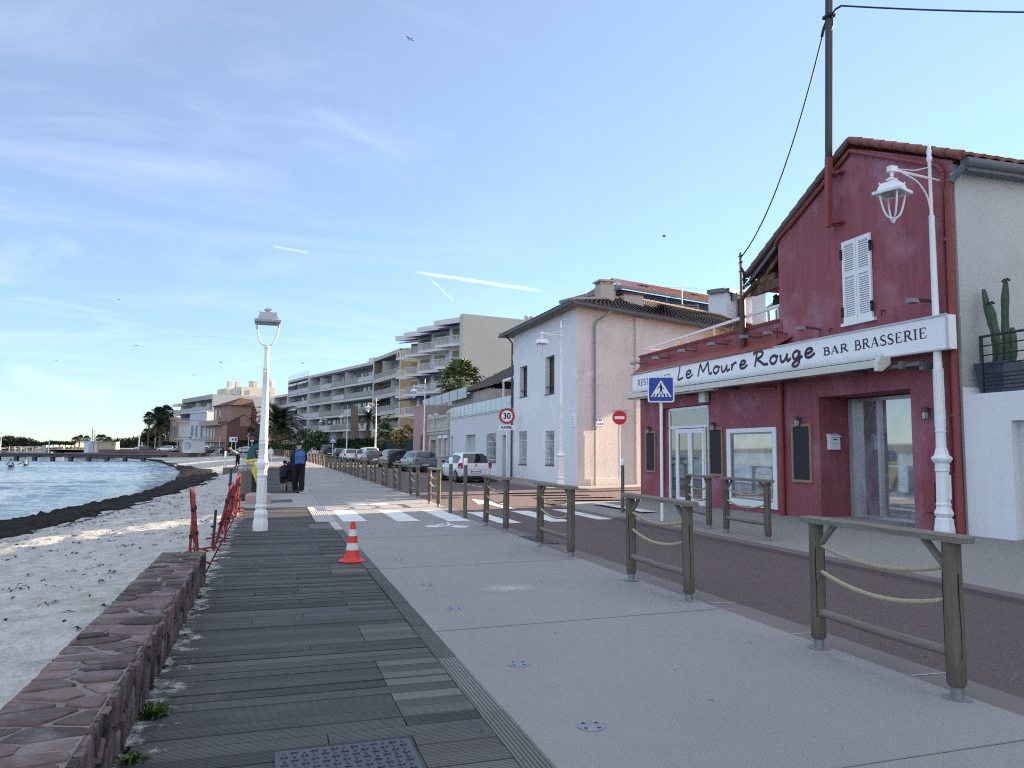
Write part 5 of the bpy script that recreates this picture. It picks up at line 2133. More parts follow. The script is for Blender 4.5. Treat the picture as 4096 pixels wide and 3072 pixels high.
def balcony_block(name, label, A, B, levels, depth, bays, rd=1.7, solid=(), rail=RAILG, side=CONC, divider=True, fins=True, seed=1, roofrail=False, awn=None, cat='apartment block', fascia=.55, slabx=0.):
    rnd = random.Random(seed)
    rz, L = frame_of(A, B)
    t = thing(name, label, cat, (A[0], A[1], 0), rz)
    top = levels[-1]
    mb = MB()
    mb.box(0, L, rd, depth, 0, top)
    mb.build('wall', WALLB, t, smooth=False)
    mb = MB()
    mb.box(0, .28, .0, rd + .02, 0, top)
    mb.box(L - .28, L, .0, rd + .02, 0, top)
    mb.box(L, L + .02, 0, depth, 0, top)
    mb.box(-.02, 0, 0, depth, 0, top)
    mb.box(-.02, L + .02, 0, depth, top + .002, top + fascia)
    mb.build('side_wall', side, t, smooth=False)
    bw_ = L / bays
    for i, z in enumerate(levels[:-1]):
        mb = MB()
        mb.box(.28, L - .28, -.05 - slabx, rd, z - .42, z)
        mb.build('balcony_slab', CONC, t, smooth=False)
        h = 1.02
        mb = MB()
        for b in range(bays):
            x0, x1 = .3 + (L - .6) * b / bays, .3 + (L - .6) * (b + 1) / bays
            m_ = 1 if ((b + i) % 3 in solid) else 0
            mb.box(x0 + .04, x1 - .04, -.02 - slabx, .03 - slabx, z + .10, z + h - .06, m_)
            n = int((x1 - x0) / .9)
            for k in range(n + 1):
                x = x0 + (x1 - x0) * k / n
                mb.box(x - .02, x + .02, -.05 - slabx, -.021 - slabx, z, z + h, 2)
        mb.bar((.3, -.03 - slabx, z + h), (L - .3, -.03 - slabx, z + h), .07, .06, 2)
        mb.build('railing', [rail, RAILW, FRAMEW], t, smooth=False)
        if divider:
            for b in range(1, bays):
                if rnd.random() < .65:
                    mb = MB()
                    x = L * b / bays
                    mb.box(x - .06, x + .06, .1, rd, z, levels[i + 1] - .42)
                    mb.build('divider', CONC, t, smooth=False)
        for b in range(bays):
            x0, x1 = L * b / bays + .5, L * (b + 1) / bays - .3
            zz = min(levels[i + 1] - .6, z + 2.2)
            k = x0
            while k < x1 - .8:
                w = min(rnd.choice((1.2, 1.8, 2.4)), x1 - k)
                mb = MB()
                kind = rnd.random()
                zb = z + .02 if rnd.random() < .7 else z + .9
                mb.box(k + .06, k + w - .06, rd - .05, rd - .02, zb, zz - .06, 0 if kind < .62 else 1)
                mb.box(k, k + w, rd - .08, rd - .051, zz - .06, zz, 2)
                for x in (k, k + w / 2 - .03, k + w - .06):
                    mb.box(x, x + .06, rd - .08, rd - .051, zb, zz - .06, 2)
                mb.build('window', [GLASS_SEA, CURT, FRAMEW], t, smooth=False)
                k += w + rnd.choice((.25, .6, 1.2))
            if awn and rnd.random() < awn[1]:
                mb = MB()
                zt = levels[i + 1] - .5
                e = rnd.uniform(.25, .9)
                mb.add([(x0, .1, zt), (x1, .1, zt), (x1, -.15 - e * .5, zt - e), (x0, -.15 - e * .5, zt - e), (x0, .1, zt - .05), (x1, .1, zt - .05), (x1, -.15 - e * .5, zt - e - .05), (x0, -.15 - e * .5, zt - e - .05)],
                       [(0, 1, 2, 3), (7, 6, 5, 4), (3, 2, 6, 7), (0, 3, 7, 4), (1, 5, 6, 2)])
                mb.build('awning', awn[0], t, smooth=False)
    if roofrail:
        mb = MB()
        z = top + fascia
        for x in [k * 1.0 for k in range(int(L) + 1)]:
            mb.box(x, x + .05, .1, .15, z, z + 1.1)
        for zz in (.4, .75, 1.1):
            mb.bar((0, .12, z + zz), (L, .12, z + zz), .05, .05)
        mb.build('roof_railing', FRAMEW, t, smooth=False)
    return t, L, top + fascia


# long block with open loggias (about 140 to 175 m away)
A, B = dep(1231, 1700, 171), dep(1489, 1700, 141)
lv = [2.6, 5.5, 8.5, 11.6, 14.5, 17.6]
t, L, zt = balcony_block('loggia_apartments', 'long five storey apartment block with continuous dark loggias and white slabs', A, B, lv, 12, 5, 1.9, (2,), seed=3)
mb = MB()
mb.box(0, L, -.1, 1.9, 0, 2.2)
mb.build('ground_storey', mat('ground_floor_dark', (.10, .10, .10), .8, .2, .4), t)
mb = MB()
x = L * .72
mb.box(x, x + 3.2, 3, 5, zt, zt + 1.2)
for k in range(9):
    mb.box(x + .1 + k * .35, x + .3 + k * .35, 3.2, 4.8, zt + 1.2, zt + 1.7)
mb.build('chimney_row', CONC, t)
# left section with a roof terrace
A2, B2 = dep(1147, 1700, 186), dep(1228, 1700, 172)
lv2 = [2.6, 5.6, 8.6, 11.6, 14.6, 17.8]
balcony_block('terrace_apartments', 'narrow apartment section with roof terrace railing, left of the long loggia block', A2, B2, lv2, 12, 2, 1.7, (0, 1, 2), rail=RAILW, seed=8, roofrail=True, awn=(CREAM, .3))
A3, B3 = dep(1092, 1700, 196), dep(1146, 1700, 187)
balcony_block('pale_apartments', 'lower pale apartment block with stepped white balconies behind the lamp post', A3, B3, [2.5, 5.5, 8.5, 11.5, 14.6], 9, 1, 1.5, (0, 1, 2), rail=RAILW, seed=5)
# tower section, ochre flank
A4, B4 = dep(1490, 1700, 139), dep(1597, 1700, 124)
lv4 = [2.2, 5.1, 8.1, 11.1, 14.2, 17.8]
t, L, zt = balcony_block('ochre_apartments', 'five storey apartment block with beige balconies and an ochre flank wall', A4, B4, lv4, 14, 3, 1.8, (), rail=mat('rail_beige', (.24, .22, .17), .5, .08, .5), side=mat('ochre_wall', (.25, .21, .13), .9, .07, .2), seed=6, awn=(AWY, .45))
mb = MB()
mb.box(-.06, .42, -.06, 0, 0, zt + .03)
mb.box(L - .42, L + .06, -.06, 0, 0, zt + .03)
mb.box(-.06, L + .06, -.06, 0, zt - .6, zt + .031)
for z in lv4[:-1]:
    mb.box(.42, L - .42, -.12, -.051, z - .55, z + .12)
mb.build('facade_frame', mat('frame_pale', (.47, .47, .46), .9, .08, .4), t, smooth=False)

# stepped block with blue awnings
Q = [dep(1863, 1700, 95), dep(1756, 1700, 100), dep(1700, 1700, 106), dep(1652, 1700, 111), dep(1610, 1700, 116)]
rz, L = frame_of(Q[4], Q[0])
t = thing('stepped_apartments', 'white stepped apartment block with blue awnings and a blank cream flank wall', 'apartment block', (Q[4].x, Q[4].y, 0), rz)
STW = mat('stepped_white', (.60, .60, .595), .9, .06, .3, streak=.03)
CREAMF = mat('flank_cream', (.46, .445, .40), .9, .07, .25, fine=.03, fs=8, streak=.04)
inv = (Matrix.Translation((Q[4].x, Q[4].y, 0)) @ Matrix.Rotation(rz, 4, 'Z')).inverted()
xs = sorted((inv @ Vector((q.x, q.y, 0))).x for q in Q)
TOP = 18.3
mb = MB()
step = 1.5
for k in range(4):
    # every bay steps back a little towards the far end, its front turned to the sea
    xk = xs[k] if k else xs[0] + (xs[1] - xs[0]) * .62
    yk = .2 if k else 1.8
    mb.add([(xk, yk, 0), (xs[k + 1], 2.8, 0), (xs[k + 1], 14, 0), (xk, 14, 0), (xk, yk, TOP), (xs[k + 1], 2.8, TOP), (xs[k + 1], 14, TOP), (xk, 14, TOP)],
           [(0, 1, 5, 4), (4, 5, 6, 7), (3, 0, 4, 7), (1, 2, 6, 5), (2, 3, 7, 6)])
mb.build('wall', STW, t, smooth=False)
mb = MB()
mb.box(L, L + .03, -.6, 15, 0, TOP + .6)
mb.box(L - 1.0, L, -.6, -.55, 0, TOP + .6)
mb.box(L - .6, L + .031, -.55, 15, TOP, TOP + .62)
mb.build('flank_wall', CREAMF, t, smooth=False)
mb = MB()
for k in range(6):
    mb.lathe([(.3, TOP + .6), (.34, TOP + 1.0), (.3, TOP + 1.3)], 8, (L - .6, 9 + (k % 3) * .8 + (k // 3) * 3.6, 0))
mb.box(L - 1, L - .2, 14, 15, TOP + .6, TOP + 2.2)
mb.build('chimney_pots', mat('pot_cream', (.46, .40, .32), .9, .1), t)
mb = MB()
rnd = random.Random(3)
for k in range(4):
    x0, x1 = xs[k], xs[k + 1]
    if k == 0:
        x0 += (x1 - x0) * .3
    w = x1 - x0
    nf = 6
    for f_ in range(nf):
        z = .9 + f_ * 2.93
        # balcony slab reaching from the wall to a front line parallel with the block
        m1 = MB()
        m1.add([(x0 - .5, -1.7, z - .35), (x1 - .1, .9, z - .35), (x1 - .1, 2.9, z - .35), (x0 - .5, .6, z - .35), (x0 - .5, -1.7, z), (x1 - .1, .9, z), (x1 - .1, 2.9, z), (x0 - .5, .6, z)],
               [(0, 3, 2, 1), (4, 5, 6, 7), (0, 1, 5, 4), (3, 0, 4, 7), (1, 2, 6, 5)])
        m1.build('balcony_slab', STW, t, smooth=False)
        m2 = MB()
        n = int(w / .22)
        for i in range(n + 1):
            u = i / n
            xx, yy = x0 - .45 + (w + .3) * u, -1.66 + 2.6 * u
            m2.box(xx - .05, xx + .05, yy - .02, yy + .02, z + .12, z + .92, 0)
        m2.bar((x0 - .45, -1.66, z + .98), (x1 - .15, .94, z + .98), .07, .08)
        m2.bar((x0 - .45, -1.66, z + .1), (x1 - .15, .94, z + .1), .05, .05)
        m2.bar((x0 - .45, -1.66, z + .98), (x0 - .45, .4, z + .98), .07, .08)
        for i in range(7):
            m2.box(x0 - .47, x0 - .43, -1.5 + i * .25, -1.4 + i * .25, z + .12, z + .92)
        m2.build('railing', FRAMEW, t, smooth=False)
        m3 = MB()
        yw = 1.2 + 1.4 * .62
        m3.add([(x0 + w * .55, .2 + 2.6 * .55 - .04, z + .05), (x0 + w * .82, .2 + 2.6 * .82 - .04, z + .05), (x0 + w * .82, .2 + 2.6 * .82 - .04, z + 2.2), (x0 + w * .55, .2 + 2.6 * .55 - .04, z + 2.2)], [(0, 1, 2, 3)])
        m3.add([(x0 + w * .1, .2 + 2.6 * .1 - .04, z + .9), (x0 + w * .4, .2 + 2.6 * .4 - .04, z + .9), (x0 + w * .4, .2 + 2.6 * .4 - .04, z + 2.2), (x0 + w * .1, .2 + 2.6 * .1 - .04, z + 2.2)], [(0, 1, 2, 3)], 1)
        m3.build('window', [GLASS_DARK, mat('shutter_ochre', (.26, .20, .12), .8)], t, smooth=False)
        if rnd.random() < .5 or f_ == nf - 1:
            m4 = MB()
            zt = z + 2.52
            m4.add([(x0 + .2, .2, zt), (x1 - .3, 2.5, zt), (x1 - .3, .7, zt - .28), (x0 + .2, -1.5, zt - .28), (x1 - .3, .7, zt - .42), (x0 + .2, -1.5, zt - .42)], [(0, 1, 2, 3), (3, 2, 4, 5)])
            m4.build('awning', AWB, t, smooth=False)
    m1 = MB()
    tz = TOP - .1 - .0 * k
    m1.add([(x0 - .7, -1.8, tz), (x1 - .1, .9, tz), (x1 - .1, 3, tz), (x0 - .7, 3, tz), (x0 - .7, -1.8, tz + .7), (x1 - .1, .9, tz + .7), (x1 - .1, 3, tz + .7), (x0 - .7, 3, tz + .7)],
           [(0, 3, 2, 1), (4, 5, 6, 7), (0, 1, 5, 4), (3, 0, 4, 7), (1, 2, 6, 5)])
    m1.build('roof_slab', STW, t, smooth=False)

# ---------------------------------------------------------------- far side of the bay: grey block, villas, brown house
P0, P1 = dep(724, 1700, 236), dep(845, 1700, 212)
t, L, zt = balcony_block('glass_balcony_block', 'grey apartment block with wide glazed balconies and a blank flank wall', P0, P1, [6.5, 9.4, 12.3, 15.4], 19, 2, 1.6, (), rail=mat('rail_grey_glass', (.18, .20, .24), .2, .08, .4), side=mat('flank_grey', (.34, .345, .36), .9, .05, .2), seed=14, fascia=1.3, slabx=.6, awn=(CREAM, .3))
mb = MB()
for z in (6.2, 9.1, 12.0, 14.9):
    mb.box(-6.5, .6, -1.2, 4, z - .35, z + .35)
mb.box(-2.4, -1.2, .3, 2, 0, 15)
mb.build('cantilever_terrace', CONC, t, smooth=False)
mb = MB()
for z in (6.5, 9.4, 12.3):
    mb.box(-6.4, -.3, -1.1, -1.05, z + .1, z + 1.1)
    mb.box(-6.45, -6.4, -1.1, 3.5, z + .1, z + 1.1)
mb.build('glass_railing', RAILG, t, smooth=False)
PENT = mat('penthouse_cream', (.56, .52, .44), .85, .07, .5)
mb = MB()
mb.box(L - 9, L - .5, 4, 19, zt, zt + 2.0)
mb.box(L - 12, L, 8, 18, zt, zt + 2.6)
for y in (5.2, 7.4, 12.5):
    mb.box(L - 4, L - 2.6, y, y + 1.0, zt + 1.5, zt + 4.2)
mb.box(L - 6, L - 3.5, 12.2, 14, zt + 1, zt + 4.6)
mb.box(L - 6.2, L - 3.3, 12.0, 14.2, zt + 4.6, zt + 4.8)
mb.build('penthouse', PENT, t, smooth=False)
mb = MB()
for y in (5.5, 9.2, 15.2):
    mb.box(L + .001, L + .03, y, y + 1.3, zt + .3, zt + 1.6)
    mb.box(L - .49, L - .45, y + 1.6, y + 2.9, zt + .3, zt + 1.6)
mb.build('window', GLASS_SEA, t, smooth=False)
mb = MB()
mb.ball((L - 2.5, 17.2, zt + 4.3), (.25, 1.5, 1.5), 12, 8)
mb.tube([(L - 2.5, 17.2, zt), (L - 2.5, 17.2, zt + 4)], .2, 6)
mb.build('satellite_dish', mat('dish_grey', (.32, .32, .32), .6), t)


def front_building(name, label, px, d, h, depth, m, cat='house', group=None, d2=None):
    a, b = dep(px[0], 1790, d2 or d), dep(px[1], 1790, d)
    rz, L = frame_of(a, b)
    t = thing(name, label, cat, (a.x, a.y, .3), rz, group)
    mb = MB()
    mb.box(0, L, 0, depth, 0, h)
    mb.build('wall', m, t, smooth=False)
    return t, L


def win(t, x0, x1, z0, z1, m=GLASS_DARK, fr=FRAMEW, y=0., arch=False):
    mb = MB()
    if arch:
        c, r = (x0 + x1) / 2, (x1 - x0) / 2
        mb.prism([(x0, z0), (x1, z0), (x1, z1 - r)] + [(c + r * cos(pi * k / 8), z1 - r + r * sin(pi * k / 8)) for k in range(1, 8)] + [(x0, z1 - r)], y - .1, y + .05)
    else:
        mb.box(x0, x1, y - .06, y + .05, z0, z1)
    w = mb.build('window', m, t, smooth=False)
    if fr:
        mb = MB()
        for a in ((x0 - .12, x0, z0, z1), (x1, x1 + .12, z0, z1), (x0 - .12, x1 + .12, z0 - .12, z0)):
            mb.box(a[0], a[1], y - .1, y + .02, a[2], a[3])
        mb.build('frame', fr, w, smooth=False)
    return w


BRN = mat('brown_render', (.165, .082, .068), .9, .12, .3, fine=.05, fs=10, stain=(.11, .06, .05), st=.5, ss=.25)
BRN2 = mat('terracotta_render', (.30, .185, .155), .9, .10, .6)
# brown gabled house: blank flank towards us, front with French windows to its left
a, b, c = dep(812, 1790, 200), dep(905, 1790, 186), dep(1042, 1790, 192)
rz, L = frame_of(a, b)
t = thing('brown_gabled_house', 'large brown seaside house with a blank gable and a terracotta front', 'house', (a.x, a.y, .3), rz)
inv = (Matrix.Translation((a.x, a.y, .3)) @ Matrix.Rotation(rz, 4, 'Z')).inverted()
cl = inv @ Vector((c.x, c.y, .3))
bl = Vector((L, 0, 0))
mb = MB()
eh, rh = 7.2, 9.6
mid = bl.lerp(cl, .46)
rl = bl.lerp(cl, 1)
mb.add([(bl.x, bl.y, -.5), (rl.x, rl.y, -.5), (rl.x, rl.y, 7.0), (mid.x, mid.y, rh), (bl.x, bl.y, eh)], [(0, 1, 2, 3, 4)])
mb.build('gable_wall', BRN, t, smooth=False)
mb = MB()
mb.add([(0, 0, -.5), (L, 0, -.5), (L, 0, eh), (0, 0, eh), (-.5, 8, eh), (-.5, 8, -.5)], [(0, 1, 2, 3), (0, 3, 4, 5)])
mb.box(L - .5, L + .05, -.1, 0, -.3, eh)
mb.build('front_wall', BRN2, t, smooth=False)
dirb = (rl - bl).normalized()
mb = MB()
mb.quad((-.3, -.3, eh), (L + .3, -.3, eh), (mid.x + .3, mid.y, rh + .15), (mid.x - 8, mid.y + 2, rh + .15))
mb.quad((rl.x + .3, rl.y, 6.9), (rl.x - 8, rl.y + 2, 6.9), (mid.x - 8, mid.y + 2, rh + .15), (mid.x + .3, mid.y, rh + .15))
rf = mb.build('roof', TILE_OLD, t, smooth=False)
mb = MB()
q = bl.lerp(cl, .33)
mb.box(q.x - 2.0, q.x - .9, q.y - .6, q.y + .6, 7.5, 11.2)
q = bl.lerp(cl, .80)
mb.box(q.x - 1.6, q.x - .5, q.y - .6, q.y + .6, 7.0, 10.6)
mb.build('chimney', mat('chimney_red', (.26, .085, .065), .9, .1), rf)
# upper tower storey with a tiled hipped roof
mb = MB()
mb.box(L * .25, L - .2, 1.0, 6, eh - .5, 12.0)
tw = mb.build('upper_storey', BRN2, t, smooth=False)
mb = MB()
tiles(mb, (L * .25 - .5, .4, 11.9), (L + .4, .4, 11.9), (L - .6, 3.6, 13.8), (L - .7, 3.6, 13.8), 9, 6, .12)
tiles(mb, (L + .4, .4, 11.9), (L + .4, 6.6, 11.9), (L - 1.2, 6.6, 13.6), (L - .6, 3.6, 13.8), 14, 7, .12)
tiles(mb, (L * .25 - .5, 7, 11.9), (L * .25 - .5, .4, 11.9), (L - .6, 3.6, 13.8), (L - .6, 3.7, 13.8), 12, 6, .12)
mb.build('roof', mat('brown_roof_tile', (.125, .082, .066), .9, .3, 2), tw)
for x0, x1 in ((.8, 2.0), (2.8, 4.6), (5.4, 7.2), (8.0, 9.2)):
    if x1 < L:
        win(t, x0, x1, 3.2, 6.3, FRAMEW, BRN2)
        win(t, x0, x1, .1, 2.4, FRAMEW, BRN2)
win(tw, L * .25 + 1, L * .25 + 2.6, 8.6, 11.2, FRAMEW, BRN2, 1.0)
win(tw, L * .25 + 4.4, L * .25 + 5.6, 8.4, 11.0, GLASS_DARK, FRAMEW, 1.0)
mb = MB()
mb.box(-.2, L * .82, -1.3, 0, 6.95, 7.25)
mb.box(-.1, L * .95, -1.2, 0, 2.7, 2.95)
for k in range(int(L * 2.4)):
    mb.box(.1 + k * .4, .16 + k * .4, -1.2, -1.15, 2.95, 3.95)
mb.box(.0, L * .8, -1.25, -1.15, 7.25, 8.2)
mb.build('balcony', mat('balcony_pinkish', (.36, .27, .24), .8, .1), t, smooth=False)

t, L = front_building('pale_blue_villa', 'pale blue flat fronted villa beside the brown house', (754, 822), 198, 10.8, 8, mat('pale_blue_render', (.42, .47, .52), .9, .05, .5), d2=204)
mb = MB()
mb.box(-.2, L + .2, -.25, 0, 10.6, 11.0)
mb.box(-.1, L + .1, -.12, 0, 8.6, 8.75)
mb.build('cornice', FRAMEW, t)
for x0 in (1.2, 3.6, 6.4):
    if x0 + 1 < L:
        win(t, x0, x0 + 1.1, 4.0, 7.2, mat('shutter_grey_blue', (.16, .18, .19), .7), FRAMEW)
win(t, .8, 2.0, .2, 2.8)
win(t, 4, 5, .2, 2.8)
t, L = front_building('cream_arcade_villa', 'cream villa with three white arches on its upper floor', (708, 757), 204, 8.4, 8, mat('villa_cream', (.45, .37, .26), .9, .06, .5), d2=209)
for k in range(3):
    x = 1.0 + k * 2.2
    if x + 1.7 < L + .8:
        win(t, x, x + 1.75, 4.2, 7.3, mat('arch_white', (.52, .50, .46), .6), FRAMEW, arch=True)
mb = MB()
mb.box(-.3, L, -.8, 0, 3.4, 3.7)
mb.box(-.3, L, -.8, -.7, 4.3, 4.4)
mb.box(-.2, L + .1, -.2, 0, 8.3, 8.5)
mb.build('balcony', FRAMEW, t)
win(t, .8, 1.6, .1, 3.0)
win(t, 3.4, 5.2, .1, 3.0, CURT)
t, L = front_building('pink_crenellated_villa', 'pinkish villa with notched parapet beside the tall palms', (676, 710), 212, 9.0, 8, mat('villa_pink', (.40, .29, .26), .9, .06, .5), d2=216)
mb = MB()
for k in range(4):
    mb.box(.1 + k * L / 4, .1 + k * L / 4 + L / 8, -.02, .5, 9.0, 9.8)
mb.build('parapet', mat('villa_pink', (.40, .29, .26)), t)
for k in range(2):
    win(t, .7 + k * 2.6, 1.5 + k * 2.6, 3.0, 6.6, mat('shutter_grey_blue', (.16, .18, .19)), FRAMEW)
win(t, 1.0, 2.0, .1, 2.2)
win(t, 3.4, 4.4, .1, 2.2)

# sea wall of the far promenade, steps, kiosk
SWALL = mat('sea_wall_stone', (.150, .095, .092), .9, .22, .9, fine=.2, fs=6, island=.1)
a, b = dep(664, 1815, 150), dep(1000, 1815, 132)
rz, L = frame_of(a, b)
t = thing('sea_wall', 'low red-brown sea wall of the far promenade above the sand', 'wall', (a.x, a.y, 0), rz)
mb = MB()
mb.box(0, L * .455, 0, 1.2, -1.2, .55)
mb.box(L * .455, L, .9, 2, -1.2, .50)
mb.box(L * .455 - .3, L * .455, .0, 1.0, -1.2, .551)
mb.build('wall', SWALL, t, smooth=False)
mb = MB()
for k in range(5):
    mb.box(L * .57, L * .72, .9 - 1.5 + .3 * k, .95, -1.1 + k * .30, -.85 + k * .30)
mb.build('steps', PAVE, t, smooth=False)
mb = MB()
for x in (L * .61,):
    mb.tube([(x, -.8, -1), (x, -.8, .2), (x, .9, 1.4), (x, .9, .5)], .045, 6)
    mb.tube([(x + .9, -.8, -1), (x + .9, -.8, .2), (x + .9, .9, 1.4)], .045, 6)
mb.build('handrail', WHITE_METAL, t)
rail_t = thing('promenade_railing', 'white metal railing along the far promenade above the steps', 'railing', (a.x, a.y, .5), rz)
mb = MB()
for x in [L * .80 + k * 1.5 for k in range(int(L * .2 / 1.5))]:
    mb.box(x, x + .06, 1.5, 1.56, 0, 1.1)
for z in (.5, 1.1):
    mb.bar((L * .80, 1.5, z), (L, 1.5, z), .06, .07)
mb.build('rails', WHITE_METAL, rail_t)
tw_ = MB()
for v_ in ((a.x - 30, a.y + 12), ):
    pass
p = dep(766, 1815, 142)
t = thing('kiosk', 'round ended white beach kiosk with a grey roller shutter on the far promenade', 'kiosk', (p.x, p.y + 1.5, .52), rz)
mb = MB()
pts = [(1.9, -1.4), (1.9, 1.4)] + [(-.6 - 1.4 * sin(pi * k / 10) * 1.0, 1.4 * cos(pi * k / 10)) for k in range(11)]
mb.prism(pts, 0, 2.55, 'xy')
mb.build('body', mat('kiosk_white', (.56, .58, .61), .6, .04, 1), t)
mb = MB()
mb.box(-.4, 1.55, -1.44, -1.38, .95, 2.0)
sh_ = mb.build('shutter', mat('kiosk_shutter', (.33, .36, .37), .6, .1, 3), t)
mb = MB()
mb.box(-.5, 1.95, -1.65, -1.40, .85, .93)
mb.box(-.5, 1.7, -1.6, -1.40, 2.05, 2.15)
mb.build('counter', FRAMEW, sh_)
mb = MB()
mb.box(-1.2, 2.2, -1.6, 1.5, 2.551, 2.68)
mb.box(.4, 1.3, -1.0, -.2, 2.68, 3.05)
mb.build('roof', FRAMEW, t)
mb = MB()
mb.box(.45, 1.25, -1.03, -1.0, 2.72, 3.02)
mb.build('roof_unit', GLASS_DARK, t)
mb = MB()
mb.box(1.60, 1.86, -1.46, -1.40, 1.0, 1.75)
mb.build('poster', mat('poster_green', (.08, .16, .07), .6, .3, 6), t)

# ---------------------------------------------------------------- pier
a, b = dep(-500, 1822, 128), dep(642, 1822, 128)
rz, L = frame_of(a, b)
t = thing('pier', 'long low concrete pier on square piles running out over the sea', 'pier', (a.x, a.y, 0), rz)
PIER = mat('pier_concrete', (.135, .14, .15), .9, .15, .4, stain=(.06, .065, .06), st=.5, ss=.6)
mb = MB()
mb.box(0, L, 0, 3.0, .18, .36)
mb.box(0, L, -.05, 0, .22, .40)
mb.build('deck', PIER, t, smooth=False)
mb = MB()
mb.box(0, L, .1, .5, -.22, .18)
mb.box(0, L, 2.4, 2.8, -.22, .18)
mb.build('beam', mat('pier_beam', (.07, .075, .08), .9, .15, .5), t, smooth=False)
for k in range(0, 34):
    x = L - 3.2 - k * 3.1
    if x < 1:
        break
    mb = MB()
    mb.box(x - .28, x + .28, .25, .85, -1.6, -.1)
    mb.box(x - .4, x + .4, .05, 2.8, -.32, -.1)
    mb.build('pile', mat('pile_concrete', (.09, .10, .09), .9, .25, 1.5), t, smooth=False)
# pier railing, masts, breakwater and rocks beyond
ROCK = mat('breakwater_rock', (.17, .145, .12), .9, .3, .8, fine=.2, fs=5, island=.3)


def rocks(mb, p, q, n, w, s0, s1, z0, seed):
    r_ = random.Random(seed)
    p, q = Vector(p), Vector(q)
    for k in range(n):
        c = p.lerp(q, r_.random())
        s = r_.uniform(s0, s1)
        c = c + Vector((r_.gauss(0, w), r_.gauss(0, w), 0))
        v = []
        for i in range(8):
            v.append((c.x + s * (1 if i & 1 else -1) * r_.uniform(.6, 1), c.y + s * (1 if i & 2 else -1) * r_.uniform(.6, 1), z0 + s * r_.uniform(-.4, .1) + (s * r_.uniform(.7, 1.4) if i & 4 else 0) + r_.uniform(0, .3)))
        mb.add(v, [(0, 2, 3, 1), (4, 5, 7, 6), (0, 1, 5, 4), (1, 3, 7, 5), (3, 2, 6, 7), (2, 0, 4, 6)])


mb = MB()
a, b = dep(10, 1800, 190), dep(185, 1800, 190)
rocks(mb, (a.x, a.y, 0), (b.x, b.y, 0), 150, 1.2, .5, 1.1, -.9, 3)
a, b = dep(-60, 1800, 185), dep(20, 1800, 185)
rocks(mb, (a.x, a.y, 0), (b.x, b.y, 0), 40, 1.0, .5, 1.0, -.9, 4)
a, b = dep(55, 1790, 330), dep(420, 1790, 330)
rocks(mb, (a.x, a.y, 0), (b.x, b.y, 0), 420, 2.0, .7, 1.7, -.9, 5)
tag(mb.build('breakwater_rocks', ROCK, smooth=False), 'piles of brown boulders forming the breakwater beyond the pier', 'rocks', kind='stuff')
a, b = dep(330, 1787, 345), dep(760, 1787, 320)
mb = MB()
mb.add([(a.x - 25, a.y, -1), (b.x, b.y, -1), (b.x + 60, b.y + 200, -1), (a.x - 60, a.y + 200, -1), (a.x - 25, a.y, .75), (b.x, b.y, .75), (b.x + 60, b.y + 200, .75), (a.x - 60, a.y + 200, .75)],
       [(0, 1, 5, 4), (4, 5, 6, 7), (3, 0, 4, 7), (1, 2, 6, 5)])
struct('harbour_ground', mb, mat('quay', (.24, .21, .19), .9, .2, .05))
a, b = dep(395, 1815, 170), dep(668, 1815, 152)
rz, L = frame_of(a, b)
t = thing('quay_wall', 'reddish quay wall behind the root of the pier', 'wall', (a.x, a.y, 0), rz)
mb = MB()
mb.box(0, L, 0, 60, -1.3, .42)
mb.box(0, L, -.1, .3, .42, .95)
mb.box(-8, L * .4, -4, 0, -1.2, .2)
mb.build('wall', SWALL, t, smooth=False)
a, b = dep(36, 1796, 172), dep(178, 1796, 172)
rz, L = frame_of(a, b)
t = thing('jetty_railing', 'pale railing on the small stone jetty beyond the pier', 'railing', (a.x, a.y, .3), rz)
mb = MB()
n = 7
for k in range(n):
    x = L * k / (n - 1)
    mb.box(x - .05, x + .05, -.05, .05, 0, 1.15)
for z in (.5, 1.15):
    mb.bar((0, 0, z), (L, 0, z), .07, .08)
mb.box(-.3, L + .4, -.5, .9, -.25, .0)
mb.box(L - .4, L + .5, -.3, .3, 0, 1.5)
mb.build('rails', mat('jetty_pale', (.36, .35, .33), .8, .1), t, smooth=False)


def pole(x, y0, y1, d, r, label, name='flagpole', cat='pole'):
    p = dep(x, y0, d)
    z1 = dep(x, y1, d).z
    mb = MB()
    mb.tube([(0, 0, 0), (0, 0, z1 - p.z)], [r, r * .6], 8)
    mb.ball((0, 0, z1 - p.z), r * 1.4, 6, 5)
    mb.box(-r * 2, r * 2, -r * 2, r * 2, 0, .15)
    o = mb.build(name, WHITE_METAL)
    o.location = p
    tag(o, label, cat)


pole(194, 1815, 1704, 150, .09, 'slim white mast standing at the end of the stone jetty')
p = dep(372, 1790, 175)
t = thing('signal_mast', 'twin tube white signal mast behind the small round kiosk', 'mast', (p.x, p.y, .5))
mb = MB()
z = dep(370, 1708, 175).z - .5
mb.tube([(-.25, 0, 0), (-.25, 0, z)], .10, 6)
mb.tube([(.25, 0, 0), (.25, 0, z - .4)], .10, 6)
for k in range(5):
    mb.bar((-.25, 0, z * .3 + k * 1.0), (.25, 0, z * .3 + k * 1.0), .06, .06)
mb.build('tubes', mat('mast_grey', (.30, .32, .34), .6, .1), t)
p = dep(362, 1812, 158)
t = thing('round_kiosk', 'small round white kiosk beside the root of the pier', 'kiosk', (p.x, p.y, .3))
mb = MB()
mb.lathe([(1.15, 0), (1.15, 2.3)], 16, (-.1, 0, 0))
mb.build('body', mat('kiosk_white', (.56, .58, .61)), t)
mb = MB()
mb.box(-.2, .7, -1.2, -1.0, .1, 2.0)
mb.build('door', mat('kiosk_door', (.36, .40, .46), .6), t)
mb = MB()
mb.box(.75, 1.35, -1.0, .8, 0, 2.3)
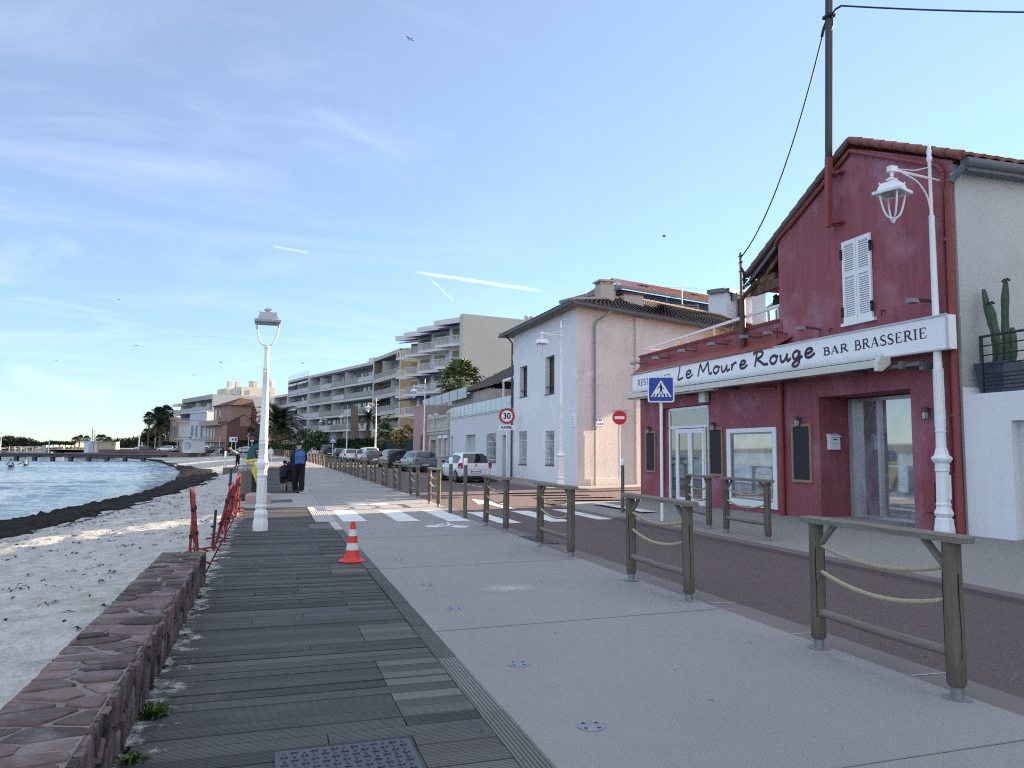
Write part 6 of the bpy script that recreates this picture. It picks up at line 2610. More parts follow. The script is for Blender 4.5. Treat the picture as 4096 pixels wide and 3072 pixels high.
mb.build('annex', mat('kiosk_cream', (.55, .50, .42), .7), t)
mb = MB()
mb.box(-1.3, 1.6, -1.2, 1.2, 2.3, 2.45)
mb.build('roof', FRAMEW, t)
p = dep(385, 1792, 240)
t = thing('harbour_hut', 'low flat beige hut on the harbour quay below the palms', 'hut', (p.x, p.y, .75))
mb = MB()
mb.box(0, 5.6, 0, 5, 0, 2.2)
mb.box(-.2, 5.8, -.2, 5.2, 2.2, 2.4)
mb.build('wall', mat('hut_beige', (.36, .31, .25), .9, .05), t)
mb = MB()
mb.box(4.3, 4.9, -.03, .02, 1.3, 1.8)
mb.build('window', GLASS_DARK, t)

# ---------------------------------------------------------------- trees
LEAF = {}


def leafm(name, col, v=.3):
    return mat(name, col, .6, v, .9, island=.55, spec=.25)


PALM_G = leafm('palm_leaf', (.050, .070, .030))
PALM_D = leafm('palm_leaf_dark', (.024, .036, .018))
PALM_Y = leafm('palm_leaf_dry', (.17, .125, .06))
HEDGE = leafm('hedge_leaf', (.035, .062, .022))
PINE = leafm('pine_needles', (.035, .048, .024))
BUSH = leafm('bush_leaf', (.045, .065, .028))
BARK = mat('palm_bark', (.13, .10, .075), .95, .25, 6, stretch=(1, 1, 3), bump=.5, bs=14)


def palm(name, label, p, h, r, n, style='fan', rt=.2, seed=0, lm=None, group=None, skirt=0, cat='palm tree'):
    """trunk and crown of single leaves; p is the foot"""
    q = random.Random(seed)
    t = thing(name, label, cat, p, q.uniform(0, 6), group)
    lx, ly = q.gauss(0, .03) * h, q.gauss(0, .03) * h
    mb = MB()
    N = 12
    mb.tube([(lx * (k / N) ** 2, ly * (k / N) ** 2, h * k / N) for k in range(N + 1)], [rt * (1.25 - .4 * k / N + (.07 if k % 2 else 0)) for k in range(N + 1)], 10)
    mb.build('trunk', BARK, t)
    mb = MB()
    c = Vector((lx, ly, h))
    for i in range(n):
        az = i * 2.39996 + q.uniform(-.2, .2)
        el = rad(82) - (i / n) * rad(118 if style == 'feather' else 128) + q.uniform(-.1, .1)
        L = r * q.uniform(.85, 1.1)
        hd = Vector((cos(az), sin(az), 0))
        sd = Vector((-sin(az), cos(az), 0))
        dry = 1 if i > n * .86 else 0
        if style == 'feather':
            P = []
            for k in range(11):
                s = k / 10
                a = el - s * s * 1.25
                P.append((P[-1] if P else c) + (hd * cos(a) + Vector((0, 0, sin(a)))) * (L / 10) if k else c)
            for k in range(10):
                d = (P[k + 1] - P[k]).normalized()
                up = sd.cross(d)
                w = L * .22 * (sin(pi * min(1, (k + .8) / 10.5)) ** .6)
                for sg in (-1, 1):
                    for j in (0, .5):
                        o = P[k].lerp(P[k + 1], j)
                        tip = o + sd * sg * w * q.uniform(.85, 1.1) + d * w * .55 - up * w * q.uniform(.05, .45)
                        mb.add([o, o + d * L * .035, tip], [(0, 1, 2)], dry)
            mb.tube(P, [L * .012] * 6 + [L * .006] * 5, 3, m=dry, cap=False)
        else:
            d = hd * cos(el) + Vector((0, 0, sin(el)))
            e = c + d * L * .55
            mb.tube([c, c + d * L * .3 - Vector((0, 0, .02 * L)), e], L * .014, 3, m=dry, cap=False)
            up = sd.cross(d)
            nf = 13
            for k in range(nf):
                a = (k / (nf - 1) - .5) * rad(215)
                ll = L * .5 * (1 - .25 * abs(k / (nf - 1) - .5)) * q.uniform(.85, 1.1)
                dd = d * cos(a) + sd * sin(a)
                w = (sd * cos(a) - d * sin(a)) * ll * .10
                m_ = e + dd * ll * .62
                tip = e + dd * ll * .97 - Vector((0, 0, ll * q.uniform(.12, .42)))
                mb.add([e, m_ + w, tip, m_ - w], [(0, 1, 2, 3)], dry)
    for i in range(skirt):
        az = q.uniform(0, 2 * pi)
        z = h - q.uniform(.1, .35) * r * 1.6
        o = Vector((lx + cos(az) * rt, ly + sin(az) * rt, z))
        e = o + Vector((cos(az) * r * .25, sin(az) * r * .25, -r * q.uniform(.25, .5)))
        s_ = Vector((-sin(az), cos(az), 0)) * r * .1
        mb.add([o, o.lerp(e, .5) + s_, e, o.lerp(e, .5) - s_], [(0, 1, 2, 3)], 1)
    mb.build('crown', [lm or PALM_G, PALM_Y], t, smooth=False)
    return t


def foliage(mb, c, r, n, s, seed, shell=.55):
    """n small leaf clumps filling an ellipsoid unevenly"""
    q = random.Random(seed)
    cl = [(q.gauss(0, .5), q.gauss(0, .5), q.gauss(0, .45)) for _ in range(9)]
    for k in range(n):
        while True:
            v = Vector((q.uniform(-1, 1), q.uniform(-1, 1), q.uniform(-1, 1)))
            if shell < v.length < 1:
                break
        if q.random() < .45:
            b = q.choice(cl)
            v = Vector((b[0] + q.gauss(0, .25), b[1] + q.gauss(0, .25), b[2] + q.gauss(0, .25)))
            if v.length > 1.12:
                continue
        o = Vector((c[0] + v.x * r[0], c[1] + v.y * r[1], c[2] + v.z * r[2]))
        for j in range(3):
            d = Vector((q.gauss(0, 1), q.gauss(0, 1), q.gauss(0, .7))).normalized() * s * q.uniform(.6, 1.3)
            e = d.cross(Vector((q.gauss(0, 1), q.gauss(0, 1), q.gauss(0, 1)))).normalized() * s * .42
            mb.add([o, o + d * .5 + e, o + d, o + d * .5 - e], [(0, 1, 2, 3)])


def tree(name, label, p, h, r, n, s, lm, seed, group=None, blobs=None, cat='tree', rt=None):
    q = random.Random(seed)
    t = thing(name, label, cat, p, 0, group)
    mb = MB()
    rt = rt or h * .025
    blobs = blobs or [((0, 0, h - r[2]), r)]
    mb.tube([(0, 0, 0), (.02 * h, 0, h * .3), (0, .01 * h, h * .62)], [rt * 1.3, rt, rt * .7], 8)
    for c, rr in blobs:
        for k in range(3):
            mb.tube([(0, .01 * h, h * (.35 + .08 * k)), (c[0] * .6 + q.gauss(0, .2) * rr[0], c[1] * .6 + q.gauss(0, .2) * rr[1], c[2] - rr[2] * .4), (c[0] + q.gauss(0, .4) * rr[0], c[1] + q.gauss(0, .4) * rr[1], c[2])], [rt * .6, rt * .35, rt * .15], 5)
    mb.build('trunk', BARK, t)
    mb = MB()
    for i, (c, rr) in enumerate(blobs):
        foliage(mb, c, rr, n // len(blobs), s, seed * 7 + i)
    mb.build('crown', lm, t, smooth=False)
    return t


def hedge(name, label, p, q, w, z0, z1, n, s, seed, lm=None, cat='hedge'):
    rz, L = frame_of(p, q)
    t = thing(name, label, cat, (p[0], p[1], z0), rz)
    mb = MB()
    mb.box(.1, L - .1, .1, w - .1, 0, z1 - z0 - .12)
    mb.build('stems', mat('hedge_core', (.012, .018, .008), .95), t, smooth=False)
    r_ = random.Random(seed)
    mb = MB()
    h = z1 - z0
    for k in range(n):
        f_ = r_.random()
        if f_ < .5:
            o = Vector((r_.uniform(0, L), r_.gauss(0, .05), r_.uniform(0, h)))
        elif f_ < .8:
            o = Vector((r_.uniform(0, L), r_.uniform(0, w), h + r_.gauss(0, .05)))
        else:
            o = Vector((r_.choice((0, L)), r_.uniform(0, w), r_.uniform(0, h)))
        for j in range(2):
            d = Vector((r_.gauss(0, 1), r_.gauss(0, 1), r_.gauss(0, 1))).normalized() * s
            e = d.cross(Vector((r_.gauss(0, 1), r_.gauss(0, 1), 1))).normalized() * s * .45
            mb.add([o - d * .5, o + e, o + d * .5, o - e], [(0, 1, 2, 3)])
    mb.build('foliage', lm or HEDGE, t, smooth=False)
    return t


def foot(x, d, z=.2):
    p = dep(x, 1790, d)
    return (p.x, p.y, z)


# fan palm behind the glass balustrade, garden palms before the apartments
palm('fan_palm', 'bushy fan palm rising behind the glass balustrade', foot(1830, 66, 3.6), 3.9, 2.35, 46, 'fan', .22, 21, leafm('palm_leaf_mid', (.095, .125, .042)), skirt=8)
palm('date_palm', 'broad dark date palm in front of the loggia block beside the man', foot(1112, 150, .3), 5.8, 6.2, 74, 'feather', .55, 22, PALM_D)
palm('garden_palm', 'small date palm on a tall trunk right of the clipped bare palm', foot(1466, 126, .3), 6.4, 2.4, 40, 'feather', .30, 23, PALM_D)
palm('garden_fan_palm', 'thin fan palm beside the lamp post before the beige balconies', foot(1538, 112, .3), 3.6, 1.9, 24, 'fan', .12, 24, PALM_G)
palm('bare_palm', 'thick clipped palm trunk with almost no leaves before the loggia block', foot(1417, 120, .3), 8.0, .9, 8, 'feather', .62, 25, PALM_D)
for x, d, h, sd, lb in ((1237, 128, 4.6, 31, 'rounded dark shrub tree under the loggia block, left one'), (1272, 124, 4.2, 32, 'rounded dark shrub tree under the loggia block, nearest the pedestrian sign'),
                        (1318, 122, 3.2, 33, 'low dark shrub tree behind the pedestrian sign'), (1490, 118, 3.0, 34, 'low bush between the garden palm and the fence'), (1545, 100, 2.4, 36, 'twiggy bush over the dark garden fence')):
    tree('garden_shrub', lb, foot(x, d), h, (h * .55, h * .5, h * .42), 420, .42, BUSH, sd, 'shrubs in front of the loggia block')
tree('yellowish_bush', 'yellow flowering bush beside the pink wall and the dark fence', foot(1640, 92), 4.3, (2.2, 1.8, 1.5), 420, .34, leafm('bush_yellow', (.19, .16, .035)), 37)
palm('fan_palm', 'fan palm in front of the blank grey flank of the far block', foot(998, 215, .5), 11.2, 2.4, 44, 'fan', .30, 41, leafm('palm_leaf_olive', (.075, .075, .034)), skirt=14)
palm('small_palm', 'small dark palm against the brown gable wall', foot(1003, 172, .5), 4.4, 1.6, 24, 'fan', .16, 42, PALM_D)
for x, d, h, r, sd, lb in ((592, 214, 12.0, 2.5, 51, 'leftmost and most slender of the tall palms by the shore'), (620, 216, 13.6, 2.7, 52, 'tall palm second from the left by the shore'), (640, 220, 13.2, 2.7, 53, 'tall palm in the middle of the shore clump'),
                           (655, 218, 14.0, 2.8, 54, 'tallest palm of the shore clump'), (673, 226, 10.4, 2.2, 55, 'tall palm with yellowed leaves beside the pink villa')):
    palm('tall_palm', lb, foot(x, d, .4), h - 2.6, r * .86, 44, 'fan', .22, sd, PALM_Y if sd == 55 else leafm('palm_leaf_dark', (.024, .036, .018)), 'tall palms by the shore', skirt=16)
palm('shore_date_palm', 'spreading date palm low in the clump of tall shore palms', foot(640, 208, .4), 7.2, 4.2, 52, 'feather', .4, 56, PALM_D)
for x, d, h, sd, lb in ((298, 250, 5.6, 61, 'leftmost of the palms on the harbour quay'), (316, 252, 6.8, 62, 'second of the palms on the harbour quay'), (347, 250, 6.4, 63, 'palm directly left of the signal mast'),
                        (393, 250, 7.2, 64, 'palm right of the signal mast above the beige hut'), (411, 252, 7.2, 65, 'palm over the middle of the beige hut'), (434, 252, 5.8, 66, 'palm over the right end of the beige hut')):
    palm('quay_palm', lb, foot(x, d, .7), h * .5, 1.6, 34, 'fan', .2, sd, PALM_D, 'palms on the harbour quay', skirt=6)
palm('quay_palm', 'lone small palm among the far lamp posts', foot(578, 236, .5), 5.6, 1.6, 24, 'fan', .18, 67, PALM_D, 'palms on the harbour quay')
tree('dark_pine', 'dark pine with open branches between tall palms and the pink villa', foot(664, 235, .4), 11.5, (4, 4, 3), 900, .7, PINE, 71, None, [((0, 0, 9.2), (4.2, 3.6, 2.4)), ((-2.6, 0, 6.2), (2.2, 2, 1.4)), ((2.4, 1, 6.6), (2, 2, 1.2))])
tree('dark_pine', 'bushy dark tree beneath the tall palms', foot(610, 226, .4), 6.2, (3, 3, 2.2), 700, .6, PINE, 72)
hedge('shore_hedge', 'long dark hedge under the tall palms', foot(588, 216, .4)[:2], foot(676, 208, .4)[:2], 2, .4, 3.0, 1200, .35, 73)
hedge('box_hedge', 'tall clipped dark green hedge behind the parked cars', foot(1342, 112)[:2], foot(1462, 108)[:2], 2.2, .2, 3.0, 2200, .26, 74)
hedge('garden_hedge', 'long mid green hedge between brown house and parked cars', foot(1062, 150)[:2], foot(1335, 122)[:2], 2, .2, 2.3, 2600, .28, 75, leafm('hedge_leaf_mid', (.045, .085, .022)))
hedge('road_hedge', 'low green hedge right behind the white hatchback', foot(1440, 102)[:2], foot(1505, 98)[:2], 1.6, .2, 1.85, 700, .22, 76, leafm('hedge_leaf_mid', (.045, .085, .022)))
hedge('villa_hedge', 'dark bushes in front of the brown gable wall', foot(915, 176)[:2], foot(1052, 168)[:2], 3, .4, 3.2, 1400, .45, 77)
tree('shade_tree', 'unseen leafy tree added behind the restaurant to shade the far sand', (30, 32.4, 0), 15.2, (3.8, 4.0, 3.6), 1500, .55, BUSH, 91)  # out-of-view crown added to cast shade on the far sand
# dark fence and low wall in front of the gardens
a, b = foot(1494, 104), foot(1668, 84)
rz, L = frame_of(a, b)
t = thing('garden_fence', 'dark green bar fence on a low pale wall behind the parked cars', 'fence', (a[0], a[1], 0), rz)
mb = MB()
mb.box(0, L, 0, .3, 0, 1.15)
mb.box(-.05, L, -.05, .35, 1.15, 1.3)
mb.build('low_wall', mat('low_wall_pale', (.40, .36, .33), .9, .08, 1), t, smooth=False)
mb = MB()
x = .1
while x < L:
    mb.box(x, x + .05, .12, .16, 1.3, 2.75)
    x += .42
for z in (1.45, 2.65):
    mb.bar((0, .14, z), (L, .14, z), .05, .05)
mb.build('bars', mat('fence_green_black', (.015, .025, .022), .5), t, smooth=False)
mb = MB()
mb.box(.2, L - .2, .4, .5, 1.3, 2.6)
mb.build('privacy_sheet', mat('fence_sheet', (.02, .035, .034), .8), t, smooth=False)

# ---------------------------------------------------------------- wooded headlands over the water
WOOD = leafm('headland_wood', (.050, .062, .040))


def headland(name, label, pts, d, n, s, seed, flatb=0.):
    """pts: (pixel x, pixel top y, pixel bottom y) along the skyline"""
    q = random.Random(seed)
    mb = MB()
    for k in range(n):
        u = q.random() * (len(pts) - 1)
        i = int(u)
        f_ = u - i
        x = pts[i][0] + (pts[i + 1][0] - pts[i][0]) * f_
        yt = pts[i][1] + (pts[i + 1][1] - pts[i][1]) * f_
        yb = pts[i][2] + (pts[i + 1][2] - pts[i][2]) * f_
        dd = d + q.uniform(0, 40)
        top = dep(x, yt, dd)
        zb = dep(x, yb, dd).z
        h = q.random() ** .7
        z = zb + (top.z - zb) * h
        w = s * q.uniform(.6, 1.3) * d / 600
        c = Vector((top.x + q.gauss(0, 1), top.y, z))
        for j in range(3):
            a = Vector((q.gauss(0, 1), q.gauss(0, .6), q.gauss(0, .5))).normalized() * w
            e = a.cross(Vector((q.gauss(0, 1), q.gauss(0, 1), 1))).normalized() * w * .5
            mb.add([c - a, c + e, c + a, c - e], [(0, 1, 2, 3)])
    # the hill below the trees
    v = []
    for x, yt, yb in pts:
        p, r_ = dep(x, yt + (yb - yt) * .3, d + 25), dep(x, yb, d + 25)
        v += [p, Vector((p.x, p.y, -2))]
    mb.add(v, [(2 * i, 2 * i + 2, 2 * i + 3, 2 * i + 1) for i in range(len(pts) - 1)])
    return tag(mb.build(name, WOOD, smooth=False), label, 'woodland', kind='stuff')


headland('wooded_headland', 'wooded headland on the sea horizon at the left edge', [(-60, 1760, 1785), (0, 1762, 1785), (15, 1755, 1785), (35, 1752, 1785), (60, 1760, 1784), (80, 1757, 1784), (100, 1763, 1784), (122, 1765, 1784), (140, 1775, 1784), (165, 1783, 1786)], 760, 2600, 3.0, 5)
headland('distant_wood', 'low wooded hill behind the harbour quay', [(420, 1768, 1792), (455, 1765, 1792), (490, 1760, 1792), (530, 1758, 1792), (575, 1757, 1792), (620, 1758, 1792), (680, 1760, 1792)], 640, 2200, 2.6, 6)
for k, (x, y, w, lb) in enumerate(((166, 1771, 15, 'leftmost low umbrella pine on the far spit'), (188, 1767, 17, 'umbrella pine just left of the slim mast'), (212, 1764, 17, 'umbrella pine right of the slim mast, with the highest crown'),
                                   (238, 1766, 18, 'umbrella pine in the middle of the far spit'), (262, 1766, 17, 'umbrella pine left of the quay palms'), (284, 1767, 15, 'rightmost umbrella pine, behind the quay palms'), (140, 1766, 7, 'small separate pine at the end of the headland'))):
    d = 560
    p = dep(x, 1788, d)
    zt = dep(x, y - 3, d).z
    r = w / 3000 * d
    tree('umbrella_pine', lb, (p.x, p.y, -.5), zt + .5, (r, r * .7, 1.6), 420, 1.0, PINE, 80 + k, 'umbrella pines on the far spit', [((0, 0, zt - 1.2), (r, r * .8, 1.1))], rt=.3)
mb = MB()
a, b = dep(150, 1788, 540), dep(330, 1788, 540)
mb.add([(a.x, a.y, -1), (b.x, b.y, -1), (b.x, b.y + 80, -1), (a.x, a.y + 80, -1), (a.x, a.y + 10, .6), (b.x, b.y + 10, .6), (b.x, b.y + 80, .6), (a.x, a.y + 80, .6)], [(0, 1, 5, 4), (4, 5, 6, 7)])
struct('spit_ground', mb, mat('spit_soil', (.18, .15, .12), .9, .2, .05))
# hills over the bay behind the camera's left shoulder: they mirror in the restaurant windows
mb = MB()
v = []
N = 60
for i in range(N + 1):
    a = rad(112 + 148 * i / N)
    r_ = 2600
    h_ = 62 + 30 * noise.noise(Vector((i * .21, 2.2, 0))) + 12 * noise.noise(Vector((i * .7, 5, 0)))
    h_ *= min(1, i / 14, (N - i) / 10)
    v += [(cos(a) * r_, sin(a) * r_, -5), (cos(a) * (r_ + 300), sin(a) * (r_ + 300), h_ * .7), (cos(a) * (r_ + 900), sin(a) * (r_ + 900), h_)]
mb.add(v, [(3 * i + k, 3 * i + k + 1, 3 * i + k + 4, 3 * i + k + 3) for i in range(N) for k in (0, 1)])
struct('hills', mb, mat('hill_wood', (.055, .075, .065), .95, .2, .01))
# ---------------------------------------------------------------- street lamps
def lantern(t, c, rt=0., hang=False):
    """white four sided lantern: roof with finial, U shaped yoke"""
    x, y, z = c                    # z: underside of the roof
    mb = MB()
    k = pi / 4 + rt
    mb.lathe([(.0, -.03), (.255, -.03), (.335, -.05), (.345, -.03), (.345, .0), (.265, .015), (.21, .135), (.195, .15), (.09, .157), (.09, .168), (.055, .175), (.05, .185), (.105, .212), (.105, .22), (.03, .265), (.0, .27)], 4, (x, y, z), k)
    for q in range(4):
        a = k + q * pi / 2
        mb.tube([(x + .21 * cos(a), y + .21 * sin(a), z + .13), (x + .215 * cos(a), y + .215 * sin(a), z + .17)], .012, 5)
    mb.build('lantern_roof', WHITE_METAL if hang else mat('lantern_shaded', (.36, .38, .41), .45, .1, 7), t, angle=25)  # straight lamps: white roof greyed in its colour for shade
    mb = MB()
    mb.lathe([(.14, -.06), (.17, -.035), (.17, -.03)], 14, (x, y, z))
    mb.build('lamp_glass', mat('lamp_led', (.30, .30, .29), .3, .1), t)
    mb = MB()
    n = 4 if hang else 2
    for q in range(n):
        a = (k if hang else rt) + q * 2 * pi / n
        pts = [(.215, -.03), (.20, -.13), (.17, -.27), (.13, -.39), (.08, -.455), (.03, -.48), (.0, -.485)]
        mb.tube(spline([(x + r * cos(a), y + r * sin(a), z + h) for r, h in pts], 3), .018, 6)
    if hang:
        mb.lathe([(.0, -.58), (.03, -.55), (.05, -.51), (.06, -.49), (.02, -.47), (.0, -.46)], 10, (x, y, z))
    mb.build('yoke', WHITE_METAL, t)


def post_lamp(p, label, group=None, rt=0.):
    t = thing('promenade_lamp', label, 'street lamp', p, 0, group)
    mb = MB()
    e = pi / 8
    mb.lathe([(.148, 0), (.148, .12), (.143, .17), (.132, .21), (.125, .24), (.134, .29), (.137, .32), (.124, .36), (.105, .39), (.105, .42), (.114, .44), (.114, .46), (.100, .49), (.091, .99), (.104, 1.02), (.107, 1.05), (.094, 1.07), (.094, 1.14), (.105, 1.16), (.118, 1.20), (.128, 1.25), (.128, 1.27), (.106, 1.31), (.088, 1.35), (.094, 1.38), (.082, 1.41)], 8, rot=e)
    mb.build('base', WHITE_PAINT, t, angle=22)
    mb = MB()
    for q in range(8):
        a = e + pi / 8 + q * pi / 4
        c_, s_ = cos(a), sin(a)
        r0, r1 = .0935, .0865
        u = Vector((-s_, c_, 0))
        for sg in (-1, 1):
            mb.bar(Vector((c_ * r0, s_ * r0, .54)) + u * .027 * sg, Vector((c_ * r1, s_ * r1, .95)) + u * .025 * sg, .006, .006)
        for z, r, w in ((.54, r0, .027), (.95, r1, .025)):
            mb.bar(Vector((c_ * r, s_ * r, z)) - u * w, Vector((c_ * r, s_ * r, z)) + u * w, .006, .006)
        if q % 2 == 0:
            mb.ball((c_ * .089, s_ * .089, 1.105), .014, 6, 4)
    mb.build('panel_mouldings', WHITE_PAINT, t)
    mb = MB()
    mb.lathe([(.082, 1.40), (.079, 1.62), (.086, 1.63), (.086, 1.65), (.079, 1.66), (.079, 1.68), (.086, 1.69), (.086, 1.71), (.078, 1.73), (.062, 2.5), (.053, 2.98), (.06, 2.99), (.06, 3.01), (.053, 3.02), (.053, 3.05), (.06, 3.06), (.06, 3.08), (.049, 3.10), (.043, 3.46), (.052, 3.47), (.052, 3.49), (.035, 3.51), (.0, 3.56)], 16)
    mb.build('column', WHITE_PAINT, t)
    lantern(t, (0, 0, 4.0), rt)
    return t


lamp0 = post_lamp((-.13, 15.11, 0), 'large white promenade lamp standing on the boardwalk at the left', 'white lantern lamps on straight posts', 0)


def bracket_lamp(p, label, rz=0., group='tall white lamps with a hanging lantern'):
    t = thing('bracket_lamp', label, 'street lamp', p, rz, group)
    e = pi / 8
    mb = MB()
    mb.lathe([(.17, 0), (.17, .10), (.158, .14), (.152, .24), (.122, .27), (.148, .30), (.162, .34), (.146, .38), (.125, .42), (.12, .46), (.13, .48), (.13, .50), (.118, .52), (.108, 1.05), (.125, 1.07), (.125, 1.09), (.118, 1.10), (.118, 1.20), (.15, 1.23), (.175, 1.27), (.175, 1.30), (.12, 1.35), (.105, 1.42), (.085, 1.48)], 8, rot=e)
    mb.build('base', WHITE_PAINT, t, angle=22)
    mb = MB()
    mb.box(-.055, .055, -.125, -.10, .58, 1.0)
    mb.ball((-.04, -.115, 1.15), .014, 6, 4)
    mb.ball((.04, -.115, 1.15), .014, 6, 4)
    mb.build('service_door', WHITE_PAINT, t)
    mb = MB()
    prof = [(.085, 1.46), (.08, 1.74), (.092, 1.75), (.092, 1.78), (.082, 1.79), (.078, 2.4), (.072, 2.95), (.062, 3.3), (.07, 3.32), (.07, 3.36), (.062, 3.37), (.062, 3.42), (.07, 3.43), (.06, 3.46), (.048, 5.6), (.052, 5.62), (.03, 5.64), (.03, 6.62), (.05, 6.66), (.05, 6.70), (.035, 6.74), (.045, 6.82), (.012, 6.95), (.0, 7.0)]
    mb.lathe(prof, 14)
    for k in range(22):             # twisted flutes on the lower shaft
        a0 = k * 2 * pi / 11
        if k < 11:
            mb.tube([((.083 - .004 * j / 8) * cos(a0 + j * .18), (.083 - .004 * j / 8) * sin(a0 + j * .18), 1.82 + j * .13) for j in range(9)], .006, 4)
    mb.build('column', WHITE_PAINT, t)
    mb = MB()
    mb.tube([(.22, 0, 6.30), (-.80, 0, 6.37)], .022, 8)
    mb.tube(spline([(-.02, 0, 5.75), (-.10, 0, 6.0), (-.30, 0, 6.22), (-.62, 0, 6.34)], 6), .016, 6)
    mb.tube([(-.02, 0, 6.52), (-.35, 0, 6.42), (-.75, 0, 6.40)], .010, 5)
    mb.box(-.93, -.78, -.05, .05, 6.33, 6.43)
    mb.lathe([(.03, 6.24), (.03, 6.36)], 8, (-.87, 0, 0))
    mb.build('bracket', WHITE_PAINT, t)
    lantern(t, (-.87, 0, 5.97), .35, True)
    return t


bl = bracket_lamp((11.17, 10.23, .22), 'tall white bracket lamp in front of the red restaurant wall at the right')
bl.location = (10.33, 9.47, .29)
bl.scale = (.925, .925, .925)
for x, y, lb in ((11.54, 29.3, 'white bracket lamp standing against the corner of the white house'), (11.3, 57.5, 'white bracket lamp before the pink house, in front of the stepped block'),
                 (10.8, 82, 'white bracket lamp in front of the beige balconies'), (10.3, 109, 'white bracket lamp in front of the loggia block, beside the clipped palm'), (8.7, 129, 'white bracket lamp in front of the left half of the loggia block'),
                 ):
    c = copy_tree(bl)
    c.scale = (1, 1, 1)
    c.location = (x, y, .08)
    c['label'] = lb
for px, py0, py1, lb in ((1174, 1790, 1665, 'white bracket lamp beside the big date palm, left of the man'), (938, 1800, 1707, 'white bracket lamp in front of the brown gable wall'), (1078, 1790, 1690, 'white bracket lamp half hidden by the near lamp post'), (567, 1800, 1730, 'bracket lamp among the far quay lamps, left of tall palms'), (556, 1800, 1738, 'smaller bracket lamp at the far quay')):
    d = 7.0 * 3000 / (py0 - py1 + 8)
    p = dep(px, 1795, d)
    c = copy_tree(bl)
    c.scale = (1, 1, 1)
    c.location = (p.x, p.y, .35)
    c['label'] = lb
for px, py0, py1, lb in ((992, 1818, 1730, 'straight white lamp before the villa hedge, right of the leaning person'), (876, 1817, 1745, 'straight white lamp at the far sea wall beside the steps'), (552, 1818, 1737, 'straight white lamp at the root of the pier'), (618, 1820, 1750, 'straight white lamp on a pale block beside the pier root'),
                         (1, 1800, 1727, 'straight white lamp out on the jetty at the left edge'), (476, 1808, 1752, 'straight white lamp on the quay wall behind the pier')):
    d = 4.4 * 3000 / (py0 - py1)
    p = dep(px, py0, d)
    c = copy_tree(lamp0)
    c.location = (p.x, p.y, p.z)
    c['label'] = lb

# ---------------------------------------------------------------- wooden rails with ropes
WOODG = mat('weathered_wood', (.135, .113, .088), .82, .30, 4, fine=.10, fs=60, bump=.8, bs=9, stretch=(9, 9, .8), stain=(.10, .075, .045), st=.5, ss=2.5)
WOODH = mat('weathered_wood_flat', (.19, .168, .14), .82, .30, 4, fine=.10, fs=60, bump=.8, bs=9, stretch=(9, .8, 9), stain=(.12, .10, .075), st=.4, ss=2)
ROPE = mat('rope', (.42, .36, .245), .9, .12, 20, fine=.15, fs=90, bump=.5, bs=80)
STEEL = mat('galvanised', (.28, .29, .30), .45, .15, 12, metal=.7)
SPAN = 1.27


def rope_path(z, sag, y0, y1, n=26):
    return [Vector((-.0, y0 + (y1 - y0) * i / n, z - sag * 4 * (i / n) * (1 - i / n))) for i in range(n + 1)]


def make_rail(label, twisted=True):
    t = thing('rope_rail', label, 'railing', (0, 0, 0), 0, 'wooden rope rails along the road')
    for y in (0, SPAN):
        mb = MB()
        mb.lathe([(.046, .075), (.058, .09), (.060, .3), (.0575, .7), (.057, .985)], 14, (0, y, 0))
        # drying cracks
        for k in range(2):
            a = 2.6 + k * 1.9 + y
            mb.tube([(.058 * cos(a + .05 * sin(j)), y + .058 * sin(a + .05 * sin(j)), .25 + j * .09) for j in range(7)], .004, 4, m=1)
        mb.build('post', [WOODG, mat('wood_crack', (.02, .015, .012), .9)], t)
        mb = MB()
        mb.lathe([(.038, 0), (.038, .085)], 12, (0, y, 0))
        mb.lathe([(.088, 0), (.088, .005), (.08, .006)], 16, (0, y, 0))
        for k in range(4):
            a = k * pi / 2 + .5
            mb.lathe([(.012, .004), (.012, .009)], 6, (.068 * cos(a), y + .068 * sin(a), 0))
        mb.build('steel_foot', STEEL, t)
    mb = MB()
    mb.bev(-.064, .064, -.13, SPAN + .13, .985, 1.034, .01)
    mb.build('top_board', WOODH, t)
    mb = MB()
    mb.tube([(0, .05, .28), (0, SPAN / 2, .272), (0, SPAN - .05, .285)], .033, 12)
    mb.build('lower_rail', WOODH, t)
    for y, s in ((.055, 1), (SPAN - .055, -1)):
        mb = MB()
        mb.tube([(0, y, .83), (0, y + s * .16, .99)], .025, 10)
        mb.build('brace', WOODH, t)
    for z, sg in ((.82, .085), (.61, .095)):
        P = rope_path(z, sg, .04, SPAN - .04, 60 if twisted else 14)
        mb = MB()
        if twisted:
            n = 240
            for s in range(3):
                pts = []
                for i in range(n + 1):
                    f_ = i / n * 60
                    k = min(int(f_), 59)
                    p = P[k].lerp(P[k + 1], f_ - k)
                    a = i / n * 2 * pi * 15 + s * 2 * pi / 3
                    pts.append(p + Vector((cos(a), 0, sin(a))) * .008)
                mb.tube(pts, .0098, 6)
        else:
            mb.tube(P, .02, 6)
        mb.build('rope', ROPE, t)
    return t


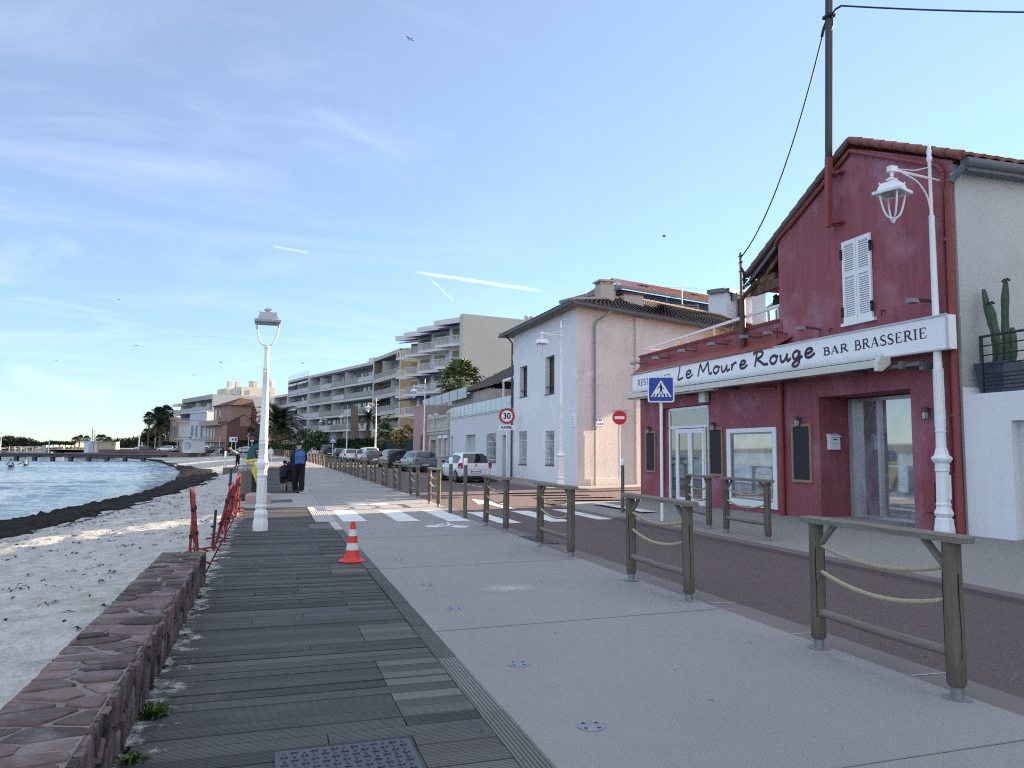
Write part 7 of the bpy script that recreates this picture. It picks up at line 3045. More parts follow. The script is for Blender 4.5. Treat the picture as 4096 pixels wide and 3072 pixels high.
rail_near = make_rail('weathered wooden rail with two sagging ropes, nearest the camera at right')
rail_near.location = (4.225, 3.83, 0)
RL = [(4.22, 7.05, 'second rope rail from the camera, right of the bicycle marking'), (4.25, 10.37, 'third rope rail from the camera, beside the drain grating'), (4.30, 13.75, 'fourth rope rail, between the crosswalk and the two grey bollards')]
for x, y, lb in RL:
    c = copy_tree(rail_near)
    c.rotation_euler = (rad(random.gauss(0, .3)), rad(random.gauss(0, .8)), rad(random.gauss(0, .8)))
    c.location = (x, y, 0)
    c['label'] = lb
for x, y, rz, lb in ((8.05, 12.50, 0, 'rope rail on the pavement in front of the white framed window'), (8.05, 15.35, .0, 'rope rail on the pavement in front of the white glass door')):
    c = copy_tree(rail_near)
    c.location = (x - .1, y - .35, .06)
    c['label'] = lb
    c['group'] = 'rope rails on the restaurant pavement'
pa, pb = gnd(3073, 2162, .06), gnd(2901, 2129, .06)
qa, qb = gnd(2837, 2115, .06), gnd(2703, 2075, .06)
ch = [o for o in COL.objects if o.name.startswith('rope_rail') and o.get('group') == 'rope rails on the restaurant pavement']
for o, (u, v) in zip(ch, ((pa, pb), (qa, qb))):
    o.location = (u.x, u.y, .055)
    o.rotation_euler = (0, 0, atan2(-(v.x - u.x), v.y - u.y))
rail_far = make_rail('wooden rope rail', False)
ORD = ['fifth', 'sixth', 'seventh', 'eighth', 'ninth', 'tenth', 'eleventh', 'twelfth', 'thirteenth', 'fourteenth', 'fifteenth', 'sixteenth', 'seventeenth', 'eighteenth', 'nineteenth', 'twentieth', 'twenty-first', 'twenty-second', 'twenty-third', 'twenty-fourth']
for k in range(34):
    y = 20.35 + 3.43 * k
    o = rail_far if k == 0 else copy_tree(rail_far)
    o.location = (4.43 + min(k, 1) * .07 + bend(y), y, rise(y))
    o.rotation_euler = (rad(random.gauss(0, .4)), rad(random.gauss(0, .9)), atan2(-(bend(y + 1) - bend(y)), 1) + rad(random.gauss(0, .9)))
    if k < 20:
        o['label'] = 'wooden rope rail, %s from the camera along the road%s' % (ORD[k], ', sunlit' if k < 2 else ', in shade')
    else:
        o['label'] = 'tiny wooden rope rail at the far left bend of the promenade'

# bollards
def bollard(p, label, h=1.33):
    t = thing('bollard', label, 'bollard', p, 0, 'slim grey bollards with white tops')
    mb = MB()
    mb.lathe([(.048, 0), (.046, h - .16)], 14)
    mb.build('tube', mat('bollard_grey', (.105, .10, .088), .5, .1, 4), t)
    mb = MB()
    mb.lathe([(.047, h - .16), (.050, h - .155), (.050, h - .12), (.045, h - .115), (.045, h - .1), (.050, h - .095), (.050, h - .015), (.04, h), (0, h + .005)], 14)
    mb.build('white_cap', SIGN_WHITE, t)


bollard((4.25, 18.15, 0), 'slim grey bollard with white top on the promenade edge, the farther of the pair', 1.36)
bollard((4.27, 16.77, 0), 'slim grey bollard with white top on the promenade edge, the nearer of the pair', 1.36)
bollard((8.41, 17.14, .03), 'slim grey bollard with white top at the crossing below the no entry sign', 1.33)


# ---------------------------------------------------------------- road signs
def signpost(t, h, r=.03, m=SIGN_WHITE):
    mb = MB()
    mb.tube([(0, 0, 0), (0, 0, h)], r, 10)
    mb.build('post', m, t)


def rounded(w, h, r, n=4):
    P = []
    for cx, cy, a0 in ((w - r, h - r, 0), (-w + r, h - r, 90), (-w + r, -h + r, 180), (w - r, -h + r, 270)):
        P += [(cx + r * cos(rad(a0 + 90 * k / n)), cy + r * sin(rad(a0 + 90 * k / n))) for k in range(n + 1)]
    return P


def crossing_sign(p, label, rz, z=2.87, w=.285, h=2.62, group=None):
    t = thing('crossing_sign', label, 'road sign', p, rz, group)
    signpost(t, h + .2, .034)
    mb = MB()
    P = rounded(w, w, .05)
    mb.prism([(x, z + y) for x, y in P], -.06, -.035)
    mb.build('plate', SIGN_WHITE, t)
    mb = MB()
    mb.prism([(x, z + y) for x, y in rounded(w - .028, w - .028, .035)], -.0625, -.059)
    pl = mb.build('blue_field', SIGN_BLUE, t)
    mb = MB()
    k = w / .285
    mb.prism([(-.225 * k, z - .165 * k), (.225 * k, z - .165 * k), (0, z + .205 * k)], -.0645, -.062)
    mb.build('white_triangle', SIGN_WHITE, t)
    mb = MB()

    def poly(pts):
        mb.prism([(a * k, z + b * k) for a, b in pts], -.0665, -.064)
    poly([(.02 * cos(a) - .004, .115 + .022 * sin(a)) for a in [2 * pi * q / 10 for q in range(10)]])
    poly([(-.02, .088), (.022, .088), (.03, .02), (.02, -.03), (-.016, -.03), (-.026, .03)])
    poly([(-.016, -.03), (.006, -.03), (-.03, -.09), (-.062, -.135), (-.075, -.122), (-.04, -.08)])
    poly([(.002, -.03), (.022, -.03), (.045, -.085), (.085, -.13), (.07, -.142), (.024, -.09)])
    poly([(-.02, .085), (-.026, .06), (-.06, .03), (-.062, -.005), (-.075, -.005), (-.074, .04)])
    poly([(.02, .085), (.028, .06), (.05, .025), (.075, .015), (.07, .003), (.04, .01)])
    for q in (-.17, -.09, .0, .085, .16):
        if abs(q) > .001:
            d_ = -q * .22
            poly([(q - .02, -.16), (q + .018, -.16), (q + .014 + d_, -.095), (q - .012 + d_, -.095)])
        else:
            poly([(-.018, -.16), (.018, -.16), (.012, -.10), (-.012, -.10)])
    mb.build('walker_symbol', BLACK, t, smooth=False)
    return t


crossing_sign((8.14, 14.67, .04), 'blue square pedestrian crossing sign on a white post before the restaurant', rad(-29))
p = gnd(1331, 1830)
p = dep(1331, 1790, 92)
crossing_sign((p.x, p.y, .1), 'small distant blue pedestrian crossing sign above the parked cars', rad(-6), 2.55, .37, 2.3)


def disc_on(mb, r, z, y0, y1, n=28):
    mb.prism([(r * cos(2 * pi * k / n), z + r * sin(2 * pi * k / n)) for k in range(n)], y0, y1)


t = thing('speed_limit_sign', 'round 30 speed limit sign with a rappel plate on a white post', 'road sign', (11.48, 36.67, .19), rad(-17))
t.scale = (.945, .945, .945)
signpost(t, 3.3, .035)
mb = MB()
disc_on(mb, .43, 3.28, -.07, -.04)
mb.build('red_ring', SIGN_RED, t)
mb = MB()
disc_on(mb, .305, 3.28, -.0735, -.069)
mb.build('white_disc', SIGN_WHITE, t)
text_mesh('30', .44, 'digits', BLACK, t, (0, -.078, 3.275), UP, .003, sx=.95, bold=.012)
mb = MB()
mb.prism([(x, 2.66 + y) for x, y in rounded(.46, .13, .04)], -.07, -.045)
mb.build('plate', SIGN_WHITE, t)
text_mesh('RAPPEL', .185, 'lettering', BLACK, t, (0, -.074, 2.66), UP, .002, bold=.006)
t = thing('no_entry_sign', 'round red no entry sign on a thin pole in front of the side street wall', 'road sign', (14.1, 29.0, .05), rad(-25))
signpost(t, 3.1, .03)
mb = MB()
disc_on(mb, .30, 2.92, -.06, -.04)
mb.build('red_disc', SIGN_RED, t)
mb = MB()
mb.box(-.205, .205, -.064, -.0595, 2.86, 2.98)
mb.build('white_bar', SIGN_WHITE, t)
mb = MB()
mb.prism([(-.33, 3.26), (.42, 3.30), (.08, 2.62)], -.01, .01)
mb.build('triangle_sign_back', mat('sign_back', (.42, .44, .46), .5), t)
p = dep(1007, 1795, 165)
t = thing('no_parking_sign', 'small round blue and red no parking sign before the brown gable', 'road sign', (p.x, p.y, .4), rad(0))
signpost(t, 3.6, .05)
mb = MB()
disc_on(mb, .42, 3.4, -.1, -.06)
mb.build('red_ring', SIGN_RED, t)
mb = MB()
disc_on(mb, .31, 3.4, -.105, -.099)
mb.build('blue_field', SIGN_BLUE, t)
mb = MB()
mb.bar((-.22, -.11, 3.18), (.22, -.11, 3.62), .02, .09)
mb.bar((-.22, -.112, 3.62), (.22, -.112, 3.18), .02, .09)
mb.build('red_bars', SIGN_RED, t)
mb = MB()
mb.box(-.4, .4, -.1, -.06, 2.6, 2.85)
mb.build('plate', SIGN_WHITE, t)
p = dep(931, 1800, 170)
t = thing('information_panel', 'square white and blue panel on two posts before the brown wall', 'sign', (p.x, p.y, .4), 0)
mb = MB()
mb.tube([(-.25, 0, -.8), (-.25, 0, 3.4)], .07, 6)
mb.tube([(.6, 0, -.8), (.6, 0, 3.4)], .07, 6)
mb.build('post', SIGN_WHITE, t)
mb = MB()
mb.box(-.8, .9, -.12, -.05, 2.5, 3.6)
mb.build('panel', SIGN_WHITE, t)
mb = MB()
mb.box(-.3, .1, -.13, -.119, 2.8, 3.3)
mb.box(.35, .75, -.13, -.119, 2.7, 3.4)
mb.build('symbols', SIGN_BLUE, t)

# ---------------------------------------------------------------- red and white traffic cone
t = thing('traffic_cone', 'red traffic cone with two white bands on the edge of the boardwalk', 'traffic cone', (1.13, 10.72, 0))
CONE = mat('cone_red', (.62, .035, .022), .45, .06, 8)
REFL = mat('cone_band', (.58, .58, .58), .3, .12, 14)


def cr(z):
    return .105 - (z - .04) / .5 * .075


mb = MB()
mb.lathe([(.175, .0), (.185, .012), (.17, .025), (.128, .03), (.118, .045), (cr(.05), .06), (cr(.16), .16)], 24)
mb.build('base', CONE, t)
for a, b, m, nm in ((.16, .255, REFL, 'band'), (.255, .35, CONE, 'cone_section'), (.35, .44, REFL, 'band'), (.44, .545, CONE, 'tip')):
    mb = MB()
    e = .002 if m is REFL else 0
    mb.lathe([(cr(a) + e, a), (cr(b) + e, b), (cr(b) * .7, b)], 24)
    mb.build(nm, m, t)

# ---------------------------------------------------------------- floor sockets, covers, gratings
def socket(x, y, label):
    t = thing('floor_socket', label, 'floor cover', (x, y, 0), 0, 'round metal sockets in the promenade')
    mb = MB()
    mb.lathe([(.078, 0), (.078, .004), (.07, .0055)], 20)
    mb.lathe([(.083, 0), (.083, .0025)], 20)
    mb.build('lid', STEEL, t)
    mb = MB()
    for k in range(4):
        a = k * pi / 2 + .6
        mb.lathe([(.012, .005), (.012, .0065)], 8, (.053 * cos(a), .053 * sin(a), 0))
    mb.build('hole', BLACK, t)
    return t


s0 = socket(1.78, 4.04, 'round metal socket cover nearest the camera in the promenade')
for y, lb in ((5.33, 'second round socket cover from the camera'), (7.33, 'third round socket cover from the camera'), (8.69, 'fourth round socket cover from the camera'), (10.72, 'fifth round socket cover, level with the cone'), (12.05, 'sixth round socket cover from the camera'), (14.08, 'seventh round socket cover from the camera'), (15.39, 'eighth round socket cover, just before the crosswalk')):
    c = copy_tree(s0)
    c.location = (1.775, y, 0)
    c['label'] = lb
t = thing('manhole_cover', 'rectangular cast iron cover with raised pattern set in the boardwalk', 'manhole cover', (.42, 3.72, 0))
mb = MB()
mb.box(-.33, .33, -.42, .42, -.03, .006)
mb.build('plate', mat('cast_iron', (.085, .085, .095), .45, .2, 9, metal=.5), t)
mb = MB()
r_ = random.Random(2)
for i in range(13):
    for j in range(17):
        x, y = -.30 + i * .05, -.39 + j * .049
        if (i + j) % 2:
            mb.box(x - .018, x + .018, y - .006, y + .006, .006, .012)
            if r_.random() < .6:
                mb.box(x - .006, x + .004, y - .018, y + .018, .006, .0118)
        else:
            mb.box(x - .006, x + .006, y - .02, y + .02, .006, .012)
for a in ((-.34, .34, .42, .435), (-.345, -.33, -.42, .42), (.33, .345, -.42, .42)):
    mb.box(a[0], a[1], a[2], a[3], -.03, .004)
mb.build('raised_pattern', mat('cast_iron', (.05, .05, .06)), t, smooth=False)


def grating(x0, x1, y0, y1, z, n, label, along='y'):
    t = thing('drain_grating', label, 'drain', ((x0 + x1) / 2, (y0 + y1) / 2, z), 0, 'iron drain gratings')
    w, h = (x1 - x0) / 2, (y1 - y0) / 2
    mb = MB()
    mb.box(-w, w, -h, h, -.02, .001)
    mb.build('pit', BLACK, t)
    mb = MB()
    for k in range(n):
        u = -1 + 2 * (k + .5) / n
        if along == 'y':
            mb.box(u * w - w / n * .5, u * w + w / n * .5, -h, h, .001, .006)
        else:
            mb.box(-w, w, u * h - h / n * .5, u * h + h / n * .5, .001, .006)
    mb.build('bars', mat('cast_iron', (.05, .05, .06)), t, smooth=False)


grating(-.02, .68, 22.85, 24.0, 0, 12, 'pale drain grating across the sunlit boardwalk crossing beside the stone planter')
grating(-.34, .22, 20.2, 20.8, .002, 7, 'small drain grating in the boards just before the stone planter')
grating(4.36, 4.68, 11.95, 12.55, -.006, 8, 'drain grating in the gutter beneath the third rope rail', 'x')
grating(4.36, 4.68, 12.6, 13.15, -.005, 8, 'solid drain lid in the gutter behind the third rope rail', 'x')

# ---------------------------------------------------------------- red crowd barriers pushed into the sand
BAR = mat('barrier_red', (.20, .010, .009), .4, .2, 6, stain=(.25, .13, .11), st=.3, ss=5)


def barrier(p, rz, tilt, label, h=1.0, w=1.5):
    t = thing('crowd_barrier', label, 'barrier', p, rz, 'red crowd barriers in the sand')
    t.rotation_euler = (rad(tilt), 0, rz)
    mb = MB()
    mb.tube([(-w / 2, 0, -.1), (-w / 2, 0, h - .08), (-w / 2 + .03, 0, h - .02), (-w / 2 + .1, 0, h), (w / 2 - .1, 0, h), (w / 2 - .03, 0, h - .02), (w / 2, 0, h - .08), (w / 2, 0, -.1)], .017, 8)
    mb.tube([(-w / 2, 0, .16), (w / 2, 0, .16)], .018, 8)
    mb.tube([(-w / 2, 0, .58), (w / 2, 0, .58)], .016, 8)
    mb.build('frame', BAR, t)
    mb = MB()
    for k in range(1, 6):
        x = -w / 2 + w * k / 6
        mb.tube([(x, 0, .16), (x, 0, h)], .006, 5)
    mb.build('bars', BAR, t)
    for x in (-w / 2 + .05, w / 2 - .05):
        mb = MB()
        mb.tube([(x, -.2, 0), (x, 0, .08), (x, .2, 0)], .016, 6)
        mb.build('foot', BAR, t)
    for z in (.45, .8):
        mb = MB()
        mb.box(-w / 2 - .03, -w / 2 + .03, -.025, .025, z - .025, z + .025)
        mb.build('hook', BLACK, t)


for x, y, rz, tl, lb in ((-1.03, 11.5, rad(95), 2, 'red crowd barrier directly behind the end of the stone wall'), (-.96, 11.9, rad(97), -6, 'second red barrier leaning beside the stone wall end'),
                         (-.80, 13.4, rad(91), 12, 'red barrier tilted outward beside the bare boards'), (-.74, 14.2, rad(94), 8, 'red barrier with raised end, nearer the lamp post'),
                         (-.78, 17.6, rad(90), 8, 'red barrier in the middle of the line beside the lamp post'), (-.72, 18.6, rad(93), 4, 'red barrier just before the wooden light posts'), (-.66, 20.2, rad(92), -5, 'sunlit red barrier at the end of the line'),
                         ):
    barrier((x, y, -.06), rz, tl, lb)
for x, y, h, lb in ((-1.02, 21.8, 1.05, 'dark slanted steel stake beside the red barriers'), (-.82, 12.9, .62, 'short rusty stake standing at the edge of the boards')):
    mb = MB()
    mb.tube([(0, 0, -.1), (.03, 0, h)], .022 if h < 1 else .035, 8)
    mb.tube([(.0, 0, h * .55), (.0, 0, h * .6)], .04, 8)
    o = mb.build('stake', DARK_METAL)
    o.location = (x, y, -.05)
    tag(o, lb, 'stake')
# light posts, planter blocks
TIMB = mat('bollard_wood', (.150, .125, .105), .8, .2, 6, stretch=(6, 6, .7), bump=.4, bs=14)
for x, y, lb in ((-.76, 23.7, 'round wooden light post with metal collar, the nearer one at the sand'), (-.64, 24.5, 'round wooden light post with metal collar beside the waste bin')):
    t = thing('light_post', lb, 'light post', (x, y, 0), 0, 'wooden light posts')
    mb = MB()
    mb.lathe([(.125, 0), (.125, .84)], 16)
    mb.build('post', TIMB, t)
    mb = MB()
    mb.lathe([(.13, 0), (.13, .2)], 16)
    mb.build('shoe', DARK_METAL, t)
    mb = MB()
    mb.lathe([(.10, .84), (.125, .88), (.12, 1.0), (.135, 1.02), (.135, 1.06), (.0, 1.08)], 16)
    mb.build('lamp_head', mat('collar_steel', (.45, .46, .47), .25, .1, metal=.8), t)
t = thing('stone_block', 'low pinkish stone block at the foot of the lamp post', 'stone block', (-.28, 22.6, 0))
mb = MB()
mb.bev(-.34, .36, -.28, .28, -.05, .26, .03)
mb.build('block', mat('pink_granite', (.36, .27, .25), .8, .1, 5, fine=.15, fs=60), t)
mb = MB()
mb.bev(-.26, .28, -.2, .2, .26, .285, .01)
mb.build('top_slab', mat('pink_granite', (.36, .27, .25)), t)

# waste bin: teal hood, yellow rim and sack
t = thing('waste_bin', 'waste bin with a teal hood, yellow rim and hanging yellow sack', 'waste bin', (-.38, 25.6, 0))
t.scale = (.86, 1, 1)
mb = MB()
mb.box(-.34, .34, -.34, .34, 0, 1.0)
mb.build('body', mat('bin_dark', (.022, .028, .028), .6, .2, 4), t)
mb = MB()
pts = [(-.36, 1.16)] + [(-.36 * cos(pi * k / 12), 1.38 + .30 * sin(pi * k / 12)) for k in range(13)] + [(.36, 1.16)]
mb.prism(pts, -.34, .34)
mb.build('hood', mat('teal', (.012, .085, .115), .45, .08, 3), t)
mb = MB()
mb.prism([(.0, 1.22), (.2, 1.24), (.22, 1.4), (.2, 1.56), (-.1, 1.54), (-.12, 1.34)], -.345, -.339)
mb.build('label_patch', BLACK, t)
mb = MB()
for k, (w, z) in enumerate(((.22, 1.46), (.17, 1.38), (.13, 1.30))):
    mb.box(.05 - w / 2, .05 + w / 2, -.348, -.3445, z - .02, z + .02)
mb.build('label_lettering', mat('label_gold', (.42, .34, .14), .6), t)
YEL = mat('bin_yellow', (.70, .52, .035), .5, .08, 3)
mb = MB()
mb.tube([(-.40, -.38, 1.12), (-.1, -.42, 1.17), (.38, -.40, 1.18)], .045, 8)
mb.tube([(-.40, -.38, 1.12), (-.40, .36, 1.12)], .045, 8)
mb.prism([(-.30, .86), (.36, .86), (.36, 1.02), (-.1, 1.02)], -.40, -.35)
mb.build('yellow_rim', YEL, t)
text_mesh('TRI', .1, 'rim_lettering', BLACK, t, (.2, -.402, .96), UP, .001)
mb = MB()
r_ = random.Random(8)
v = []
for j in range(9):
    z = .9 - j * .10
    w0 = -.22 + j * .048
    for i in range(9):
        x = w0 + (.32 - w0) * i / 8
        v.append((x, -.42 - .05 * sin(i * 1.9 + j * .5) - .03 * j / 8, z))
mb.add(v, [(j * 9 + i, j * 9 + i + 1, j * 9 + i + 10, j * 9 + i + 9) for j in range(8) for i in range(8)])
mb.build('yellow_sack', mat('sack_yellow', (.66, .55, .16), .45, .06, 3, spec=.5), t)
# sand platform with rails where the person leans
t = thing('viewing_platform', 'small wooden platform with thin handrails over the beach', 'platform', (-2.9, 57, 0))
mb = MB()
mb.box(-.2, 1.9, -1, 1, -.5, .16)
mb.build('deck', TIMB, t)
mb = MB()
for y in (-.95, .95):
    mb.tube([(-.1, y, -1.2), (-.1, y, 1.3)], .035, 6)
mb.tube([(-.1, -.95, 1.25), (-.1, .95, 1.25)], .03, 6)
mb.build('handrail', WHITE_METAL, t)

# weeds at the foot of the stone wall
def weed(p, n, r, seed, label):
    q = random.Random(seed)
    mb = MB()
    for k in range(n):
        a = q.uniform(0, 2 * pi)
        l = r * q.uniform(.4, 1)
        e = q.uniform(.2, 1.3)
        o = Vector((q.gauss(0, r * .3), q.gauss(0, r * .3), 0))
        d = Vector((cos(a) * cos(e), sin(a) * cos(e), sin(e))) * l
        s_ = d.cross(Vector((0, 0, 1))).normalized() * l * .16
        mb.add([o, o + d * .5 + s_, o + d - Vector((0, 0, l * .2)), o + d * .5 - s_], [(0, 1, 2, 3)])
    o = mb.build('weed', leafm('weed_green', (.075, .115, .028)), smooth=False)
    o.location = p
    tag(o, label, 'plant')


weed((-.60, 4.94, 0), 150, .10, 1, 'green weed tuft growing between stone wall and boards, the farther one')
weed((-.60, 4.25, 0), 90, .075, 2, 'small green weed tuft at the wall foot nearest the bottom edge')
weed((10.75, 8.4, .32), 40, .10, 3, 'tiny weed at the foot of the white house wall at right')
# ---------------------------------------------------------------- parked cars
TYRE = mat('tyre', (.014, .014, .015), .85, .1, 20)
RIMM = mat('rim_silver', (.34, .35, .36), .35, .05, metal=.8)
TAIL = mat('tail_lamp', (.34, .012, .016), .2, .1, 9)
PLASTIC = mat('car_plastic', (.022, .022, .024), .6, .1)
CARGLASS = mat('car_glass', (.010, .012, .015), .05, 0, spec=.8)


def paint(name, col):
    return mat('paint_' + name, col, .32, .03, 2, coat=.7, spec=.5)


# y, lower half width, belt half width, roof half width, bottom z, belt z, top z   (fractions of W/2 and H; y as fraction of L)
BODY = {
    'hatch': [(.0, .84, .88, .60, .30, .50, .56), (.012, .93, .96, .66, .20, .58, .66), (.045, .97, .985, .70, .16, .615, .765), (.11, .985, .99, .73, .15, .605, .93), (.22, 1, 1, .755, .145, .595, .975), (.40, 1, 1, .77, .14, .585, 1.0),
              (.56, 1, 1, .755, .14, .59, .955), (.70, 1, .985, .72, .145, .60, .65), (.80, .99, .97, .70, .15, .575, .615), (.92, .95, .93, .66, .17, .50, .535), (.985, .86, .84, .58, .20, .40, .44), (1, .76, .74, .5, .24, .34, .38)],
    'suv': [(.0, .86, .90, .62, .34, .54, .60), (.012, .94, .97, .68, .24, .60, .68), (.04, .98, .99, .74, .19, .64, .82), (.085, .99, 1, .77, .18, .65, .96), (.22, 1, 1, .79, .17, .65, 1.0), (.46, 1, 1, .79, .17, .64, 1.0),
            (.60, 1, 1, .775, .17, .635, .95), (.72, 1, .99, .74, .17, .63, .67), (.82, .99, .97, .72, .18, .60, .64), (.94, .95, .94, .68, .20, .53, .57), (.99, .87, .85, .6, .24, .42, .46), (1, .8, .78, .54, .28, .36, .40)],
    'van': [(.0, .90, .92, .80, .22, .52, .62), (.006, .96, .97, .82, .16, .54, .86), (.03, .985, .99, .84, .14, .55, .97), (.08, 1, 1, .85, .13, .55, 1.0), (.3, 1, 1, .85, .13, .55, 1.0), (.55, 1, 1, .85, .13, .55, .99),
            (.68, 1, 1, .82, .13, .54, .94), (.82, 1, .98, .76, .14, .53, .60), (.90, .98, .95, .72, .15, .48, .53), (.97, .92, .9, .66, .17, .42, .46), (.995, .85, .82, .58, .2, .34, .38), (1, .78, .76, .52, .24, .30, .34)],
}


def make_car(label, paintm, kind='hatch', L=3.9, Wd=1.68, Hh=1.5, plate=None, simple=False, name='parked_car', group='cars parked along the road', badge=None):
    t = thing(name, label, 'car', (0, 0, 0), 0, group)
    st = BODY[kind]
    mb = MB()
    K = 14

    def ringpts(s):
        y, wl, wb, wr, zb, zm, zt = s
        y *= L
        a, b, c = wl * Wd / 2, wb * Wd / 2, wr * Wd / 2
        zb *= Hh
        zm *= Hh
        zt *= Hh
        half = [(a * .86, zb), (a * .97, zb + .04), (a, zb + (zm - zb) * .35), (b, zb + (zm - zb) * .72), (b * .975, zm), (c + (b - c) * .10, zm + (zt - zm) * .82), (c * .86, zt - (zt - zm) * .03)]
        return [(x, y, z) for x, z in half] + [(-x, y, z) for x, z in reversed(half)]
    R = [ringpts(s) for s in st]
    vs = [p for r in R for p in r]
    fs = []
    for i in range(len(R) - 1):
        for k in range(K):
            l = (k + 1) % K
            fs.append((i * K + k, i * K + l, (i + 1) * K + l, (i + 1) * K + k))
    fs.append(tuple(range(K)))
    fs.append(tuple(reversed([(len(R) - 1) * K + k for k in range(K)])))
    mb.add(vs, fs)
    o = mb.build('body', paintm, t, angle=50, fix=True)
    md = o.modifiers.new('round', 'SUBSURF')
    md.levels = 1
    md.render_levels = 2
    wy = (L * .175, L * .815)
    wr = Hh * (.205 if kind != 'suv' else .22)

    def offset(p, n, e=.012):
        return Vector(p) + Vector(n) * e
    # glazing: patches lifted off the body
    gl = MB()

    def strip(i0, i1, k0, k1, sgn, inset_=(.12, .12), e=.012):
        """side glass between stations i0..i1 from belt (4) to shoulder (5)"""
        lo, hi = [], []
        for i in range(i0, i1 + 1):
            a, b = Vector(R[i][4]), Vector(R[i][5])
            lo.append(a.lerp(b, k0))
            hi.append(a.lerp(b, k1))
        pts = []
        for seq in (lo, hi):
            for p in seq:
                pts.append((sgn * (p.x + e), p.y, p.z))
        n = len(lo)
        gl.add(pts, [(i, i + 1, n + i + 1, n + i) for i in range(n - 1)])
    for sg in (-1, 1):
        strip(3, 5, .10, .90, sg)
        strip(5, 6, .10, .88, sg)
        a, b, c = Vector(R[6][4]), Vector(R[6][5]), Vector(R[7][4])
        gl.add([(sg * (a.lerp(b, .1).x + .012), a.y, a.lerp(b, .1).z), (sg * (c.x * .985 + .004), c.y - .12, c.z + .05), (sg * (b.x + .004), b.y + .03, b.lerp(a, .14).z)], [(0, 1, 2)])
    side_glass = gl
    rg = MB()

    def rear(p0, p1, e):
        # rear screen between two heights on the tail
        N = 6
        rows = []
        for j in range(5):
            q = p0 + (p1 - p0) * j / 4
            z = q * Hh
            # find the tail y at this height along the top contour
            prof = [(s[0] * L, s[6] * Hh, s[3] * Wd / 2, s[2] * Wd / 2, s[5] * Hh) for s in st[:5]]
            for u, v in zip(prof, prof[1:]):
                if u[1] <= z <= v[1] or v is prof[-1]:
                    k = max(0, min(1, (z - u[1]) / max(1e-6, v[1] - u[1])))
                    y = u[0] + (v[0] - u[0]) * k
                    break
            w = Wd / 2 * (.80 - .17 * (j / 4)) * (1.0 if 0 < j < 4 else .95)
            rows.append([(w * (2 * i / N - 1), y - e + .05 * abs(2 * i / N - 1) ** 3, z) for i in range(N + 1)])
        v = [p for r in rows for p in r]
        rg.add(v, [(j * (N + 1) + i, j * (N + 1) + i + 1, (j + 1) * (N + 1) + i + 1, (j + 1) * (N + 1) + i) for j in range(4) for i in range(N)])
    lowz = {'hatch': .64, 'suv': .68, 'van': .60}[kind]
    rear(lowz, .93, .035)
    rgo = rg.build('rear_window', CARGLASS, t)
    gl.build('side_windows', CARGLASS, t)
    if not simple:
        ws = MB()
        a, b = R[6], R[7]
        ws.add([(-a[6][0] * .95, a[6][1] + .03, a[6][2] - .0), (a[6][0] * .95, a[6][1] + .03, a[6][2]), (b[5][0] * .95, b[5][1] - .06, b[6][2] + .03), (-b[5][0] * .95, b[5][1] - .06, b[6][2] + .03)], [(0, 1, 2, 3)])
        ws.build('windscreen', CARGLASS, t)
    for i, y in enumerate(wy):
        for sg in (-1, 1):
            mb = MB()
            x = sg * (Wd / 2 - .10)
            mb.lathe([(wr * .6, -.10), (wr * .96, -.10), (wr, -.07), (wr, .075), (wr * .96, .105), (wr * .62, .108)], 20, (x, y, wr), axis='x')
            w = mb.build('wheel', TYRE, t)
            mb = MB()
            mb.lathe([(wr * .63, sg * .09), (wr * .60, sg * .109), (wr * .5, sg * .10)], 20, (x, y, wr), axis='x', cap=False)
            for k in range(5):
                a = k * 2 * pi / 5 + .3
                mb.bar((x + sg * .104, y + .03 * cos(a), wr + .03 * sin(a)), (x + sg * .108, y + wr * .6 * cos(a), wr + wr * .6 * sin(a)), .02, .05)
            mb.lathe([(.05, sg * .08), (.045, sg * .112)], 10, (x, y, wr), axis='x')
            mb.build('rim', RIMM, w)
            mb = MB()
            mb.lathe([(wr * 1.16, sg * -.3), (wr * 1.16, sg * .085), (wr * .6, sg * .086)], 24, (x, y, wr + .01), axis='x')
            mb.build('wheel_arch', PLASTIC, t)
    if not simple:
        for sg in (-1, 1):
            mb = MB()
            y7 = L * .665
            mb.ball((sg * (Wd / 2 + .08), y7, Hh * .66), (.10, .05, .065), 8, 6)
            mb.bar((sg * (Wd / 2 - .06), y7 + .02, Hh * .63), (sg * (Wd / 2 + .05), y7, Hh * .65), .04, .03)
            mb.build('mirror', PLASTIC, t)
    for sg in (-1, 1):
        mb = MB()
        x = sg * Wd / 2
        if kind == 'suv':
            z0, z1, w = Hh * .52, Hh * .60, .34
        else:
            z0, z1, w = Hh * .45, Hh * .635, .19
        pts = [(x * .985, z0 + .02), (x * .985, z1 - .03), (x * .93, z1), (x - sg * w, z1 - .01), (x - sg * w * .9, z0)]
        v = [(a, .035 + .10 * (abs(a) / (Wd / 2)) ** 6, b) for a, b in pts] + [(a * (1.012 if abs(a) > Wd * .45 else 1), -.012 + .07 * (abs(a) / (Wd / 2)) ** 6, b) for a, b in pts]
        n = len(pts)
        v += [(x * 1.008, L * .055, z0 + .06), (x * 1.008, L * .055, z1 - .05)]
        mb.add(v, [tuple(range(n, 2 * n)), (n, 2 * n, 2 * n + 1, n + 1)] + [(i, (i + 1) % n, n + (i + 1) % n, n + i) for i in range(n)])
        l = mb.build('tail_lamp', TAIL, t)
        if not simple:
            mb = MB()
            mb.box(x * .94 - .03, x * .94 + .03, -.008, .04, z0 + .06, z0 + .11)
            mb.build('reversing_lamp', SIGN_WHITE, l)
    mb = MB()
    mb.box(-Wd * .40, Wd * .40, -.015, .25, Hh * .155, Hh * .215)
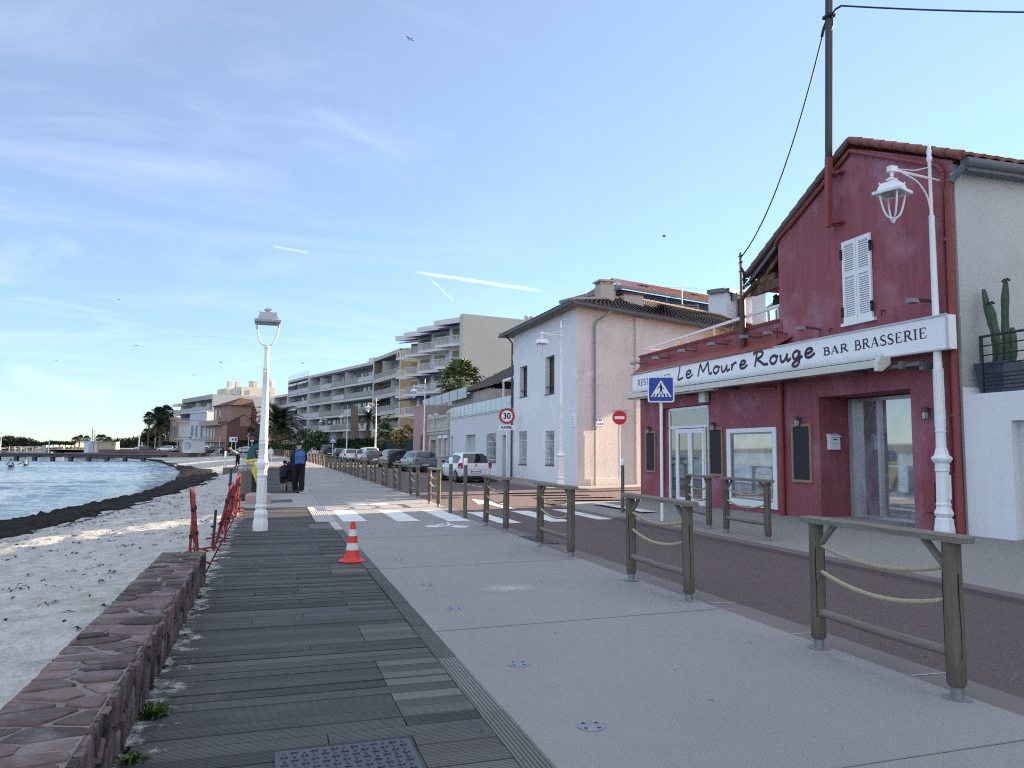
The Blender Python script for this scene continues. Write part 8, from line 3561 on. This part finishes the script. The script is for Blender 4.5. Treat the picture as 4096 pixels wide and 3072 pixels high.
    mb.box(-Wd * .43, Wd * .43, .1, L - .2, .12, Hh * .165)
    mb.build('underbody', PLASTIC, t)
    mb = MB()
    zp = Hh * (.36 if kind == 'hatch' else .335)
    mb.box(-.26, .26, -.035, .02, zp - .055, zp + .055)
    pl = mb.build('number_plate', SIGN_WHITE, t)
    if plate:
        text_mesh(plate, .098, 'plate_text', BLACK, pl, (.0, -.038, zp), UP, .001, sx=.95, bold=.003)
        mb = MB()
        mb.box(-.26, -.215, -.0375, -.034, zp - .055, zp + .055)
        mb.box(.215, .26, -.0375, -.034, zp - .055, zp + .055)
        mb.build('plate_band', SIGN_BLUE, pl)
    mb = MB()
    zb = Hh * .565
    yb = .004
    if badge:
        mb.lathe([(.055, -.03), (.055, .0), (.040, .0), (.040, -.03)], 16, (0, yb, zb), axis='y', cap=False)
        mb.box(-.06, .06, yb - .035, yb, zb - .008, zb + .008)
    else:
        mb.lathe([(.05, -.03), (.05, .02)], 14, (0, yb, zb), axis='y')
    mb.build('badge', mat('chrome', (.5, .5, .5), .15, 0, metal=1.), t)
    if not simple:
        mb = MB()
        mb.bar((-.02, .02, Hh * .67), (.14, -.02, Hh * .655), .02, .03)
        mb.box(-.10, .10, -.022, 0, Hh * .19, Hh * .215, 0)
        mb.build('wiper', BLACK, t)
        mb = MB()
        for sg in (-1, 1):
            for y in (.36, .58):
                mb.box(sg * Wd / 2 - .012, sg * Wd / 2 + .012, L * y, L * y + .16, Hh * .56, Hh * .575)
        mb.build('door_handle', paintm, t)
        mb = MB()
        for sg in (-1, 1):
            for y in (.30, .46, .68):
                mb.box(sg * Wd / 2 * .999 - .003, sg * Wd / 2 * 1.001 + .003, L * y, L * y + .008, Hh * .22, Hh * .60)
        mb.box(-Wd * .36, Wd * .36, -.006, 0, Hh * .415, Hh * .42)
        mb.build('panel_gap', PLASTIC, t)
    return t


def put(t, x, y, rz, z=None):
    t.location = (x, y, z if z is not None else -.02 + rise(y))
    t.rotation_euler = (0, 0, rad(rz))


c1 = make_car('white hatchback seen from behind, parked nearest, before the white annex', paint('white', (.70, .72, .73)), 'hatch', 3.85, 1.67, 1.50, 'EX-756-PX', badge=1)
put(c1, 9.42, 35.0, 3)
c2 = make_car('grey blue crossover with black rear window, parked behind the white hatchback', paint('grey_blue', (.13, .16, .20)), 'suv', 4.2, 1.78, 1.52, 'GZ-383-JN')
put(c2, 10.25, 51.3, 6)
c3 = make_car('dark navy small car with tall red tail lamps', paint('navy', (.012, .018, .045)), 'van', 4.1, 1.78, 1.60, 'AB-312-CD', simple=False)
put(c3, 10.2, 63.0, 5)


def far_car(px, d, label, pm, kind, L=4.0, Wd=1.72, Hh=1.5, rz=5, z=None):
    p = dep(px, 1790, d)
    t = make_car(label, pm, kind, L, Wd, Hh, None, True)
    put(t, p.x, p.y, rz, z)
    return t


WP, DK, SV, GRN = paint('white', (.70, .72, .73)), paint('black', (.012, .013, .016)), paint('silver', (.34, .36, .37)), paint('dark_green', (.06, .085, .075))
far_car(1503, 72, 'small dark green hatchback beside the navy car', GRN, 'hatch', 3.7, 1.66, 1.48)
far_car(1488, 80, 'white people carrier just beyond the green hatchback', WP, 'van', 4.3, 1.8, 1.68)
far_car(1452, 84, 'silver hatchback with red lamps left of the white people carrier', SV, 'hatch', 3.8, 1.66, 1.46)
far_car(1409, 84, 'white hatchback with curved rear window in the middle of the row', WP, 'hatch', 4.0, 1.75, 1.5)
far_car(1370, 100, 'black saloon car left of the middle white hatchback', DK, 'suv', 4.2, 1.8, 1.52)
far_car(1350, 116, 'silver grey car half hidden by the black saloon', SV, 'hatch')
far_car(1318, 108, 'tall dark blue van by the pedestrian sign', paint('night_blue', (.018, .026, .04)), 'van', 4.4, 1.85, 1.95)
far_car(1266, 122, 'white hatchback at the left end of the near row', WP, 'hatch')
far_car(1240, 140, 'white car behind the man, partly hidden', WP, 'hatch')
far_car(1212, 150, 'white and grey car left of the man, beyond the rails', paint('pearl', (.52, .53, .54)), 'hatch')
far_car(1165, 150, 'pale car behind the white clothed walker', SV, 'hatch')
for px, d, lb, pm, kd in ((848, 160, 'white car behind the steps of the far sea wall', WP, 'hatch'), (868, 162, 'pale car behind the straight lamp at the far sea wall', SV, 'hatch'), (893, 158, 'dark car behind the person at the steps', DK, 'suv'),
                          (1012, 168, 'light car half hidden by the teal waste bin', SV, 'hatch'), (682, 180, 'dark van before the pink crenellated villa', DK, 'van'), (700, 176, 'white car left of the kiosk', WP, 'suv'), (719, 178, 'pale car touching the left side of the kiosk', SV, 'hatch'),
                          (592, 205, 'white car at the foot of the leftmost tall palm', WP, 'suv'), (606, 200, 'dark car beside the lamp on the pale block', DK, 'hatch')):
    t = far_car(px, d, lb, pm, kd, rz=70, z=.45)
    t['group'] = 'cars on the far promenade'

# ---------------------------------------------------------------- people
SKIN = mat('skin', (.36, .21, .15), .6, .05, 10)
NAVYC = mat('cloth_navy', (.012, .014, .024), .9, .15, 8)
BLK = mat('cloth_black', (.010, .010, .012), .9, .15, 8)
DENIM = mat('backpack_blue', (.045, .115, .34), .75, .10, 8)
WCL = mat('cloth_white', (.55, .56, .57), .9, .06, 6)


def figure(name, label, p, rz, J, E, mats, pick, cat='person', sub=2):
    """one continuous skinned body: J joint -> (x, y, z, radius), E edges, pick(centre) -> material index"""
    t = thing(name, label, cat, p, rz)
    keys = list(J)
    me = bpy.data.meshes.new('body')
    me.from_pydata([J[k][:3] for k in keys], [(keys.index(a), keys.index(b)) for a, b in E], [])
    o = bpy.data.objects.new('body', me)
    COL.objects.link(o)
    o.modifiers.new('skin', 'SKIN')
    sv = me.skin_vertices[0].data
    for i, k in enumerate(keys):
        r = J[k][3]
        sv[i].radius = r if isinstance(r, tuple) else (r, r)
        sv[i].use_root = k == 'pelvis'
    s = o.modifiers.new('sub', 'SUBSURF')
    s.levels = s.render_levels = sub
    dg = bpy.context.evaluated_depsgraph_get()
    m2 = bpy.data.meshes.new_from_object(o.evaluated_get(dg))
    bpy.data.objects.remove(o)
    m2.materials.clear()
    for m in mats:
        m2.materials.append(m)
    for q in m2.polygons:
        q.material_index = pick(q.center)
        q.use_smooth = True
    b = bpy.data.objects.new('body', m2)
    COL.objects.link(b)
    b.parent = t
    return t


def human(h=1.8, fat=1., lean=0., head_tilt=0., lf=(.12, 0), rf=(-.10, 0), lh=None, rh=None, headz=None):
    """joints of a standing figure facing +Y. lf, rf: foot (y, lift); lh, rh: hand positions"""
    k = h / 1.8

    def s(x, y, z, r):
        return (x * k, y * k, z * k, r * k * fat if not isinstance(r, tuple) else tuple(a * k * fat for a in r))

    def up(z):               # leaning forward from the hips
        return (z - .95) * sin(lean), .95 + (z - .95) * cos(lean)
    J = {'pelvis': s(0, 0, .95, (.155, .115))}
    for n, z, r in (('belly', 1.12, (.15, .115)), ('chest', 1.32, (.175, .12)), ('neck0', 1.46, .085), ('neck', 1.53, .06)):
        y, zz = up(z)
        J[n] = s(0, y, zz, r)
    y, zz = up(1.53)
    J['head'] = s(0, y + .03 + head_tilt * .08, zz + .10 - head_tilt * .03, .088)
    J['crown'] = s(0, y + .02 + head_tilt * .14, zz + .20 - head_tilt * .07, .075)
    for sg, n, ft, hd in ((1, 'r', rf, rh), (-1, 'l', lf, lh)):
        y, zz = up(1.42)
        J['sh' + n] = s(sg * .185, y, zz, .068)
        hd = hd or (sg * .27, .05, .80)
        el = (sg * .26, (y + hd[1]) / 2 - .05, (zz + hd[2]) / 2 - .03)
        J['el' + n] = s(*el, .052)
        J['wr' + n] = s(hd[0], hd[1], hd[2], .036)
        J['ha' + n] = s(hd[0] * .99, hd[1] + .05, hd[2] - .07, .034)
        J['hi' + n] = s(sg * .095, 0, .86, .095)
        J['kn' + n] = s(sg * .105, ft[0] * .55 + .03, .49 + ft[1] * .4, .068)
        J['an' + n] = s(sg * .11, ft[0] - .02, .09 + ft[1], .045)
        J['to' + n] = s(sg * .125, ft[0] + .15, .045 + ft[1] * .6, .04)
    E = [('pelvis', 'belly'), ('belly', 'chest'), ('chest', 'neck0'), ('neck0', 'neck'), ('neck', 'head'), ('head', 'crown')]
    for n in 'rl':
        E += [('chest', 'sh' + n), ('sh' + n, 'el' + n), ('el' + n, 'wr' + n), ('wr' + n, 'ha' + n), ('pelvis', 'hi' + n), ('hi' + n, 'kn' + n), ('kn' + n, 'an' + n), ('an' + n, 'to' + n)]
    return J, E, k


def hands(t, J, m):
    """five short fingers at each hand"""
    for n in 'rl':
        a, b = Vector(J['wr' + n][:3]), Vector(J['ha' + n][:3])
        d = (b - a).normalized()
        s_ = Vector((1, 0, 0)) if abs(d.x) < .8 else Vector((0, 1, 0))
        r = J['ha' + n][3]
        mb = MB()
        for i in range(5):
            o = b + s_ * r * (i - 2) * .45
            l = r * (1.5, 2.0, 2.2, 2.0, 1.4)[i]
            mb.tube([o, o + d * l * .6, o + d * l * .9 + Vector((0, r * .5, -r * .2))], [r * .26, r * .24, r * .18], 5)
        mb.build('fingers', m, t)


# man with the blue backpack, seen from behind, pushing a stroller
J, E, k = human(1.80, 1.12, .10, .5, (.16, .0), (-.12, .02), (-.20, .40, 1.02), (.20, .40, 1.02))
man = figure('person', 'man in dark clothes and cap seen from behind with a blue backpack', (1.0, 28.2, 0), rad(4), J, E, [SKIN, NAVYC, BLK],
             lambda c: 2 if c.z < .92 else 1 if c.z < 1.50 and not (c.z < 1.07 and c.y > .36) else 0)
hands(man, J, SKIN)
hc = Vector(J['crown'][:3])
hp = Vector(J['head'][:3])
mb = MB()
mb.ball(hc + Vector((0, -.005, .01)), (.098, .112, .085), 14, 8)
mb.prism([(-.08, hc.y + .06), (.08, hc.y + .06), (.065, hc.y + .20), (-.065, hc.y + .20)], hc.z - .025, hc.z - .01, 'xy')
mb.build('cap', BLK, man)
mb = MB()
for sg in (-1, 1):
    mb.ball(hp + Vector((sg * .088, -.005, .015)), (.014, .026, .034), 6, 5)
mb.ball(hp + Vector((0, .10, .0)), (.014, .022, .022), 6, 5)
for sg in (-1, 1):
    mb.ball(hp + Vector((sg * .033, .088, .03)), (.014, .01, .009), 6, 4)
mb.box(hp.x - .028, hp.x + .028, hp.y + .082, hp.y + .094, hp.z - .048, hp.z - .040)
mb.build('face', SKIN, man)
mb = MB()                                # loose jacket over the torso
mb.lathe([(.20, .88), (.225, .95), (.225, 1.1), (.235, 1.28), (.225, 1.40), (.15, 1.48), (.09, 1.52)], 16, (0, .0, 0), cap=False)
v = []
for i, p in enumerate(mb.v):
    v.append((p[0] * 1.06, p[1] * .78 + (p[2] - .95) * .10, p[2]))
mb.v = v
mb.build('jacket', NAVYC, man)
mb = MB()
for sg, ft in ((1, -.12), (-1, .16)):     # trouser legs and shoes
    mb.tube([(sg * .10, 0, .95), (sg * .105, ft * .3 + .01, .7), (sg * .11, ft * .6 + .02, .48), (sg * .112, ft - .01, .08)], [.125, .112, .098, .092], 12)
mb.build('trousers', BLK, man)
mb = MB()
for sg, ft in ((1, -.12), (-1, .16)):
    mb.ball((sg * .118, ft + .06, .045), (.052, .15, .05), 10, 6)
mb.build('shoes', mat('shoe_grey', (.05, .055, .05), .7, .1), man)
bp = thing('backpack', 'blue backpack worn by the man in dark clothes', 'backpack', (1.0, 28.2, 0), rad(4))
bp.rotation_euler = (0, 0, rad(4))
mb = MB()
mb.bev(-.165, .165, -.30, -.145, 1.0, 1.46, .05)
mb.build('bag', DENIM, bp, angle=60)
mb = MB()
mb.bev(-.125, .125, -.345, -.29, 1.03, 1.24, .03)
mb.build('front_pocket', DENIM, bp)
mb = MB()
mb.box(-.15, .15, -.305, -.298, 1.27, 1.285)
mb.box(-.11, .11, -.349, -.343, 1.185, 1.195)
mb.build('zip', mat('zip_dark', (.02, .04, .12), .6), bp)
mb = MB()
for sg in (-1, 1):
    mb.tube([(sg * .09, -.15, 1.44), (sg * .12, -.05, 1.53), (sg * .13, .08, 1.46), (sg * .14, .13, 1.3)], .022, 6)
mb.tube([(-.05, -.2, 1.45), (-.03, -.2, 1.52), (.03, -.2, 1.52), (.05, -.2, 1.45)], .012, 6)
mb.build('straps', DENIM, bp)
# boy
J, E, k = human(1.11, 1.12, .22, .3, (.10, 0), (-.06, 0), (-.12, .28, 1.05), (.26, .34, 1.10))
boy = figure('person', 'small boy in dark top and cap beside the stroller, with green shoes', (.50, 28.85, 0), rad(-14), J, E, [SKIN, NAVYC, BLK, mat('boy_skin', (.38, .24, .18), .6)],
             lambda c: 3 if c.z < .30 else 2 if c.z < .58 else 1 if c.z < .92 else 0)
hands(boy, J, SKIN)
mb = MB()
hc = Vector(J['crown'][:3])
mb.ball(hc + Vector((0, 0, .0)), (.078, .085, .065), 12, 7)
mb.prism([(-.05, hc.y + .04), (.05, hc.y + .04), (.04, hc.y + .15), (-.04, hc.y + .15)], hc.z - .02, hc.z - .008, 'xy')
mb.build('cap', BLK, boy)
mb = MB()
for sg in (-1, 1):
    mb.tube([(sg * .065, 0, .60), (sg * .068, .02, .44), (sg * .07, (.10 if sg < 0 else -.06) * k * .5, .28)], [.085, .078, .072], 10)
mb.build('shorts', BLK, boy)
mb = MB()
v = []
mb.lathe([(.125, .50), (.15, .56), (.155, .72), (.14, .86), (.07, .93)], 14, cap=False)
mb.v = [(p[0] * 1.05, p[1] * .85 + (p[2] - .55) * .2, p[2]) for p in mb.v]
mb.build('sweater', NAVYC, boy)
mb = MB()
for sg in (-1, 1):
    y = (.10 if sg < 0 else -.06) * k
    mb.ball((sg * .075, y + .04, .03), (.034, .085, .032), 8, 5)
mb.build('shoes', mat('shoe_green', (.32, .48, .06), .6, .1), boy)
mb = MB()
hp = Vector(J['head'][:3])
for sg in (-1, 1):
    mb.ball(hp + Vector((sg * .058, 0, .005)), (.010, .018, .022), 6, 5)
mb.ball(hp + Vector((0, .066, 0)), (.01, .015, .014), 6, 4)
mb.build('face', SKIN, boy)
# stroller
t = thing('stroller', 'black folding stroller pushed by the man', 'stroller', (.82, 28.75, 0), rad(4))
mb = MB()
for sg in (-1, 1):
    x = sg * .22
    mb.tube([(x, -.15, 1.0), (x, .1, .62), (x, .45, .12)], .016, 6)
    mb.tube([(x, .30, .72), (x, .0, .35), (x, -.15, .12)], .016, 6)
mb.tube([(-.22, -.15, 1.0), (-.2, -.2, 1.06), (.2, -.2, 1.06), (.22, -.15, 1.0)], .02, 6)
mb.tube([(-.22, .0, .35), (.22, .0, .35)], .014, 6)
mb.build('frame', DARK_METAL, t)
mb = MB()
mb.add([(-.2, -.02, .35), (.2, -.02, .35), (.2, .34, .40), (-.2, .34, .40), (-.2, -.12, .92), (.2, -.12, .92), (.2, -.07, .92), (-.2, -.07, .92), (.2, .05, .40), (-.2, .05, .40)], [(0, 1, 2, 3), (0, 1, 5, 4), (9, 8, 6, 7)])
v = []
for i in range(9):
    a = rad(20 + 150 * i / 8)
    v += [(-.22, .05 + .30 * cos(a) * 1.0, .72 + .32 * sin(a)), (.22, .05 + .30 * cos(a), .72 + .32 * sin(a))]
mb.add(v, [(2 * i, 2 * i + 1, 2 * i + 3, 2 * i + 2) for i in range(8)])
mb.box(-.16, .16, -.16, -.02, .40, .62)
mb.build('seat_and_hood', BLK, t)
for x in (-.22, .22):
    for y, r in ((-.15, .12), (.45, .09)):
        mb = MB()
        mb.lathe([(r, -.02), (r, .02)], 16, (x, y, r), axis='x', cap=False)
        mb.lathe([(r * .8, -.022), (r * .8, .022)], 16, (x, y, r), axis='x', cap=False)
        for q in range(3):
            a = q * pi / 3
            mb.bar((x, y - r * cos(a), r - r * sin(a)), (x, y + r * cos(a), r + r * sin(a)), .01, .012)
        mb.build('wheel', RUBBER, t)
# grey haired person bending over the rail
J, E, k = human(1.72, 1.15, 1.0, 1.0, (.10, 0), (-.02, 0), (-.15, .62, 1.0), (.16, .62, 1.0))
p = figure('person', 'grey haired person in a pale jacket leaning forward on the beach platform', (-2.15, 57, .16), rad(70), J, E, [SKIN, BLK, mat('jacket_pale', (.24, .23, .20), .9, .1)],
           lambda c: 1 if c.z < .96 else (2 if c.y < .52 else 0))
hands(p, J, SKIN)
mb = MB()
hc = Vector(J['crown'][:3])
mb.ball(hc, (.10, .11, .10), 10, 7)
mb.build('hair', mat('hair_grey', (.42, .40, .37), .9, .15, 20), p)
# walker in white
q = dep(1083, 1790, 80)
J, E, k = human(1.72, 1.1, .05, .2, (.18, .02), (-.14, .0))
p = figure('person', 'walker in white clothes seen from behind on the promenade', (q.x, q.y, .05), rad(6), J, E, [SKIN, WCL], lambda c: 0 if c.z > 1.44 or (c.z < .80 and abs(c.x) > .2) or c.z < .06 else 1)
hands(p, J, SKIN)
mb = MB()
mb.ball(Vector(J['crown'][:3]) + Vector((0, -.01, 0)), (.09, .10, .085), 10, 7)
mb.build('hair', mat('hair_brown', (.05, .03, .02), .9), p)
mb = MB()
mb.lathe([(.20, .85), (.2, 1.1), (.21, 1.3), (.12, 1.44)], 12, cap=False)
mb.v = [(a * 1.05, b * .8, c_) for a, b, c_ in mb.v]
mb.build('shirt', WCL, p)
# dark person by the steps
q = dep(893, 1828, 136)
J, E, k = human(1.75, 1.15, .12, .4, (.08, 0), (-.06, 0))
p = figure('person', 'dark clothed person standing on the steps of the far sea wall', (q.x, q.y, -.25), rad(120), J, E, [SKIN, NAVYC, BLK], lambda c: 2 if c.z < .9 else 1 if c.z < 1.46 else 0)
hands(p, J, SKIN)
mb = MB()
mb.ball(Vector(J['crown'][:3]), (.09, .10, .08), 8, 6)
mb.build('hair', BLK, p)
# two paddlers half in the water
VEST = mat('vest_pale_blue', (.36, .42, .50), .7, .08)
BOARDM = mat('paddle_board', (.16, .20, .30), .4, .1)
for px, py, d, ln, lb, lb2 in ((40, 1874, 82, .35, 'lower left paddler in dark wetsuit sitting in the water', 'low dark board under the lower left paddler'), (101, 1864, 88, .35, 'upper right paddler in a pale vest with an outstretched arm', 'low dark board under the upper right paddler')):
    q = dep(px, py, d)
    J, E, k = human(1.75, 1.12, ln, .2, (.5, .35), (.5, .35), (-.35, .25, 1.05) if px < 60 else (-.72, .3, 1.05), (.35, .2, 1.0))
    for n in 'rl':
        J['kn' + n] = (J['kn' + n][0] * 1.6, .42, .98, .068)
        J['an' + n] = (J['an' + n][0] * 1.8, .80, .93, .045)
        J['to' + n] = (J['to' + n][0] * 1.8, .95, .96, .04)
    p = figure('person', lb, (q.x, q.y, SEA - .72), rad(10), J, E, [SKIN, NAVYC, VEST], lambda c: 0 if c.z > 1.46 and abs(c.x) < .13 else 2 if abs(c.x) < .17 and c.z > 1.0 else 1)
    hands(p, J, NAVYC)
    mb = MB()
    mb.ball(Vector(J['crown'][:3]), (.092, .10, .085), 10, 7)
    mb.build('hair', BLK, p)
    b = thing('paddle_board', lb2, 'board', (q.x, q.y + .3, SEA + .02), rad(10))
    mb = MB()
    mb.ball((0, 0, 0), (.36, 1.7, .09), 14, 8)
    mb.build('hull', BOARDM, b)
    mb = MB()
    mb.box(-.2, .2, -.9, .5, .085, .10)
    mb.build('deck_pad', NAVYC, b)

# ---------------------------------------------------------------- gulls
GW, GD = mat('gull_white', (.55, .56, .58), .8, .1), mat('gull_dark', (.06, .06, .07), .8, .1)


def gull(x, y, d, span, yaw, roll, flap, label, m=GW):
    t = thing('gull', label, 'bird', dep(x, y, d), rad(yaw), 'gulls in the sky')
    t.rotation_euler = (0, rad(roll), rad(yaw))
    mb = MB()
    mb.ball((0, 0, 0), (.075 * span, .19 * span, .07 * span), 10, 7)
    mb.ball((0, .19 * span, .02 * span), (.045 * span, .07 * span, .045 * span), 8, 6)
    mb.add([(-.05 * span, -.15 * span, 0), (.05 * span, -.15 * span, 0), (.07 * span, -.33 * span, .01), (-.07 * span, -.33 * span, .01)], [(0, 1, 2, 3)])
    mb.build('body', m, t)
    for sg in (-1, 1):
        mb = MB()
        P = [(0, .07, 0), (sg * .22, .12, flap), (sg * .36, .07, flap * .95), (sg * .52, -.08, flap * .55)]
        Q = [(0, -.09, 0), (sg * .22, -.05, flap), (sg * .36, -.05, flap * .95), (sg * .52, -.09, flap * .55)]
        v = [Vector(a) * span for a in P + Q]
        mb.add(v, [(i, i + 1, 5 + i, 4 + i) for i in range(3)])
        mb.build('wing', [GD if m is GD else mat('wing_grey', (.30, .31, .33), .8)][0], t)


gull(1640, 158, 62, .9, 30, 6, .10, 'white gull gliding high in the middle of the sky')
gull(2657, 945, 75, .95, 60, -28, .12, 'dark bird banking above the white corner house', GD)
for x, y, d, lb in ((1210, 1453, 130, 'tiny gull right above the roof of the loggia block'), (476, 1199, 150, 'tiny gull in the left sky above the date palms'), (883, 1449, 120, 'tiny gull left of the near lantern'), (775, 1500, 150, 'tiny gull above the grey block, left of the lamp'), (545, 1382, 160, 'tiny gull low over the bay'), (225, 1443, 180, 'tiny gull at the far left over the sea')):
    gull(x, y, d, 1.0, 40, 5, .10, lb, GD)
p = gnd(703, 1868, -.6)
t = thing('gull', 'white gull standing on the seaweed at the water edge', 'bird', (p.x, p.y, beach_z(p.x, p.y) + .1), rad(40), 'gulls on the shore')
mb = MB()
mb.ball((0, 0, .28), (.11, .24, .11), 10, 7)
mb.ball((0, .2, .44), (.07, .085, .075), 8, 6)
mb.tube([(0, .14, .32), (0, .2, .42)], .055, 8)
mb.build('body', GW, t)
mb = MB()
for x in (-.05, .05):
    mb.tube([(x, 0, .2), (x, .02, 0)], .015, 5)
mb.tube([(0, .27, .44), (0, .34, .42)], .02, 5)
mb.build('legs_and_beak', mat('gull_yellow', (.5, .35, .06), .6), t)
